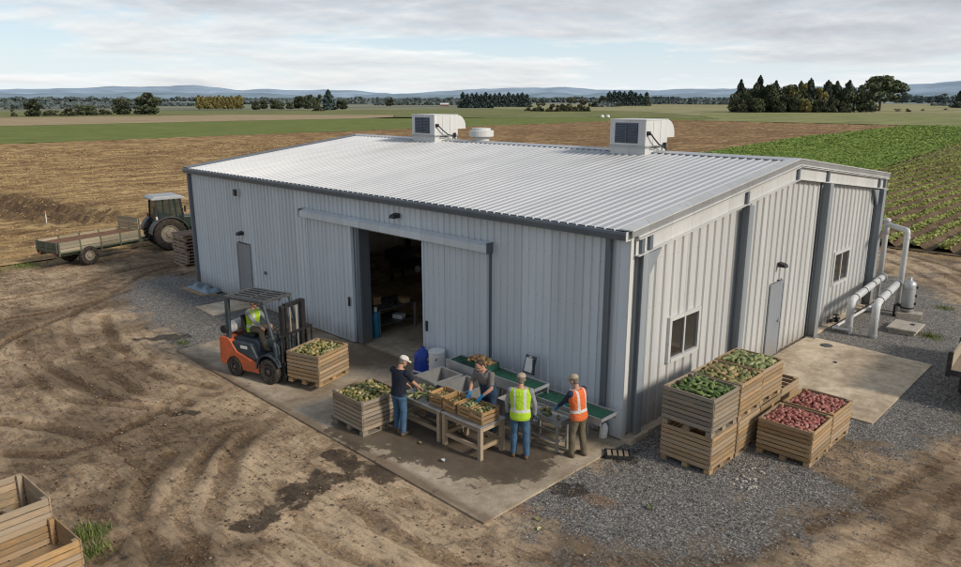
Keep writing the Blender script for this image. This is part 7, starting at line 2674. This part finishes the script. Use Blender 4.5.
def person(label, loc, face, H=1.75, lean=6, hands=None, head_yaw=0, head_pitch=8, feet=None, seated=False, hip_z=None, group=None,
           shirt='navy', sleeve='long', trousers='jeans', vest=None, vest_under=None, cap=None, hair='hair', gloves=None, bib=False, elbow_out=.5):
    """A figure in its own frame: facing +Y, right hand on +X, feet at z=0."""
    k = H / 1.75
    rz = math.atan2(-face[0], face[1])
    hz_ = (hip_z if hip_z is not None else .93 * k)
    hip = Vector((0, 0, hz_))
    l = R(lean)
    up = Vector((0, math.sin(l), math.cos(l)))
    fwd = Vector((0, math.cos(l), -math.sin(l)))
    sx = Vector((1, 0, 0))
    S = lambda d: hip + up * d * k
    # legs
    if seated:
        knees = [Vector((s * .15, .42, hz_ + .03)) for s in (-1, 1)]
        ank = [Vector((s * .16, .52, hz_ - .40)) for s in (-1, 1)]
    else:
        feet = feet or [(-.13, .03), (.13, -.03)]
        ank = [Vector((f[0], f[1], .085 * k)) for f in feet]
        knees = []
        for a, s in zip(ank, (-1, 1)):
            hj = hip + sx * s * .09 * k
            m_ = (hj + a) / 2
            knees.append(m_ + Vector((s * .005, .035, .02)))
    # arms
    sh = [S(.49) + sx * s * .198 * k for s in (-1, 1)]
    hands = hands or [(-.26, .08, hz_ - .12), (.26, .08, hz_ - .12)]
    ua, fa = .29 * k, .255 * k
    elb, wri = [], []
    for s, h_, p in zip((-1, 1), hands, sh):
        h_ = Vector(h_)
        d = h_ - p
        L = min(d.length, (ua + fa) * .985)
        dn = d.normalized()
        x = (ua * ua - fa * fa + L * L) / (2 * L)
        hh = math.sqrt(max(0, ua * ua - x * x))
        bend = Vector((s * elbow_out, -.55, -.75))
        bend = (bend - dn * bend.dot(dn)).normalized()
        elb.append(p + dn * x + bend * hh)
        wri.append(p + dn * L)
    neck0, neck1 = S(.53), S(.60)
    hp = R(head_pitch)
    Mh = Matrix.Rotation(R(head_yaw), 3, 'Z') @ Matrix.Rotation(-hp, 3, 'X')
    hc = neck1 + Vector((0, .025, 0)) + Mh @ Vector((0, .012, .105 * k))
    HM = lambda p: hc + Mh @ (Vector(p) * k)

    def torso(mb, g, z0=-.06, z1=.55, arms=True):
        prof = [(-.10, .150, .105), (-.04, .168, .118), (.04, .165, .115), (.14, .150, .105), (.24, .155, .110), (.34, .175, .122), (.42, .185, .118), (.49, .178, .100), (.535, .110, .075), (.555, .065, .055)]
        rings = []
        for d, rx, ry in prof:
            if z0 - .001 <= d <= z1 + .001:
                rings.append((S(d) + fwd * (.012 if d > .25 else 0), sx * (rx * 1.10 + g) * k, fwd * (ry * 1.10 + g) * k))
        mb.loft(rings, 24)
        if z1 > .45 and arms:
            for p, s in zip(sh, (-1, 1)):
                mb.ball(p - up * .015, (.062 + g) * k, 12, 8)

    def legs(mb, g, low=0.0):
        for s, kn, a in zip((-1, 1), knees, ank):
            hj = hip + sx * s * .088 * k + (Vector((0, .03, 0)) if seated else Vector())
            mb.capsule(hj, kn, (.098 + g) * k, (.067 + g) * k, 14)
            m1 = kn.lerp(a, .35) + Vector((0, -.012, 0))
            mb.capsule(kn, m1, (.066 + g) * k, (.066 + g) * k, 14)
            mb.capsule(m1, a + Vector((0, 0, low)), (.066 + g) * k, (.048 + g * 1.5) * k, 14)

    def hand(mb, w, e, s, g=0.0):
        d = (w - e).normalized()
        side = Vector((0, 0, 1)).cross(d)
        if side.length < .2:
            side = Vector((1, 0, 0))
        side.normalize()
        nrm = d.cross(side).normalized()
        if nrm.z > 0:
            nrm = -nrm                                   # palm faces down
        c = w + d * .05
        mb.loft([(w - d * .01, side * (.026 + g), nrm * (.019 + g)), (w + d * .03, side * (.036 + g), nrm * (.016 + g)), (w + d * .075, side * (.041 + g), nrm * (.014 + g)), (w + d * .092, side * (.036 + g), nrm * (.011 + g))], 14)
        for q, (off, L) in enumerate(((-.031, .058), (-.011, .070), (.010, .066), (.030, .050))):
            b0 = w + d * .085 + side * off
            b1 = b0 + d * L * .5 + nrm * .012 + side * off * .12
            b2 = b1 + d * L * .35 + nrm * .028
            mb.capsule(b0, b1, .0105 + g, .0095 + g, 8)
            mb.capsule(b1, b2, .0095 + g, .008 + g, 8)
        ts = side * s * (-1)
        t0 = w + d * .025 + ts * .028
        t1 = t0 + d * .035 + ts * .026 + nrm * .008
        t2 = t1 + d * .030 + ts * .004 + nrm * .014
        mb.capsule(t0, t1, .014 + g, .011 + g, 8)
        mb.capsule(t1, t2, .011 + g, .009 + g, 8)

    # body: one continuous surface
    mb = MB()
    torso(mb, -.012, -.10, .555)
    legs(mb, -.010)
    for s, p, e, w in zip((-1, 1), sh, elb, wri):
        mb.capsule(p, e, .048 * k, .038 * k, 12)
        mb.capsule(e, e.lerp(w, .3), .038 * k, .039 * k, 12)
        mb.capsule(e.lerp(w, .3), w, .039 * k, .026 * k, 12)
        hand(mb, w, e, s)
    for a in ank:
        mb.capsule(a + Vector((0, -.03, -.03)), a + Vector((0, .13, -.05)), .036, .030, 10)
    mb.capsule(S(.50), neck1 + Vector((0, .015, .01)), .062 * k, .054 * k, 14)
    # head: skull, jaw, nose, ears
    I = Mh
    mb.ball(HM((0, -.005, .02)), (.077 * k, .097 * k, .098 * k), 18, 14, I)
    mb.ball(HM((0, .025, -.05)), (.058 * k, .068 * k, .062 * k), 16, 12, I)
    mb.capsule(HM((0, .088, .010)), HM((0, .104, -.022)), .010 * k, .015 * k, 8)
    mb.ball(HM((0, .078, -.062)), (.024 * k, .014 * k, .010 * k), 8, 6, I)
    mb.ball(HM((0, .080, .026)), (.050 * k, .016 * k, .010 * k), 10, 6, I)
    for s in (-1, 1):
        mb.ball(HM((s * .079, -.004, -.005)), (.012 * k, .022 * k, .033 * k), 8, 8, I)
    o = solid('person', mb, 'skin', None, .0085, 2)
    o.location = loc
    o.rotation_euler = (0, 0, rz)
    tag(o, label, 'person', group)
    for s in (-1, 1):
        MB().ball(HM((s * .031, .086, .006)), (.013 * k, .008 * k, .008 * k), 8, 6, I).build('eye', 'eye', o, True)
    # trousers
    mb = MB()
    torso(mb, .006, -.10, .06, False)
    legs(mb, .010, .02)
    solid('trousers', mb, trousers, o, .012, 2)
    # shirt
    mb = MB()
    torso(mb, .012, -.04, .535)
    for p, e, w in zip(sh, elb, wri):
        if sleeve == 'long':
            mb.capsule(p, e, .060 * k, .049 * k, 12)
            mb.capsule(e, e.lerp(w, .93), .049 * k, .038 * k, 12)
        else:
            mb.capsule(p, p.lerp(e, .70), .062 * k, .058 * k, 12)
    solid('shirt', mb, shirt, o, .012, 2)
    if bib:
        mb = MB()
        torso(mb, .021, -.10, .24, False)
        pr = [(d, rx, ry) for d, rx, ry in ((.20, .10, .03), (.42, .085, .025))]
        mb.loft([(S(.20) + fwd * .10 * k, sx * .125, fwd * .035), (S(.34) + fwd * .118 * k, sx * .11, fwd * .03), (S(.43) + fwd * .115 * k, sx * .095, fwd * .025)], 14)
        for s in (-1, 1):
            mb.tube([S(.42) + fwd * .125 * k + sx * s * .08, S(.52) + fwd * .08 + sx * s * .10, S(.565) + sx * s * .11, S(.50) - fwd * .11 + sx * s * .08, S(.25) - fwd * .12 + sx * s * .03], .018, 8)
        solid('overalls', mb, trousers, o, .012, 2)
    if vest:
        mb = MB()
        torso(mb, .028, -.10, .535, False)
        for p, s in zip(sh, (-1, 1)):
            mb.ball(p - up * .03 - sx * s * .03, .078 * k, 12, 8)
        hn, un, fn_ = np.array(hip), np.array(up), np.array(fwd)

        def band(co):
            q = co - hn
            d = q @ un / k
            x = q[:, 0]
            a = (np.abs(d - .10) < .028) | (((np.abs(np.abs(x) - .105) < .024)) & (d > .10))
            return a.astype(float)
        solid('vest', mb, vest, o, .009, 2, band)
    # boots
    for a in ank:
        mb = MB()
        mb.capsule(a + Vector((0, -.005, .05)), a + Vector((0, -.01, -.02)), .052, .050, 12)
        mb.loft([(a + Vector((0, -.075, -.045)), Vector((.030, 0, 0)), Vector((0, 0, .036))), (a + Vector((0, -.045, -.040)), Vector((.045, 0, 0)), Vector((0, 0, .045))), (a + Vector((0, .04, -.038)), Vector((.046, 0, 0)), Vector((0, 0, .047))), (a + Vector((0, .13, -.050)), Vector((.050, 0, 0)), Vector((0, 0, .034))), (a + Vector((0, .19, -.058)), Vector((.030, 0, 0)), Vector((0, 0, .022)))], 14)
        solid('boot', mb, 'boot', o, .012, 1)
    if gloves:
        for s, e, w in zip((-1, 1), elb, wri):
            mb = MB()
            hand(mb, w, e, s, .004)
            d = (w - e).normalized()
            mb.capsule(w - d * .05, w, .036, .032, 12)
            solid('glove', mb, gloves, o, .009, 1)
    # hair and cap
    mb = MB()
    mb.ball(HM((0, -.018, .028)), (.083 * k, .096 * k, .098 * k), 18, 14, I)
    mb.ball(HM((0, -.045, -.03)), (.068 * k, .058 * k, .062 * k), 14, 10, I)
    ho = solid('hair', mb, hair, o, .011, 1)
    if cap:
        mb = MB()
        ring = []
        for z, r_ in ((.040, 1.0), (.062, 1.0), (.085, .95), (.105, .82), (.122, .58), (.130, .25)):
            ring.append((HM((0, -.008, z)), Mh @ Vector((.089 * r_ * k, 0, 0)), Mh @ Vector((0, .107 * r_ * k, 0))))
        mb.loft(ring, 20)
        pts = []
        vs, fs = [], []
        for j, (yy, zz) in enumerate(((.080, .052), (.125, .047), (.165, .036), (.178, .030))):
            wd = (.078, .074, .058, .030)[j]
            for s in range(-4, 5):
                x = wd * s / 4
                y = yy - .020 * (s / 4) ** 2
                z = zz - .012 * (s / 4) ** 2
                vs.append(HM((x, y, z)))
                pts.append(HM((x, y, z + .009)))
        n9 = 9
        m_ = len(vs)
        for j in range(3):
            for s in range(8):
                a = j * n9 + s
                fs.append((a, a + 1, a + n9 + 1, a + n9))
                fs.append((m_ + a, m_ + a + n9, m_ + a + n9 + 1, m_ + a + 1))
        bd = list(range(0, 9)) + [17, 26, 35] + list(range(34, 26, -1)) + [18, 9]
        for i in range(len(bd)):
            a, b_ = bd[i], bd[(i + 1) % len(bd)]
            fs.append((a, b_, m_ + b_, m_ + a))
        mb.add(vs + pts, fs)
        mb.ball(HM((0, -.008, .131)), .008, 8, 6)
        mb.build('cap', cap, o, True)
    return o


person('man in a navy t-shirt, jeans and white cap bending over the vegetables on the table', (-3.56, -3.08, ST), (-.12, .99), 1.74, 7, [(-.08, .38, .97), (.24, .40, .98)], -32, 26,
       [(-.12, .05), (.15, -.04)], shirt='navy', sleeve='short', trousers='jeans', cap='cap_white', hair='hair_grey')
person('man in a grey t-shirt and blue overalls leaning over a crate with blue gloves', (-2.20, -1.72, ST), (.06, -1), 1.80, 19, [(-.19, .47, 1.03), (.12, .49, 1.02)], 0, 34,
       [(-.13, .02), (.13, -.02)], shirt='grey_tee', sleeve='short', trousers='jeans_dark', bib=True, gloves='glove', hair='hair', elbow_out=1.0)
person('man in a yellow hi-vis vest, grey sleeves and jeans, standing with his back turned', (-.98, -2.10, ST), (-.55, .83), 1.76, 3, [(-.28, .14, .84), (.29, .12, .82)], 0, 12,
       [(-.13, .03), (.14, -.03)], shirt='grey_slv', sleeve='long', trousers='jeans', vest='vest_y', cap='cap_tan', hair='hair_grey', gloves='glove_dark', elbow_out=1.3)
person('man in an orange hi-vis vest, khaki trousers and tan cap sorting at the belt', (-.17, -1.26, ST), (-1.0, .06), 1.72, 8, [(-.14, .42, 1.0), (.14, .44, 1.0)], 8, 18,
       [(-.12, .06), (.13, -.05)], shirt='navy_slv', sleeve='long', trousers='khaki', vest='vest_o', cap='cap_tan', hair='hair_grey', gloves='glove', elbow_out=.9)
dp = FK + fw * -.98
person('forklift driver in a yellow hi-vis vest and pale cap, seated at the wheel', (dp.x, dp.y, ST), (fw.x, fw.y), 1.70, 4, [(-.14, .50, 1.27), (.15, .50, 1.27)], 0, 8,
       seated=True, hip_z=1.20, shirt='grey_slv', sleeve='long', trousers='khaki', vest='vest_y', cap='cap_tan', hair='hair')
